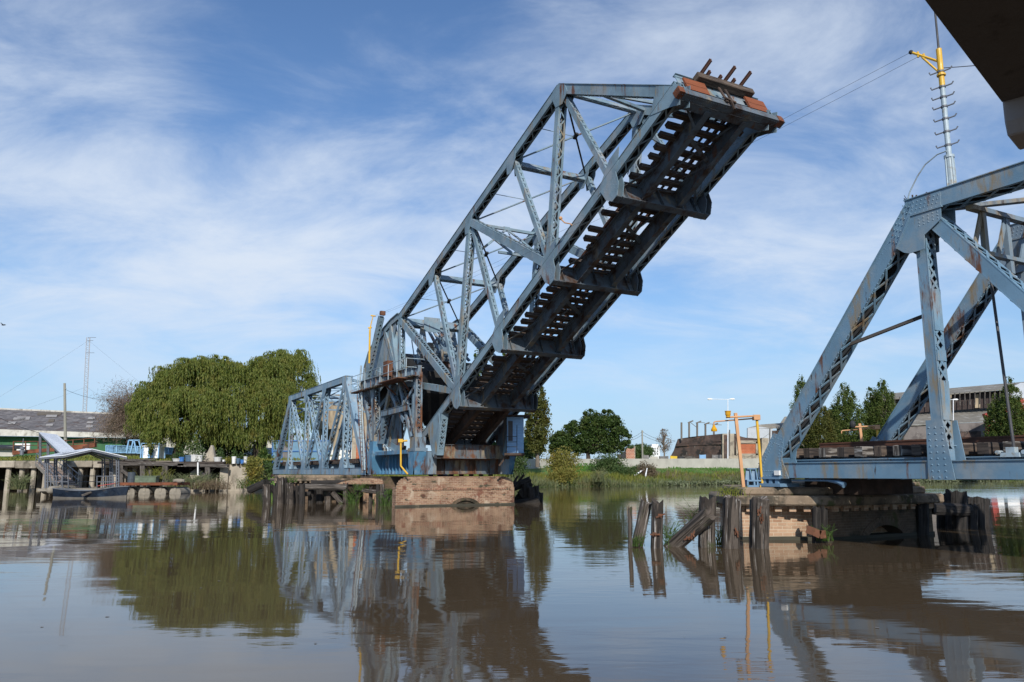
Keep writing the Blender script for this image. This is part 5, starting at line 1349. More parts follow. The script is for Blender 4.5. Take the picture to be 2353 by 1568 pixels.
for uu, Y in (((91, 995, 1063), 84.2), ((109, 1008, 1066), 80), ((127, 1028, 1068), 76)):
    for du in (0, 3): mb.bar(at(uu[0] + du, uu[1] + 3, Y), at(uu[0] + du, uu[2], Y), .1, .1, Y3)
    for k in range(8): mb.bar(at(uu[0], uu[1] + 6 + k * 7, Y), at(uu[0] + 3, uu[1] + 6 + k * 7, Y), .06, .06, Y3)
for G, o in ((Gt[0], Gb[0]), (Gt[1], Gb[1])):
    for z in (.5, 1.0): mb.tube([G + Z3 * z, o + Z3 * z], .04, 6)
    for k in range(9): p = G.lerp(o, k / 8); mb.bar(p, p + Z3 * 1.0, .05, .05, Y3)
mb.bar(Rt[0] - Z3 * .1, Rb[0] - Z3 * .1, .08, .12); mb.bar(Rt[1] - Z3 * .1, Rb[1] - Z3 * .1, .08, .12)
mb.build('railing', M['frame_grey'], gw)
# rowing boat
rb = thing('rowing_boat', 'dark blue and grey wooden rowing boat moored in front of the landing', 'boat', at(208, 1143, 63.5))
pL, pR = at(127, 1143, 63.6), at(290, 1143, 63.6); L = pR.x - pL.x
st = []
for k in range(15):
    f = k / 14; x = pL.x + L * f
    hw = .62 * (1 - max(0, f - .55) ** 2 * 4.2) * (.78 + .22 * min(1, f * 4)); hw = max(.03, hw)
    top = .78 - .18 * math.sin(min(1, f * 1.15) * math.pi) + .32 * max(0, f - .6) * 1.2
    st.append((x, hw, top, f))
def hull(z0f, z1f, mt, name):
    mb = MB(); rows = []
    for x, hw, top, f in st:
        keel = -.16 + .25 * max(0, f - .8)
        z0, z1 = keel + (top - keel) * z0f, keel + (top - keel) * z1f
        w0, w1 = hw * (.55 + .45 * z0f), hw * (.55 + .45 * z1f)
        xo = .35 * max(0, f - .85) * z1f * 3
        rows.append([(x + .0, 63.6 - w0, z0), (x + xo, 63.6 - w1, z1), (x + xo, 63.6 + w1, z1), (x, 63.6 + w0, z0)])
    for a, b_ in zip(rows[:-1], rows[1:]):
        mb.face([a[0], b_[0], b_[1], a[1]]); mb.face([a[2], b_[2], b_[3], a[3]]); mb.face([a[3], b_[3], b_[0], a[0]])
    for e in (rows[0], rows[-1]): mb.face([e[0], e[1], e[2], e[3]])
    mb.build(name, M[mt], rb)
hull(0, .34, 'boat_grey', 'lower_hull'); hull(.34, 1.0, 'boat_blue', 'hull')
mb = MB()
for s in (-1, 1):
    for a, b_ in zip(st[:-1], st[1:]):
        xo = lambda f: 1.05 * max(0, f - .85)
        mb.bar((a[0] + xo(a[3]), 63.6 + s * a[1], a[2] + .02), (b_[0] + xo(b_[3]), 63.6 + s * b_[1], b_[2] + .02), .10, .06)
mb.build('gunwale', M['frame_grey'], rb)
mb = MB()
for f in (3, 7, 10): x, hw, top, _ = st[f]; mb.box((x, 63.6, top - .12), .25, hw * 1.9, .04)
mb.build('thwart', M['old_timber'], rb)
oar = MB(); p, q = at(191, 1138, 62.8), at(276, 1108, 63.9); oar.tube([p, p.lerp(q, .2), q], [.05, .04, .035], 6); d = (q - p).normalized(); oar.bar(p - d * .1, p + d * .75, .05, .16, Z3)
tag(oar.build('oar', M['old_timber']), 'wooden oar slanting over the side of the rowing boat', 'oar')
oar = MB(); oar.bar(at(224, 1117, 64), at(266, 1111, 64.1), .08, .05); tag(oar.build('red_pole', M['red_paint']), 'short red pole lying across the rowing boat', 'pole')
# work pontoon
pt = thing('work_pontoon', 'rusty work pontoon on round floats right of the rowing boat', 'pontoon', at(355, 1134, 77))
mb = MB(); mb.obox(at(352, 1112, 78.2), X3 * 3.0, Y3 * 1.5, Z3 * .13); mb.build('deck', M['hull_rust'], pt)
mb = MB(); mb.obox(at(357, 1124, 78.6), X3 * 2.7, Y3 * .8, Z3 * .2); mb.build('frame', M['float_grey'], pt)
for u in (296, 331, 368, 402):
    mb = MB(); p = at(u, 1133, 77.2); mb.tube([p, p + Y3 * .02, p + Y3 * 2.4], [.54, .56, .56], 18); mb.bar(p - Y3 * .03 + Z3 * .1, p - Y3 * .03 + Z3 * .85, .22, .04, Y3); mb.build('float', M['float_grey'], pt)
dr = MB(); p = at(301, 1110, 77.6)
prof = []
zz = [0, .02, .3, .33, .36, .66, .69, .72, 1.0, 1.02]; rr = [.33, .35, .35, .37, .35, .35, .37, .35, .35, .33]
dr.tube([p + Z3 * z for z in zz], rr, 14); tag(dr.build('oil_drum', M['drum']), 'dark steel drum standing on the rusty pontoon', 'drum')
tb = MB(); tb.obox(at(335, 1103, 78), X3 * 1.15, Y3 * .4, Z3 * .26); tb.obox(at(336, 1095, 78), X3 * 1.2, Y3 * .45, Z3 * .05)
for k in range(5): tb.obox(at(316 + k * 9, 1110.5, 77.6), X3 * .06, Y3 * .06, Z3 * .1)
tag(tb.build('green_crate', M['greenboard'], bevel=.02), 'peeling pale green crate beside the drum on the pontoon', 'crate')
hs = MB()
for k in range(4):
    hs.tube([at(397 + 14 + 13 * math.cos(t * .45), 1108 - k * 1.3 + 2.5 * math.sin(t * .45), 77.6 + .3 * math.sin(t * .45)) for t in range(15)], .045, 6)
tag(hs.build('rope_coil', M['float_grey']), 'coil of old rope on the right end of the pontoon', 'rope')

# back of the wharf: rusty gangway hulk, kiosk, blue fence, poles, warehouse
hk = thing('rusty_gangway', 'rust brown steel gangway hulk with railings lying on the grass above the wharf', 'gangway', at(120, 1046, 100))
Y = 98
for (u0, v0, u1, v1, h) in ((31, 1040, 150, 1031, 10), (150, 1030, 220, 1022, 13)):
    mb = MB(); mb.plate([at(u0, v0 + h * .55, Y), at(u1, v1 + h * .45, Y), at(u1, v1 - h * .3, Y), at(u0, v0 - h * .35, Y)], Y3 * .5); mb.build('side_plate', M['hull_rust'], hk)
mb = MB()
for v in (1015, 1024): mb.tube([at(31, v, Y), at(90, v - .3, Y)], .05, 6); mb.tube([at(150, v - 2, Y), at(217, v - 8, Y)], .05, 6); mb.tube([at(90, v, Y), at(150, v - 2, Y)], .05, 6)
for u in (31, 59, 88, 116, 150, 168, 193, 218): mb.bar(at(u, 1044 - u * .07, Y), at(u, 1015 - max(0, u - 100) * .07, Y), .12, .12, Y3)
mb.build('railing', M['rust'], hk)
sg = thing('canopy_shelter', 'dark green canopy frame with a white panel at the left edge of the wharf', 'shelter', at(25, 1040, 101))
mb = MB(); mb.plate([at(-20, 1029, 101), at(54, 1031, 101), at(48, 1025, 104), at(-10, 1024, 104)], Z3 * .2); mb.build('roof', M['black'], sg)
mb = MB(); mb.obox(at(52, 1029, 106), X3 * 1.0, Y3 * .1, Z3 * .55); mb.build('panel', M['white'], sg)
mb = MB(); mb.obox(at(4, 1038, 102), X3 * 1.7, Y3 * .3, Z3 * .62); mb.build('wall', M['fascia'], sg)
vt = MB(); p = at(50, 1046, 97); vt.tube([p, p + Z3 * .7], [.25, .18], 10); vt.tube([p + Z3 * .7, p + Z3 * 1.0], .3, 10); vt.tube([p + Z3 * 1.0, p + Z3 * 2.0], .05, 6); vt.tube([p + Z3 * .5 - X3 * .4, p + Z3 * .5 + X3 * .4], .1, 8)
tag(vt.build('mooring_winch', M['frame_grey']), 'small grey winch pedestal on the wharf in front of the rusty gangway', 'winch')
ks = thing('ticket_kiosk', 'small white kiosk with light blue stripes and frame on the quay', 'kiosk', at(345, 1053, 95))
Y = 95; c = at(345, 1053, Y)
mb = MB(); mb.box((c.x, c.y + .9, c.z + .72), 1.95, 1.7, 1.45); mb.build('wall', M['bright_white'], ks)
mb = MB()
for x in (-.93, .0, .93): mb.box((c.x + x * 1.0, c.y + .03, c.z + .7), .12 if x else .62, .06, 1.36)
for x in (-1.05, 1.05):
    mb.bar((c.x + x, c.y - .2, c.z), (c.x + x, c.y - .2, c.z + 1.75), .1, .1, Y3); mb.bar((c.x + x, c.y + 1.6, c.z), (c.x + x, c.y + 1.6, c.z + 1.75), .1, .1, Y3); mb.bar((c.x + x, c.y - .2, c.z + 1.75), (c.x + x, c.y + 1.6, c.z + 1.75), .08, .08)
mb.bar((c.x - 1.05, c.y - .2, c.z + 1.75), (c.x + 1.05, c.y - .2, c.z + 1.75), .09, .09); mb.build('frame', M['lightblue'], ks)
mb = MB(); mb.plate([(c.x - 1.05, c.y - .15, c.z + 1.42), (c.x + 1.05, c.y - .15, c.z + 1.42), (c.x + 1.05, c.y + 1.6, c.z + 1.62), (c.x - 1.05, c.y + 1.6, c.z + 1.62)], Z3 * .08); mb.build('roof', M['white'], ks)
bush('pot_plant', 'dark plant in front of the blue striped kiosk', at(347, 1037, 94.3), .35, .3, .75, 220, 'broad', .06, .12, 'plant')
fc = thing('mesh_fence', 'light blue framed mesh fence along the grass behind the kiosk', 'fence', at(320, 1042, 108))
for i in range(7):
    u0, u1 = 244 + i * 24, 268 + i * 24; v0, v1 = 1024 + i * .9, 1040 + i * .6
    mb = MB(); mb.plate([at(u0, v1, 108), at(u1, v1, 108), at(u1, v0, 108), at(u0, v0, 108)], Y3 * .03); mb.build('mesh_panel', M['bluemesh'], fc)
    mb = MB()
    for v in (v0, v1): mb.bar(at(u0, v, 107.9), at(u1, v, 107.9), .1, .1)
    mb.bar(at(u0, v1 + 1, 107.9), at(u0, v0 - .5, 107.9), .13, .13, Y3)
    if i == 0:
        for k in range(5): mb.bar(at(u0 + 3, 1027 + k * 3, 107.85), at(u0 + 17, 1027 + k * 3, 107.85), .08, .1)
    mb.build('frame', M['lightblue'], fc)
cw = MB(); cw.obox(at(320, 1045.5, 109), X3 * 5.6, Y3 * .3, Z3 * .35); tag(cw.build('low_wall', M['concrete']), 'low concrete wall below the light blue mesh fence', 'wall')
bf = MB()
for Y in (104,):
    for (u0, v0, u1, v1) in ((291, 1042, 296, 1012), (300, 1042, 306, 1013), (296, 1012, 322, 1012), (308, 1012, 314, 1041), (319, 1012, 327, 1042)): bf.bar(at(u0, v0, Y), at(u1, v1, Y), .15, .15, Y3)
tag(bf.build('blue_trestle', M['lightblue']), 'tall light blue steel trestle frame standing by the mesh fence', 'trestle')
po = thing('utility_pole', 'bare grey timber utility pole before the long warehouse roof', 'pole', at(150, 1020, 106))
mb = MB(); mb.tube([at(150.5, 1030, 106), at(148.5, 881, 106)], [.21, .15], 8); mb.build('shaft', M['polewood'], po)
mb = MB(); mb.bar(at(146, 897, 105.9), at(152, 893, 105.9), .1, .1); mb.build('crossarm', M['polewood'], po)
wire(at(149, 895, 106), at(290, 920, 120), .6, .02, 'thin cable from the utility pole to the bare tree')
wire(at(-30, 945, 90), at(300, 982, 112), 2.2, .025, 'sagging cable crossing in front of the warehouse roof')
rm = thing('radio_mast', 'slender guyed lattice radio mast rising behind the warehouse', 'mast', at(193, 1000, 150))
Y = 150; b0, t0 = at(193, 1005, Y), at(207, 776, Y); t0.x = b0.x - .8; 
mb = MB(); q = .38
offs = [V((-q, -q * .6, 0)), V((q, -q * .6, 0)), V((0, q, 0))]
for o in offs: mb.tube([b0 + o, t0 + o * .9], .055, 5)
for k in range(44):
    for i in range(3):
        f0, f1 = k / 44, (k + 1) / 44; a, b_ = offs[i], offs[(i + 1) % 3]
        if k % 2: a, b_ = b_, a
        mb.bar(b0.lerp(t0, f0) + a, b0.lerp(t0, f1) + b_, .035, .035)
mb.build('lattice', M['mast_lattice'], rm)
mb = MB()
for k, w in ((0, 1.4), (.6, .9), (3, 1.3)): mb.bar(t0 - Z3 * k - X3 * .2, t0 - Z3 * k + X3 * w, .07, .07)
mb.build('antenna', M['frame_grey'], rm)
for f, dx, dy, l in ((.97, 18, 10, 'upper guy wire to the right of the radio mast'), (.97, -16, -12, 'upper guy wire to the left of the radio mast'), (.5, 10, 6, 'lower guy wire to the right of the radio mast'), (.5, -13, -10, 'lower guy wire to the left of the radio mast')):
    wire(b0.lerp(t0, f), b0 + V((dx, dy, 2)), .2, .011, l, group='guy wires of the radio mast', mt=M['frame_grey'], name='guy_wire')
wh = thing('long_warehouse', 'long low warehouse with grey sheet roof, white fascia and green wall', 'warehouse', at(120, 1040, 122))
Ye, Yr = 120, 133
E0, E1, R0, R1 = at(-120, 983, Ye), at(330, 998, Ye + 4), at(-120, 936, Yr), at(330, 955, Yr + 4)
mb = MB(); mb.plate([E0, E1, R1, R0], Z3 * .1); mb.build('roof', M['asbestos'], wh)
def on_roof(u, v):
    n_ = (E1 - E0).cross(R0 - E0); d = at(u, v, 100) - V((0, 0, EYE)); k = n_.dot(E0 - V((0, 0, EYE))) / n_.dot(d); return V((0, 0, EYE)) + d * k
ptch = [(38, 959, 68, 966, 'roof_light'), (30, 961, 58, 966, 'roof_light'), (18, 971, 35, 976, 'roof_light'), (105, 955, 130, 960, 'roof_light'), (111, 964.5, 124, 971, 'roof_brown'), (105, 976, 121, 980, 'roof_light'), (202, 960, 217, 965, 'roof_light'), (199, 970, 214, 974, 'roof_light'), (197, 979, 213, 984, 'roof_light'), (85, 949, 140, 955, 'roof_brown')]
for u0, v0, u1, v1, m_ in ptch:
    mb = MB(); mb.plate([on_roof(u0, v1) + V((0, -.05, .1)), on_roof(u1, v1) + V((0, -.05, .1)), on_roof(u1 + 2, v0) + V((0, -.05, .1)), on_roof(u0 + 2, v0) + V((0, -.05, .1))], Z3 * .03); mb.build('roof_panel', M[m_], wh)
mb = MB(); mb.bar(R0 + Z3 * .1, R1 + Z3 * .1, .6, .25); mb.build('ridge', M['fascia'], wh)
F0, F1 = at(-120, 1003 - 3, Ye - .2), at(330, 1003 + 4, Ye + 3.8)
mb = MB(); mb.plate([E0 - Y3 * .3, E1 - Y3 * .3, F1 - Y3 * .3, F0 - Y3 * .3], Y3 * .3); mb.build('fascia', M['fascia'], wh)
W0, W1 = at(-120, 1060, Ye + 1), at(330, 1060, Ye + 5)
mb = MB(); mb.plate([F0 + Y3 * 1.2, F1 + Y3 * 1.2, W1, W0], Y3 * .3); mb.build('wall', M['green_wall'], wh)
mb = MB(); mb.plate([E1, R1, V((R1.x, R1.y, 3)), V((E1.x, E1.y, 3))], X3 * .2); mb.build('gable_wall', M['fascia'], wh)
# street behind the willows and the truss span
bt = thing('hopper_tower', 'tan concrete hopper bunker on legs seen through the left truss span', 'bunker', at(780, 1040, 112))
Y = 112
x0, x1 = at(728, 1000, Y).x, at(865, 1000, Y).x; zT, zM, zL = at(700, 922, Y).z, at(700, 986, Y).z, at(700, 1015, Y).z
mb = MB(); mb.box(((x0 + x1) / 2, Y + 3, (zT + zM) / 2), x1 - x0, 6, zT - zM); mb.build('bunker_wall', M['tank_tan'], bt)
mb = MB()
for k in (0, 1, 2):
    xa, xb = x0 + (x1 - x0) * k / 3, x0 + (x1 - x0) * (k + 1) / 3; xm = (xa + xb) / 2
    for sy in (0, 6): mb.face([(xa, Y + sy, zM), (xb, Y + sy, zM), (xm + .6, Y + 3, zL), (xm - .6, Y + 3, zL)])
    mb.face([(xa, Y, zM), (xm - .6, Y + 3, zL), (xa, Y + 6, zM)]); mb.face([(xb, Y, zM), (xb, Y + 6, zM), (xm + .6, Y + 3, zL)])
mb.build('hopper', M['roof_brown'], bt)
for u in (730, 772, 815, 863):
    mb = MB(); x = at(u, 1000, Y).x
    for dy in (.4, 5.6): mb.box((x, Y + dy, (zM + 3.4) / 2), .7, .7, zM - 3.4)
    mb.build('leg', M['tank_tan'], bt)
mb = MB(); mb.box((at(850, 1000, 104).x, 104, at(850, 1035, 104).z), 4.4, .5, 6.2); hb_ = thing('brick_hut', 'small brick and plaster hut behind the right end of the left truss span', 'hut', at(835, 1060, 104)); mb.build('wall', M['ruin_render'], hb_)
mb = MB(); mb.box((at(828, 1000, 103.6).x, 103.6, at(850, 1032, 104).z), .9, .3, 5.0); mb.build('brick_panel', M['red_infill'], hb_)
mb = MB(); mb.box((at(850, 1000, 104).x, 105, at(850, 1004, 104).z), 5, 2.6, .25); mb.build('roof', M['concrete_old'], hb_)
bs = thing('mesh_fence', 'dark blue mesh fence screen with railing beyond the end of the left truss span', 'fence', at(690, 1060, 98))
for i in range(6):
    u0, u1 = 626 + i * 22, 648 + i * 22
    mb = MB(); mb.plate([at(u0, 1062, 99), at(u1, 1062, 99), at(u1, 1014, 99), at(u0, 1014, 99)], Y3 * .04); mb.build('mesh_panel', M['bluemesh'] if i != 1 else M['scrap'], bs)
    mb = MB(); mb.bar(at(u0, 1064, 98.9), at(u0, 1012, 98.9), .12, .12, Y3); mb.bar(at(u0, 1013, 98.9), at(u1, 1013, 98.9), .1, .1); mb.bar(at(u0, 1037, 98.9), at(u1, 1037, 98.9), .1, .1); mb.build('frame', M['pot_blue'], bs)
wl_ = MB(); wl_.box((at(612, 1050, 112).x, 112, 4.3), 8, .4, 2.4); wl_.box((at(760, 1050, 112).x, 113, 4.2), 12, .4, 2.0); tag(wl_.build('low_wall', M['bright_white']), 'low white wall behind the willow trunk and left truss', 'wall')
wl_ = MB(); wl_.box((at(480, 1050, 122).x, 124, 5.4), 20, .4, 4.2); 
tag(wl_.build('pale_building', M['fascia']), 'pale building glimpsed in the shade below the willow branches', 'building')
# bird
bd_ = MB(); c = at(8, 747, 60); bd_.tube([c - X3 * .17, c - X3 * .08, c + X3 * .05, c + X3 * .14, c + X3 * .2], [.01, .05, .055, .03, .008], 8)
bd_.face([c + X3 * .03, c - X3 * .06, c - X3 * .1 - Y3 * .26 + Z3 * .12, c - X3 * .02 - Y3 * .25 + Z3 * .12]); bd_.face([c + X3 * .03, c - X3 * .06, c - X3 * .1 + Y3 * .26 + Z3 * .1, c - X3 * .02 + Y3 * .25 + Z3 * .1])
tag(bd_.build('bird', M['black']), 'tiny dark bird flying at the left edge of the sky', 'bird')

# ================================================================ willows
def limb(mb, P, Q, r0, r1, sag=0, n=6):
    P = V(P); Q = V(Q); k = 6
    pts = [P.lerp(Q, i / k) + Z3 * (sag * 4 * (i / k) * (1 - i / k)) + V((random.uniform(-.05, .05), random.uniform(-.05, .05), 0)) * (Q - P).length * .25 * (0 < i < k) for i in range(k + 1)]
    mb.tube(pts, [r0 + (r1 - r0) * i / k for i in range(k + 1)], n)
    return pts
def willow(label, base, trunk, blobs, nm, seed):
    """blobs: ellipsoids (u, v, Y, rx, rz) the crown fills; every clump is a small arched spray with hanging strands"""
    rr = np.random.default_rng(seed); random.seed(seed)
    root = thing('willow_tree', label, 'tree', base, 'weeping willows on the left bank')
    C_, U_, W_ = [], [], []
    tm = MB(); tp = V(trunk[-1][0]); tm.tube([t_[0] for t_ in trunk], [t_[1] for t_ in trunk], 10)
    for (u, v, Y, rx, rz, n, hang) in blobs:
        c = at(u, v, Y); limb(tm, tp, c + Z3 * rz * .2, trunk[-1][1] * .75, .08, .8)
        for k in range(int(n * .62)):
            d = rr.normal(size=3); d /= np.linalg.norm(d)
            if d[2] < -.25: d[2] = -d[2]
            if d[1] > .3 and rr.random() < .6: d[1] = -d[1]
            r = rr.uniform(.62, 1.05)
            p = np.array(c) + d * np.array([rx, rx * .85, rz]) * r
            if k % 12 == 0: limb(tm, c, V(p), .09, .02, .3, 5)
            out = np.array([d[0], d[1] * .8 - .25, 0]) + rr.normal(size=3) * .5; out[2] = 0; out /= np.linalg.norm(out) + 1e-6
            cr = rr.uniform(.7, 1.75)
            ns = rr.integers(16, 30)
            for j in range(ns):
                a = out + rr.normal(size=3) * np.array([.55, .55, 0]); a[2] = 0; a /= np.linalg.norm(a) + 1e-6
                reach = cr * rr.uniform(.25, 1.1); ln = hang * rr.uniform(.3, .95) * (.7 + .35 * (1 - max(0, d[2])))
                m = int(ln / .21) + 3
                tt = np.arange(m) / m
                x = np.minimum(tt * 2.6, 1)
                px = p[0] + a[0] * reach * x + .25 * tt ** 2 + rr.normal(size=m) * .03
                py = p[1] + a[1] * reach * x + rr.normal(size=m) * .03
                pz = p[2] + .42 * np.sin(np.minimum(tt * 2.6, 1) * 2.2) * cr - ln * np.maximum(tt - .12, 0) ** 1.12
                q = np.stack([px, py, pz], 1); q = q[q[:, 2] > 3.4 + rr.random() * .8]
                if len(q) == 0: continue
                mm = len(q)
                dv = np.stack([a[0] * .25 + rr.normal(size=mm) * .28, a[1] * .25 + rr.normal(size=mm) * .28, -np.ones(mm)], 1)
                dv /= np.linalg.norm(dv, axis=1, keepdims=True)
                su = np.cross(dv, rr.normal(size=(mm, 3))); su /= np.linalg.norm(su, axis=1, keepdims=True) + 1e-6
                C_.append(q); U_.append(su * rr.uniform(.035, .065, (mm, 1))); W_.append(dv * rr.uniform(.13, .24, (mm, 1)))
    tm.build('trunk', M['bark'], root)
    quads('crown', np.concatenate(C_), np.concatenate(U_), np.concatenate(W_), M['willow'], root)
    return root
b1 = at(402, 1066, 98); 
willow('wide weeping willow with forked trunk spreading over the flower pots', b1, [(b1 - Z3 * .6, .75), (b1 + V((.3, 0, 1.6)), .6), (b1 + V((1.1, .3, 4.2)), .5), (b1 + V((1.8, .6, 6)), .42)],
       [(385, 955, 97, 2.9, 2.6, 66, 3.6), (352, 930, 99, 2.6, 2.6, 60, 3.4), (410, 885, 99, 2.9, 2.4, 70, 3.6), (455, 868, 98, 2.9, 2.4, 70, 3.8), (450, 940, 96, 3.2, 2.8, 76, 4.0), (505, 865, 99, 2.7, 2.4, 64, 3.8), (515, 945, 97, 3.0, 3.0, 70, 4.2), (345, 980, 99, 1.9, 2.0, 34, 2.6), (400, 1000, 98, 2.2, 1.4, 30, 2.2), (470, 1005, 97, 2.4, 1.4, 30, 2.4), (365, 1000, 96, 2.0, 1.2, 26, 2.6), (425, 985, 95, 2.2, 1.4, 30, 3.0), (520, 1000, 97, 2.4, 1.4, 30, 2.8)], 0, 5)
b1 = at(590, 1064, 100)
willow('taller weeping willow with leaning thick trunk beside the left truss span', b1, [(b1 - Z3 * .6, .95), (b1 + V((.3, 0, 2.0)), .75), (b1 + V((1.0, .2, 5.0)), .6), (b1 + V((1.4, .4, 7.2)), .5)],
       [(560, 885, 101, 2.6, 2.4, 60, 3.8), (620, 870, 102, 3.0, 2.6, 76, 4.0), (675, 848, 104, 2.5, 2.4, 64, 3.6), (680, 905, 103, 2.7, 2.8, 64, 4.0), (630, 930, 100, 3.1, 3.0, 76, 4.4), (575, 955, 99, 2.8, 3.0, 62, 4.4), (665, 965, 101, 2.4, 2.6, 50, 4.2), (650, 838, 103, 2.0, 1.6, 36, 3.0), (610, 1000, 101, 2.4, 1.6, 36, 2.6), (560, 1005, 98, 2.2, 1.3, 28, 2.8), (650, 1010, 101, 2.0, 1.2, 24, 2.6)], 0, 9)
# dark understorey below the willows
bush('laurel_shrub', 'dark shady evergreen shrub between the two willow trunks', at(520, 1030, 108), 4.5, 2, 2.6, 5000, 'broad', .10, .2)
bush('laurel_shrub', 'dark shrub beside the blue fence left of the willow trunk', at(318, 1020, 114), 3.4, 1.6, 1.6, 2600, 'broad', .09, .18)
# bare tree
bt_ = thing('bare_tree', 'leafless brownish tree with a haze of fine twigs left of the willows', 'tree', at(300, 1045, 110))
random.seed(21)
mb = MB(); base = at(300, 1048, 110); top = at(292, 1000, 110)
limb(mb, base, top, .28, .2)
tips = []
for k in range(24):
    e = at(random.uniform(238, 335), random.uniform(893, 1005), 110 + random.uniform(-4, 4))
    pts = limb(mb, top, e, .11, .03, .6)
    for j in range(9):
        p = pts[random.randint(2, 6)]; q = p + V((random.uniform(-1.7, 1.4), random.uniform(-1.6, 1.6), random.uniform(-.8, 1.5))); limb(mb, p, q, .035, .014, .1, 4); tips += [p.lerp(q, .5), q, p.lerp(q, .8)]
mb.build('trunk', M['bark_pale'], bt_)
n = 20000; tp_ = np.array([tuple(t_) for t_ in tips])
pts = tp_[rng.integers(0, len(tp_), n)] + rng.normal(size=(n, 3)) * np.array([.8, .7, .65])
u_, v_ = leaf_axes(n, .02, .32, .25); quads('twigs', pts, u_, v_, M['twig'], bt_)
# ================================================================ right bank
def gx(u, Y): return (u - 1176.5) / 1827 * Y
# flood wall
fw = thing('flood_wall', 'long low pale concrete flood wall along the top of the grass bank', 'wall', at(1500, 1068, 150))
WP = [(1150, 127), (1240, 131), (1330, 138), (1420, 146), (1510, 153), (1600, 160), (1690, 166), (1790, 173), (1900, 182)]
for (u0, Y0), (u1, Y1) in zip(WP[:-1], WP[1:]):
    a, b_ = at(u0, 1071, Y0), at(u1, 1071.5, Y1); c_, d_ = at(u1, 1055 - (u1 - 1200) * .002, Y1), at(u0, 1055 - (u0 - 1200) * .002, Y0)
    mb = MB(); mb.plate([a - Z3 * 1, b_ - Z3 * 1, c_, d_], Y3 * .35); mb.build('wall_bay', M['wall_grey'], fw)
# ruin
ru = thing('ruined_factory', 'roofless burnt brick factory ruin beyond the flood wall', 'ruin', at(1620, 1052, 190))
Y = 190
def wallq(mb, pts, Y, th=.6):
    mb.plate([at(u, v, Y if not isinstance(Y, (list, tuple)) else Y[i]) for i, (u, v) in enumerate(pts)], Y3 * th)
mb = MB(); wallq(mb, [(1553, 1062), (1659, 1062), (1659, 997), (1620, 1001), (1590, 1004), (1558, 1009), (1553, 1022), (1549, 1035), (1543, 1046), (1540, 1062)], [196, 189, 189, 191, 193, 196, 196, 196.5, 197, 197]); mb.build('side_wall', M['ruin_brick'], ru)
mb = MB()
for k in range(5):
    u = 1562 + k * 19.5; mb.bar(at(u, 1060, 195.6 - k * 1.4), at(u, 1022 - k * 1.2, 195.6 - k * 1.4), .5, .3, Y3)
mb.bar(at(1554, 1024, 195.5), at(1658, 1019, 188.4), .35, .45); mb.bar(at(1556, 1020, 195.6), at(1658, 1013, 188.5), .25, .3)
mb.build('pilaster', M['ruin_brick'], ru)
mb = MB(); wallq(mb, [(1659, 1062), (1686, 1062), (1686, 997), (1659, 997)], 188, .8); mb.build('tower_wall', M['ruin_render'], ru)
mb = MB(); wallq(mb, [(1664, 1055), (1674, 1055), (1674, 1000), (1664, 1000)], 187.4, .2); mb.build('brick_panel', M['ruin_brick'], ru)
mb = MB(); wallq(mb, [(1686, 1062), (1760, 1062), (1760, 1007), (1738, 1008), (1712, 1006), (1700, 1003), (1694, 998), (1686, 997)], 188.4, .6); mb.build('front_wall', M['ruin_brick'], ru)
mb = MB()
for p in (((1694, 1046), (1741, 1046)), ((1693, 1016), (1741, 1016)),): mb.bar(at(*p[0], 188), at(*p[1], 188), .5, .7)
for u in (1695, 1740): mb.bar(at(u, 1046, 188), at(u, 1015, 188), .8, .5, Y3)
mb.bar(at(1757, 1062, 188), at(1757, 1007, 188), 1.6, .8, Y3); mb.bar(at(1688, 1062, 188), at(1688, 1047, 188), .8, .3, Y3)
wallq(mb, [(1686, 1062), (1757, 1062), (1757, 1047), (1686, 1047)], 187.9, .2)
mb.build('frame', M['ruin_render'], ru)
mb = MB(); wallq(mb, [(1698, 1045), (1737.5, 1045), (1737.5, 1018), (1698, 1018)], 188.1, .2); mb.build('bricked_window', M['red_infill'], ru)
mb = MB()
for u, vt, vb in ((1566, 971, 1012), (1583.5, 970, 1008), (1602, 971, 1006), (1621, 974, 1003), (1640.5, 976, 1001)):
    mb.bar(at(u, vb, 194), at(u, vt, 194), .4, .35, Y3)
    if u > 1570:
        p = at(u, vt, 194); mb.bar(p - X3 * .3 - Z3 * .2, p + X3 * 1.0 + Z3 * .3, .3, .3); mb.bar(p + X3 * .2, p + X3 * 1.9 - Z3 * 1.3 * (u < 1600) - Z3 * .1, .1, .12)
mb.build('column', M['pole_dark'], ru)
for i, (u, v0, v1, l) in enumerate(((1672, 1055, 993, 'crooked timber pole in front of the ruin tower'), (1675.5, 1040, 988, 'second thinner timber pole behind the crooked pole'), (1768, 1055, 985, 'utility pole right of the bricked up window'))):
    mb = MB(); mb.tube([at(u, v0 + 8, 182), at(u + 1, v1, 182)], [.2, .14], 6); tag(mb.build('timber_pole', M['pole_dark']), l, 'pole', 'timber poles by the ruined factory')
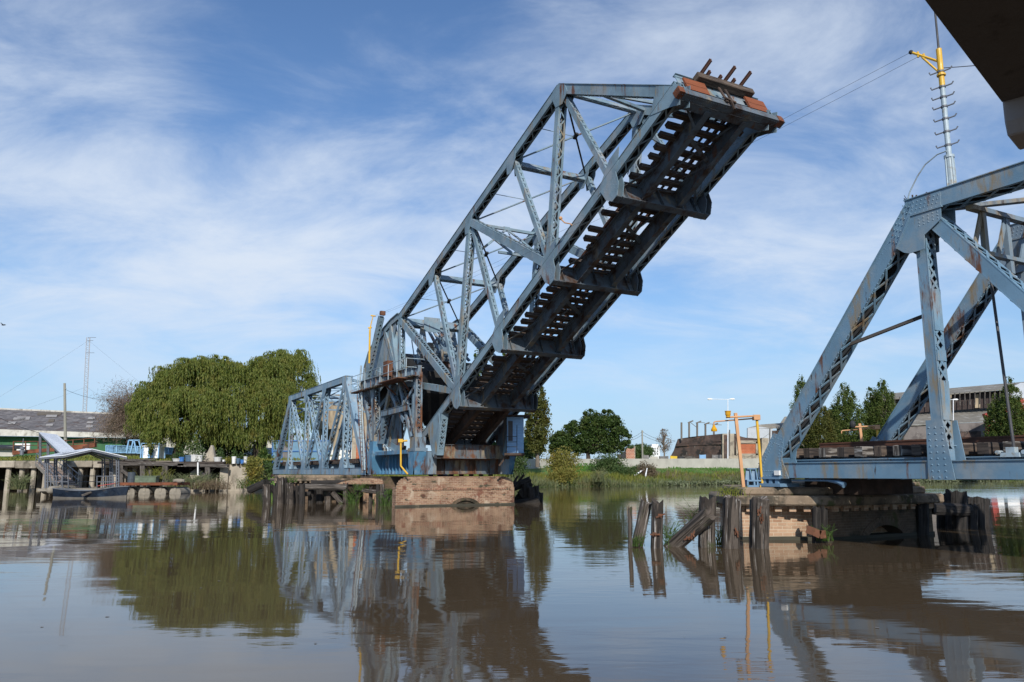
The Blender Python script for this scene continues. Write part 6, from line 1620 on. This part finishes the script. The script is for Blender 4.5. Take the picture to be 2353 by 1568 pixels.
# shanty fence
g = 'patched scrap fence panels in front of the ruin'
sc = [(1478, 1491, 1046, 'scrap', 'grey leaning board left of the shanty fence'), (1494, 1512, 1049, 'wall_grey', 'pale tin sheet panel left of the dark boards'), (1514, 1536, 1049, 'scrap', 'grey patched panel left of the yellow sheet'), (1540, 1556, 1048, 'tarp_yellow', 'bright yellow sheet panel in the shanty fence'), (1558, 1572, 1049, 'black', 'black panel right of the yellow sheet'), (1574, 1598, 1048, 'old_timber', 'brown board panel before the sooty wall'), (1607, 1622, 1046, 'cab_blue', 'bluish tin panel before the sooty wall'), (1636, 1658, 1046, 'scrap', 'grey tin panel at the foot of the ruin tower')]
for u0, u1, v0, m_, l in sc:
    mb = MB(); mb.plate([at(u0, 1060, 176), at(u1, 1060, 176), at(u1, v0 + random.uniform(-1, 1), 176), at(u0, v0, 176)], Y3 * .1)
    mb.bar(at(u0 + 1, 1060, 175.9), at(u0 + 1, v0 - 1, 175.9), .15, .15, Y3)
    tag(mb.build('scrap_panel', M[m_]), l, 'fence panel', g)
rbk = thing('brick_shack', 'unfinished red brick shack half hidden by the round dark tree', 'shack', at(1440, 1056, 172))
mb = MB(); wallq(mb, [(1437, 1062), (1457, 1062), (1456, 1030), (1450, 1033), (1437, 1030)], 171, 2); mb.build('wall', M['red_brick'], rbk)
mb = MB(); wallq(mb, [(1418, 1062), (1437, 1062), (1437, 1044), (1418, 1044)], 173, .3); mb.build('shaded_wall', M['ruin_brick'], rbk)
mb = MB(); mb.obox(at(1432, 1052, 170.5), X3 * .5, Y3 * .05, Z3 * 1.2); mb.build('door', M['black'], rbk)
mb = MB(); wallq(mb, [(1456, 1062), (1459, 1062), (1459, 1026), (1456, 1026)], 170.8, 1); mb.build('pillar', M['concrete'], rbk)
# far white blocks
fb = thing('white_block', 'distant white apartment block above the shanty fence', 'building', at(1505, 1048, 330))
for i, (u0, u1, v0, dy) in enumerate(((1492, 1516, 1026, 0), (1499, 1513, 1021, 4))):
    a, b_ = at(u0, 1055, 330 + dy), at(u1, v0, 330 + dy); mb = MB(); mb.box(((a.x + b_.x) / 2, 335 + dy, (b_.z + 3) / 2), b_.x - a.x, 10, b_.z - 3); mb.build('wall', M['far_white'], fb)
mb = MB()
for i in range(3):
    for j in range(4):
        p = at(1494.5 + j * 5.5, 1031 + i * 6, 329.8); mb.obox(p, X3 * .22, Y3 * .1, Z3 * .3)
mb.build('window', M['scrap'], fb)
f2 = thing('stepped_block', 'farther stepped white building with a grey tower behind the round dark tree', 'building', at(1470, 1040, 430))
for u0, u1, v0 in ((1459, 1481, 1032), (1472, 1478, 1023), (1481, 1491, 1030)):
    a, b_ = at(u0, 1055, 430), at(u1, v0, 430); mb = MB(); mb.box(((a.x + b_.x) / 2, 436, (b_.z + 3) / 2), b_.x - a.x, 8 + u0 * .002, b_.z - 3); mb.build('wall', M['far_white'] if u0 < 1480 else M['scrap'], f2)
# street lamps
def street_lamp(label, u, vb, vt, ul, vl, ur, vr, Y):
    s = thing('street_lamp', label, 'street lamp', at(u, vb, Y), 'white street lamps on the right bank')
    mb = MB(); mb.tube([at(u, vb, Y), at(u, vt, Y)], [.14, .09], 8); mb.build('post', M['lamp_white'], s)
    mb = MB(); mb.tube([at(ul, vl, Y), at(u, vt, Y), at(ur, vr, Y)], .06, 6); mb.build('arm', M['lamp_white'], s)
    for uu, vv in ((ul, vl), (ur, vr)):
        mb = MB(); p = at(uu, vv, Y); k = 1 if uu < u else -1
        mb.tube([p - X3 * .75 * k, p - X3 * .5 * k, p + X3 * .1 * k, p + X3 * .5 * k], [.05, .2, .17, .06], 8); mb.build('lamp_head', M['bright_white'], s)
street_lamp('tall white double armed street lamp behind the orange gantry', 1672.5, 1062, 918, 1633, 917.5, 1681, 917.5, 170)
street_lamp('white street lamp seen right of the near vertical post of the right span', 2190.5, 1060, 919, 2168, 919, 2194, 918.5, 172)
up = thing('utility_pole', 'thin utility pole between the round dark tree and the bare sapling', 'pole', at(1476, 1052, 185))
mb = MB(); mb.tube([at(1476.5, 1060, 185), at(1475.5, 989, 185)], [.22, .17], 6); mb.build('shaft', M['polewood'], up)
mb = MB(); mb.bar(at(1473.5, 993, 185), at(1478.5, 992, 185), .15, .15); mb.build('crossarm', M['polewood'], up)
for i, (v0, v1, v2, l) in enumerate(((992, 1001, 1012, 'upper cable along the utility pole line'), (999, 1005, 1015, 'lower cable along the utility pole line'))):
    wire(at(1475.5, v0, 185), at(1552, v2, 190), .8, .035, l + ' to the ruin', group='cables of the right bank pole line'); wire(at(1475.5, v0, 185), at(1430, v1 + 6, 180), .6, .035, l + ' to the dark tree', group='cables of the right bank pole line')
wire(at(1686, 1014, 182), at(1768, 996, 182), 1.2, .03, 'dark cable sagging across the bricked up window')
# white shed and old brown shed by the near end post
ws = thing('corrugated_shed', 'pale corrugated shed with low gable left of the near end post', 'shed', at(1760, 1050, 205))
mb = MB(); wallq(mb, [(1717, 1060), (1775, 1060), (1775, 985), (1745, 981), (1717, 984)], 205); mb.build('wall', M['shed_white'], ws)
mb = MB(); wallq(mb, [(1717, 984), (1745, 976), (1830, 970), (1830, 985), (1775, 985)], [204.8, 206, 212, 204.7, 204.7], .2); mb.build('roof', M['shed_roof'], ws)
mb = MB(); wallq(mb, [(1775, 1060), (1830, 1060), (1830, 988), (1775, 990)], 204.4, .3); mb.build('brick_wall', M['ruin_brick'], ws)
mb = MB(); wallq(mb, [(1772, 1060), (1800, 1060), (1800, 1017), (1772, 1017)], 203.6, .3); mb.build('gate', M['bright_white'], ws)
os_ = thing('sawtooth_shed', 'brown roofed shed rising behind the pale corrugated shed', 'shed', at(1800, 1000, 235))
mb = MB(); wallq(mb, [(1785, 985), (1803, 958), (1880, 950), (1880, 985)], [232, 240, 246, 238], .3); mb.build('roof', M['shed_roof'], os_)
mb = MB(); wallq(mb, [(1785, 1040), (1880, 1040), (1880, 984), (1785, 984)], 238, .3); mb.build('wall', M['old_wall'], os_)
# big old warehouse on the right
bw = thing('old_warehouse', 'large grey old warehouse with louvred clerestory behind the right span', 'warehouse', at(2200, 1045, 215))
mb = MB(); wallq(mb, [(1990, 1062), (2262, 1062), (2262, 970), (2130, 977), (1990, 984)], [215, 205, 205, 210, 215]); mb.build('wall', M['old_wall'], bw)
mb = MB(); mb.plate([at(1990, 984, 214.5), at(2270, 968, 204.5), at(2290, 938, 222), at(1990, 948, 232)], Z3 * .2); mb.build('roof', M['shed_roof'], bw)
mb = MB(); wallq(mb, [(2000, 956), (2330, 934), (2330, 895), (2160, 909), (2000, 920)], [226, 216, 216, 221, 226]); mb.build('clerestory_wall', M['louvre'], bw)
for u0, u1 in ((2170, 2186), (2240, 2252)):
    mb = MB(); wallq(mb, [(u0, 938), (u1, 937), (u1, 906), (u0, 907)], 218, .2); mb.build('yellowed_panel', M['tank_tan'], bw)
mb = MB()
for k in range(28):
    u = 2010 + k * 11.5; mb.bar(at(u, 940 - k * .5, 218.5 - k * .15), at(u, 916 - k * .75, 218.5 - k * .15), .25, .2, Y3)
mb.build('louvre_post', M['old_timber'], bw)
mb = MB(); mb.plate([at(2000, 922, 224), at(2335, 893, 213), at(2362, 878, 225), at(2000, 909, 236)], Z3 * .25); mb.build('upper_roof', M['shed_roof'], bw)
mb = MB(); wallq(mb, [(2312, 935), (2370, 935), (2370, 880), (2345, 880), (2312, 896)], 214, .5); mb.build('gable_wall', M['shed_white'], bw)
mb = MB(); wallq(mb, [(2198, 1010), (2258, 1008), (2258, 991), (2198, 992)], 205.2, .3); mb.build('brick_panel', M['ruin_brick'], bw)
mb = MB(); wallq(mb, [(2200, 1045), (2258, 1045), (2258, 1012), (2200, 1013)], 205.0, .2); mb.build('patched_wall', M['scrap'], bw)
rw = thing('red_trimmed_hall', 'white hall with red stepped gable trim at the right edge', 'building', at(2320, 1045, 198))
mb = MB(); wallq(mb, [(2268, 1062), (2440, 1062), (2440, 905), (2330, 935), (2268, 962)], 200); mb.build('wall', M['bright_white'], rw)
mb = MB()
mb.bar(at(2273, 1062, 199), at(2273, 958, 199), 1.5, 1.0, Y3); mb.bar(at(2262, 958, 199), at(2300, 945, 199), 1.2, 1.4); mb.bar(at(2298, 948, 199), at(2350, 920, 199), 1.2, 1.2); mb.bar(at(2278, 975, 199), at(2440, 978, 199), .4, 1.0); mb.bar(at(2278, 1000, 199), at(2285, 1000, 199), .6, 1.0)
mb.bar(at(2345, 1062, 199), at(2345, 930, 199), 1.3, .8, Y3)
mb.build('red_trim', M['red_paint'], rw)
fk = thing('street_fence', 'low pale street wall behind the poplars on the right bank', 'wall', at(1950, 1050, 196))
mb = MB(); wallq(mb, [(1800, 1062), (2060, 1062), (2060, 1003), (1930, 1003), (1930, 1020), (1800, 1020)], 212); mb.build('wall', M['fascia'], fk)
for i, (u, l) in enumerate(((2077, 'thin dark utility pole left of the big warehouse wall'), (2196, 'dark post right of the second street lamp'))):
    mb = MB(); mb.tube([at(u, 1060, 190), at(u, 985 if i == 0 else 1010, 190)], .16, 6); mb.bar(at(u - 4, 991 + i * 20, 190), at(u + 4, 991 + i * 20, 190), .12, .12); tag(mb.build('utility_pole', M['pole_dark']), l, 'pole')

# ================================================================ trees of the right bank
def tree(name, label, base, H, crown, n, mt, lu, lv, trunk_r=.3, trunk_h=None, group=None, seed=1, bark='bark', clumps=40, csz=.28, shape=None, limbs=10, fill=.4):
    """crown: list of ellipsoids (dx, dz, rx, ry, rz) from the base; leaves are gathered in clumps with gaps"""
    rr = np.random.default_rng(seed); random.seed(seed)
    base = V(base); root = thing(name, label, 'tree', base, group)
    mb = MB(); th = trunk_h or H * .4
    lean = random.uniform(-.02, .02) * H
    mb.tube([base - Z3 * .5, base + Z3 * th * .5, base + V((lean, 0, th))], [trunk_r * 1.25, trunk_r, trunk_r * .8], 8)
    tp = base + V((lean, 0, th))
    vol = np.array([c_[2] * c_[3] * c_[4] for c_ in crown]); vol = (vol ** .75); vol = vol / vol.sum()
    C_ = []
    for c_, fr in zip(crown, vol):
        k = max(4, int(clumps * fr)); m = int(n * fr)
        ctr = np.array([base.x + c_[0], base.y, base.z + c_[1]]); R = np.array(c_[2:5])
        d = rr.normal(size=(k, 3)); d /= np.linalg.norm(d, axis=1, keepdims=True)
        cl = ctr + d * R * (rr.uniform(.45, 1, (k, 1)) ** .6) * .9
        sz = rr.uniform(.6, 1.3, (k, 1))
        for j in range(min(k, max(1, int(limbs * fr)))):
            s0 = V((base.x + lean * .6, base.y, base.z + min(th, max(th * .35, cl[j][2] - base.z - 1.0) ))); limb(mb, s0, V(cl[j]), trunk_r * .4, .03, .2, 5)
        ix = rr.integers(0, k, m)
        dd = rr.normal(size=(m, 3)); dd /= np.linalg.norm(dd, axis=1, keepdims=True)
        C_.append(cl[ix] + dd * (rr.random((m, 1)) ** .5) * R.mean() * csz * 2 * sz[ix] * np.array([1, 1, .9 if shape != 'up' else 1.8]))
        ks = int(m * fill); dd = rr.normal(size=(ks, 3)); dd /= np.linalg.norm(dd, axis=1, keepdims=True)
        bump_ = 1 + .16 * np.sin(dd[:, :1] * 9 + dd[:, 2:] * 7 + seed) * np.cos(dd[:, 1:2] * 8 + dd[:, 2:] * 5)
        C_.append(ctr + dd * R * (rr.random((ks, 1)) ** .22) * bump_)
    C_ = np.concatenate(C_)
    if shape == 'up': mb.tube([tp, base + V((lean, 0, H * .95))], [trunk_r * .8, .04], 6)
    mb.build('trunk', M[bark], root)
    u_, v_ = leaf_axes(len(C_), lu, lv, .1)
    quads('crown', C_, u_, v_, M[mt], root)
    return root
tree('broadleaf_tree', 'dense round dark green tree on the bank left of the shanties', at(1352, 1062, 150), 10.5,
     [(-5.0, 3.6, 2.5, 2.6, 2.3), (-2.4, 5.0, 2.9, 2.8, 2.7), (1.2, 6.4, 3.2, 3, 3.0), (4.2, 6.0, 2.9, 2.6, 3.0), (6.0, 4.6, 2.2, 2.2, 2.4), (1.5, 3.6, 3.8, 3, 2.2), (-5.4, 2.2, 2.0, 2, 1.6), (3.8, 8.8, 1.5, 1.5, 1.1), (.6, 9.0, 1.6, 1.5, 1.1), (4.9, 2.8, 2.5, 2, 1.5), (-2.6, 2.6, 2.6, 2, 1.7)], 46000, 'broad', .11, .20, .4, 2, seed=3, clumps=260, csz=.125, limbs=20, fill=.22)
def poplar(label, u, vb, vt, Y, w, n, mt='poplar', seed=1, group='poplars on the right bank', trunk=.28):
    b_ = at(u, vb, Y); H = at(u, vt, Y).z - b_.z
    if Y > 160: w *= 1.18; n = int(n * 1.25)
    tree('poplar_tree', label, b_, H, [(0, H * .20, w * .8, w * .8, H * .10), (0, H * .36, w, w, H * .16), (.1, H * .56, w * .95, w * .9, H * .18), (-.05, H * .74, w * .62, w * .62, H * .15), (0, H * .89, w * .28, w * .28, H * .10)], n, mt, .10, .18, trunk, H * .5, group, seed, 'bark_pale', 170, .10, 'up', 24, fill=.32)
poplar('tall yellowing poplar right behind the end of the raised leaf', 1235, 1066, 855, 118, 2.2, 7500, 'poplar_yellow', 31, trunk=.25)
poplar('slim poplar seen through the lower panels of the raised leaf', 1160, 1060, 800, 135, 2.0, 8000, 'poplar', 32)
poplar('poplar half hidden behind the counterweight of the leaf', 1095, 1060, 795, 140, 2.2, 8000, 'poplar', 33)
poplar('poplar whose top shows left of the near end post', 1853, 1060, 858, 196, 3.0, 12000, 'poplar', 34)
poplar('yellow green bushy poplar just right of the near end post', 1888, 1060, 915, 192, 4.0, 13000, 'poplar_yellow', 35)
poplar('broad dark poplar left of the far gantry', 1953, 1060, 876, 198, 4.2, 18000, 'poplar', 36)
poplar('small dark poplar between the broad poplar and the yellow one', 1922, 1060, 922, 200, 2.4, 8000, 'poplar', 37)
poplar('leaning narrow poplar left of the tallest dark poplar', 2010, 1060, 888, 200, 2.5, 10000, 'poplar', 38)
poplar('tallest dark poplar left of the far end post', 2041, 1060, 868, 198, 3.9, 18000, 'poplar', 39)
poplar('slim poplar in front of the red trimmed hall', 2302, 1060, 902, 175, 2.6, 12000, 'poplar', 40)
poplar('poplar cut by the right edge of the view', 2338, 1060, 862, 172, 3.0, 13000, 'poplar', 41)
tree('young_tree', 'young yellow leaved tree beside the second street lamp', at(2163, 1060, 185), 9, [(0, 5, 2.0, 1.6, 3.2), (.3, 8, 1.2, 1, 2)], 2600, 'poplar_yellow', .12, .2, .16, 4, seed=42, clumps=50, csz=.2)
tree('bare_sapling', 'thin half bare sapling with few leaves right of the white block', at(1527, 1060, 178), 7.5, [(0, 4.2, 1.9, 1.4, 2.6), (.3, 6.4, 1.0, .8, 1.2)], 900, 'twig', .06, .13, .16, 3.5, seed=43, clumps=50, csz=.2, bark='bark_pale', limbs=46)
tree('round_bush_tree', 'grey green round tree in front of the stepped white building', at(1472, 1060, 230), 4.4, [(0, 2.6, 4.2, 2.5, 2.2), (-2, 2.0, 3, 2, 1.6)], 6000, 'shrub', .14, .22, .2, 1.5, seed=44, clumps=60, csz=.2)
for i, (u, vt, Y, w, l) in enumerate(((1130, 1020, 150, 4, 'grey green bush mass behind the portal girder of the tower'), (1215, 1045, 135, 2.5, 'small bush left of the yellow bush on the bank'))):
    tree('bank_tree', l, at(u, 1062, Y), 5, [(0, 2.2, w, 2, 2.0)], 3500, 'shrub', .12, .2, .15, 1.5, seed=60 + i, clumps=40, csz=.22)
# bushes on the bank
sg_ = 'shrubs on the grass bank'
bush('bank_shrub', 'yellowing leafy shrub on the bank right of the rounded pier', at(1285, 1072, 119), 3.0, 1.8, 2.7, 5200, 'shrub_yellow', .07, .16, group=sg_, clumps=40)
bush('bank_shrub', 'low drooping yellow weeds below the yellowing shrub', at(1292, 1096, 116), 2.6, 1.2, 1.2, 2400, 'shrub_yellow', .06, .16, group=sg_, clumps=26)
bush('bank_shrub', 'blue green bushy shrub at the middle of the bank', at(1398, 1075, 128), 3.2, 1.8, 2.4, 5600, 'shrub', .07, .16, group=sg_, clumps=44)
bush('bank_shrub', 'dense low green shrub sloping down to the water', at(1425, 1093, 127), 2.6, 1.5, 1.6, 3200, 'shrub', .07, .15, group=sg_, clumps=30)
bush('creeper_stump', 'old stump draped with brown green creeper at the water edge', at(1487, 1093, 131), 1.9, 1.2, 2.1, 3600, 'drygrass', .05, .16, 'stump', group=None, clumps=22)
bush('creeper_stump', 'green creeper mound over the bank left of the flood wall end', at(1470, 1085, 133), 1.9, 1.2, 1.2, 1800, 'shrub', .05, .14, 'shrub', clumps=16)
mb = MB(); mb.tube([at(1438, 1101, 130), at(1460, 1092, 130), at(1480, 1078, 130.5)], [.12, .14, .1], 6); tag(mb.build('pale_branch', M['lamp_white']), 'long pale bare branch slanting out of the creeper', 'branch')
mb = MB(); mb.tube([at(1482, 1110, 129.8), at(1484, 1090, 129.8), at(1487, 1076, 130)], [.14, .12, .08], 6); tag(mb.build('pale_branch', M['lamp_white']), 'upright pale bare stem hanging down the creeper stump', 'branch')
bush('bank_shrub', 'leafy vine covered shrub on the left bank beside the quay wall', at(585, 1085, 88), 1.2, 1.0, 1.9, 1900, 'shrub_yellow', .06, .14, group=sg_, clumps=22)
bush('bank_shrub', 'low bush on the left bank behind the left truss end post', at(615, 1085, 92), 1.6, 1, 1.2, 1300, 'shrub', .06, .14, group=sg_, clumps=16)
bush('bank_shrub', 'bright green bush growing beside the far left end post', at(608, 1055, 97), 1.0, .8, 1.5, 1000, 'weed', .07, .16, group=sg_, clumps=14)
bush('bank_shrub', 'small bush on the bank behind the right of the rounded pier', at(1190, 1070, 112), 1.7, 1, 1.9, 2000, 'shrub', .06, .15, group=sg_, clumps=24)

# ================================================================ grass, reeds, weeds
def line_pt(f):
    """point on the waterline by X"""
    for (x0, y0), (x1, y1) in zip(LINE[:-1], LINE[1:]):
        if x0 <= f <= x1: return y0 + (y1 - y0) * (f - x0) / (x1 - x0), math.atan2(y1 - y0, x1 - x0)
def prof_z(o):
    for (o0, z0), (o1, z1) in zip(PROF_N[:-1], PROF_N[1:]):
        if o0 <= o <= o1: return z0 + (z1 - z0) * (o - o0) / (o1 - o0)
    return 0
def grass(name, x0, x1, o0, o1, n, hmin, hmax, wd, mt, power=1.0, tilt=.25):
    xs = x0 + (x1 - x0) * rng.random(n) ** power; os2 = rng.uniform(o0, o1, n)
    P = np.zeros((n, 3))
    for i in range(n):
        y, a = line_pt(xs[i]); P[i] = (xs[i] - math.sin(a) * os2[i], y + math.cos(a) * os2[i], prof_z(os2[i]))
    wv = .62 + .5 * np.abs(np.sin(xs * .23 + o1) * np.cos(xs * .091 + os2 * .4 + o0)) + .25 * np.sin(xs * .61 + os2)
    h = (rng.uniform(hmin, hmax, n) * wv)[:, None] / 2
    dv = rng.normal(size=(n, 3)) * np.array([tilt, tilt, 0]) + np.array([0, 0, 1]); dv /= np.linalg.norm(dv, axis=1, keepdims=True)
    su = np.cross(dv, rng.normal(size=(n, 3))); su /= np.linalg.norm(su, axis=1, keepdims=True)
    P = P + dv * h * .9
    return kind(quads(name, P, su * wd * rng.uniform(.6, 1.3, (n, 1)), dv * h, M[mt]), 'stuff')
grass('tall_grass', -27, 150, .2, 6.5, 32000, .4, 1.2, .06, 'grassblade', 1.3, .35)
grass('lawn_grass', -27, 160, 6, 34, 42000, .2, .5, .08, 'lawn', 1.4, .4)
grass('reeds', -2, 60, -.6, 1.2, 5000, .7, 1.9, .045, 'reed', 1, .45)
grass('reeds', 60, 330, -.6, 2.6, 9000, .9, 2.6, .08, 'reed', 1.2, .4)
grass('tall_grass', 140, 400, .5, 9, 9000, .8, 2.0, .12, 'grassblade', 1.3, .35)
grass('dry_grass', 28, 130, 1.5, 7, 2600, .5, 1.5, .06, 'drygrass', 1.2, .4)
# broad leaved water plants under the grass bank
n = 5200; xs = rng.uniform(24, 120, n); P = np.zeros((n, 3))
for i in range(n):
    y, a = line_pt(xs[i]); o = rng.uniform(-1.2, .8); P[i] = (xs[i] - math.sin(a) * o, y + math.cos(a) * o, max(0, prof_z(max(-.0, o))) + rng.uniform(.03, .6))
u_, v_ = leaf_axes(n, .16, .2); kind(quads('water_plants', P, u_, v_, M['lily']), 'stuff')
# left bank grass on top of the wharf
n = 9000; P = np.stack([rng.uniform(-66, -24, n), rng.uniform(93, 112, n), np.zeros(n)], 1); P[:, 2] = 3.3 + np.clip((P[:, 1] - 92) * .055, 0, 1.1)
hh = rng.uniform(.12, .4, (n, 1)) / 2; dv = rng.normal(size=(n, 3)) * .35 + np.array([0, 0, 1]); dv /= np.linalg.norm(dv, axis=1, keepdims=True); su = np.cross(dv, rng.normal(size=(n, 3))); su /= np.linalg.norm(su, axis=1, keepdims=True)
kind(quads('meadow_grass', P + dv * hh, su * .05, dv * hh, M['grassblade']), 'stuff')
def tuft(label, p, n, h, spread, mt, wd=.012, cat='reeds', name='reed_tuft', group='tufts of reeds by the piles and the wharf', lean=0):
    p = V(p); C_, U_, W_ = [], [], []
    for i in range(n):
        a = rng.uniform(0, 6.28); ln = h * rng.uniform(.5, 1.1); out = np.array([math.cos(a), math.sin(a), 0]) * rng.uniform(.1, .75); q = np.array(p) + np.array([rng.normal() * spread, rng.normal() * spread * .6, -.05])
        for s in range(5):
            d = np.array([0, 0, 1.0]) + out * (.25 + s * .38) + np.array([lean, 0, 0]); d[2] -= s * .17; d /= np.linalg.norm(d); seg = ln / 5
            su = np.cross(d, np.array([math.sin(a), -math.cos(a), .2])); su /= np.linalg.norm(su) + 1e-6
            C_.append(q + d * seg / 2); U_.append(su * wd * (1.3 - s * .2)); W_.append(d * seg * .62); q = q + d * seg
    return tag(quads(name, np.array(C_), np.array(U_), np.array(W_), M[mt]), label, cat, group)
tuft('bright reeds between the dark upright pile and the fallen brace', at(1541, 1250, 22.4), 90, .85, .16, 'weed', .012)
tuft('tall reeds sprouting left of the wide ragged pile', at(1608, 1215, 22.9), 70, .95, .12, 'weed', .012, lean=-.1)
tuft('small weeds at the foot of the leaning pile', at(1462, 1252, 22), 40, .4, .12, 'weed', .012)
tuft('hanging weeds beside the wide ragged pile', at(1655, 1250, 22.5), 70, .6, .13, 'grassblade', .012)
tuft('grassy weeds growing on the cap of the right pier', at(1678, 1137, 23.4), 90, .4, .2, 'grassblade', .012)
tuft('weeds hanging at the dark pile of the pier corner', at(1900, 1240, 23.2), 60, .5, .1, 'weed', .014)
tuft('bright tall reeds in the middle of the left fender', at(*c3(985, 1480), 52.5), 60, 1.15, .2, 'weed', .025)
tuft('reeds in front of the stout pile at the rounded pier', at(*c3(1350, 1500), 50.2), 110, 1.0, .4, 'weed', .022)
tuft('low weeds on the right slope of the second pier', at(*c3(1070, 1340), 53), 60, .6, .3, 'weed', .02)
tuft('green weeds on the cap of the second pier', at(*c3(350, 1260), 53.5), 60, .6, .25, 'weed', .02)
tuft('ivy weeds at the shoulder of the rounded pier', at(*c3(1390, 1380), 50.2), 80, .45, .25, 'weed', .03)
tuft('big grey green reed clump between the wharf columns', at(43, 1124, 88.5), 200, 2.0, .5, 'reed', .035)
tuft('reeds below the broken concrete wall', at(420, 1122, 86), 200, 2.0, 1.0, 'reed', .035)
tuft('reeds right of the leaning prop', at(465, 1118, 87), 160, 1.8, .9, 'reed', .035)
tuft('dry brushwood heap at the water edge of the left bank', at(480, 1124, 86.5), 500, 1.3, 1.2, 'drygrass', .025, cat='brushwood', name='brushwood_heap')
tuft('green weeds at the foot of the quay wall', at(578, 1122, 88), 200, 1.4, .7, 'weed', .035)
tuft('weeds hanging off the timber wharf edge', at(360, 1100, 87.5), 120, 1.5, .8, 'grassblade', .03)
tuft('agave like spiky plant on the bank below the yellow shrub', at(1378, 1107, 117), 120, 2.2, .5, 'reed', .06)
# ================================================================ light, sky, camera
SUN_EL, SUN_AZ = rad(32), math.atan2(.09, -1)     # azimuth from +Y towards +X
sun = bpy.data.lights.new('sun', 'SUN'); sun.energy = 4.7; sun.angle = rad(.5); sun.color = (1, .95, .87)
so = bpy.data.objects.new('sun', sun); COL.objects.link(so)
sd_ = V((math.sin(SUN_AZ) * math.cos(SUN_EL), math.cos(SUN_AZ) * math.cos(SUN_EL), math.sin(SUN_EL)))
so.rotation_euler = sd_.to_track_quat('Z', 'Y').to_euler(); so.location = sd_ * 200
w = bpy.data.worlds.new('World'); scene.world = w; w.use_nodes = True
t = NT(w); bg = t.n['Background']
sky = t.node('ShaderNodeTexSky'); sky.sky_type = 'NISHITA'; sky.sun_disc = False
sky.sun_elevation = SUN_EL; sky.sun_rotation = SUN_AZ; sky.air_density = 1.15; sky.dust_density = .4; sky.ozone_density = 2.2
tc = t.node('ShaderNodeTexCoord').outputs['Generated']
sp = t.node('ShaderNodeSeparateXYZ'); t.put(sp.inputs[0], tc)
zz = t.math('ADD', t.math('MAXIMUM', sp.outputs[2], 0), .22)
cb_ = t.node('ShaderNodeCombineXYZ'); t.put(cb_.inputs[0], t.math('DIVIDE', sp.outputs[0], zz)); t.put(cb_.inputs[1], t.math('DIVIDE', sp.outputs[1], zz))
mp = t.node('ShaderNodeMapping'); t.put(mp.inputs[0], cb_.outputs[0]); mp.inputs['Rotation'].default_value = (0, 0, rad(-28)); mp.inputs['Scale'].default_value = (.55, .95, 1); mp.inputs['Location'].default_value = (3.1, .7, 0)
big = t.noise(mp.outputs[0], .95, 3, .5, .4)
mp2 = t.node('ShaderNodeMapping'); t.put(mp2.inputs[0], cb_.outputs[0]); mp2.inputs['Rotation'].default_value = (0, 0, rad(-22)); mp2.inputs['Scale'].default_value = (.85, 1.25, 1)
fine = t.noise(mp2.outputs[0], 2.3, 11, .62, .45)
def blob(u, v, size, amp):
    """a bank of cirrus around one bearing of the sky"""
    d = (at(u, v, 100) - V((0, 0, EYE))).normalized()
    x = t.n.new('ShaderNodeVectorMath'); x.operation = 'DOT_PRODUCT'; t.put(x.inputs[0], tc); x.inputs[1].default_value = d
    return t.ramp(x.outputs[1], math.cos(size), 1, 0, amp)
cov = t.math('ADD', t.math('MULTIPLY', big, .45), t.math('MULTIPLY', fine, .74))
for a_ in ((560, 500, .42, .13), (150, 620, .4, .06), (1900, 250, .42, .10), (1000, 620, .3, .06), (1750, 700, .30, .05), (60, 60, .2, .02), (820, 160, .26, -.13), (1250, 100, .22, -.05), (330, 200, .2, -.06)):
    cov = t.math('ADD', cov, blob(*a_))
mask = t.ramp(cov, .50, .96, 0, .95)
lowz = t.ramp(sp.outputs[2], .02, .22, .15, 1)
mask = t.math('MULTIPLY', mask, lowz)
CLOUD = (7.7, 8.6, 9.9)
hor = t.ramp(sp.outputs[2], -.02, .32, .75, .0)
skyc = t.mix(1.0, sky.outputs[0], (.92, 1.14, 1.42), 'MULTIPLY')
base = t.mix(hor, skyc, (4.3, 6.3, 9.2))
col = t.mix(mask, base, CLOUD)
t.put(bg.inputs[0], col); bg.inputs[1].default_value = .094
cam = bpy.data.cameras.new('camera'); co = bpy.data.objects.new('camera', cam); COL.objects.link(co)
co.location = (0, 0, EYE); co.rotation_euler = (math.pi / 2 + PITCH, 0, 0)
cam.sensor_width = 36; cam.lens = 36 * FOC / 2353; cam.clip_end = 6000; cam.clip_start = .1
scene.camera = co
scene.render.resolution_x = 1024; scene.render.resolution_y = 682
scene.view_settings.view_transform = 'Standard'; scene.view_settings.look = 'None'; scene.view_settings.exposure = 0; scene.view_settings.gamma = 1
scene.cycles.max_bounces = 6; scene.cycles.transparent_max_bounces = 4
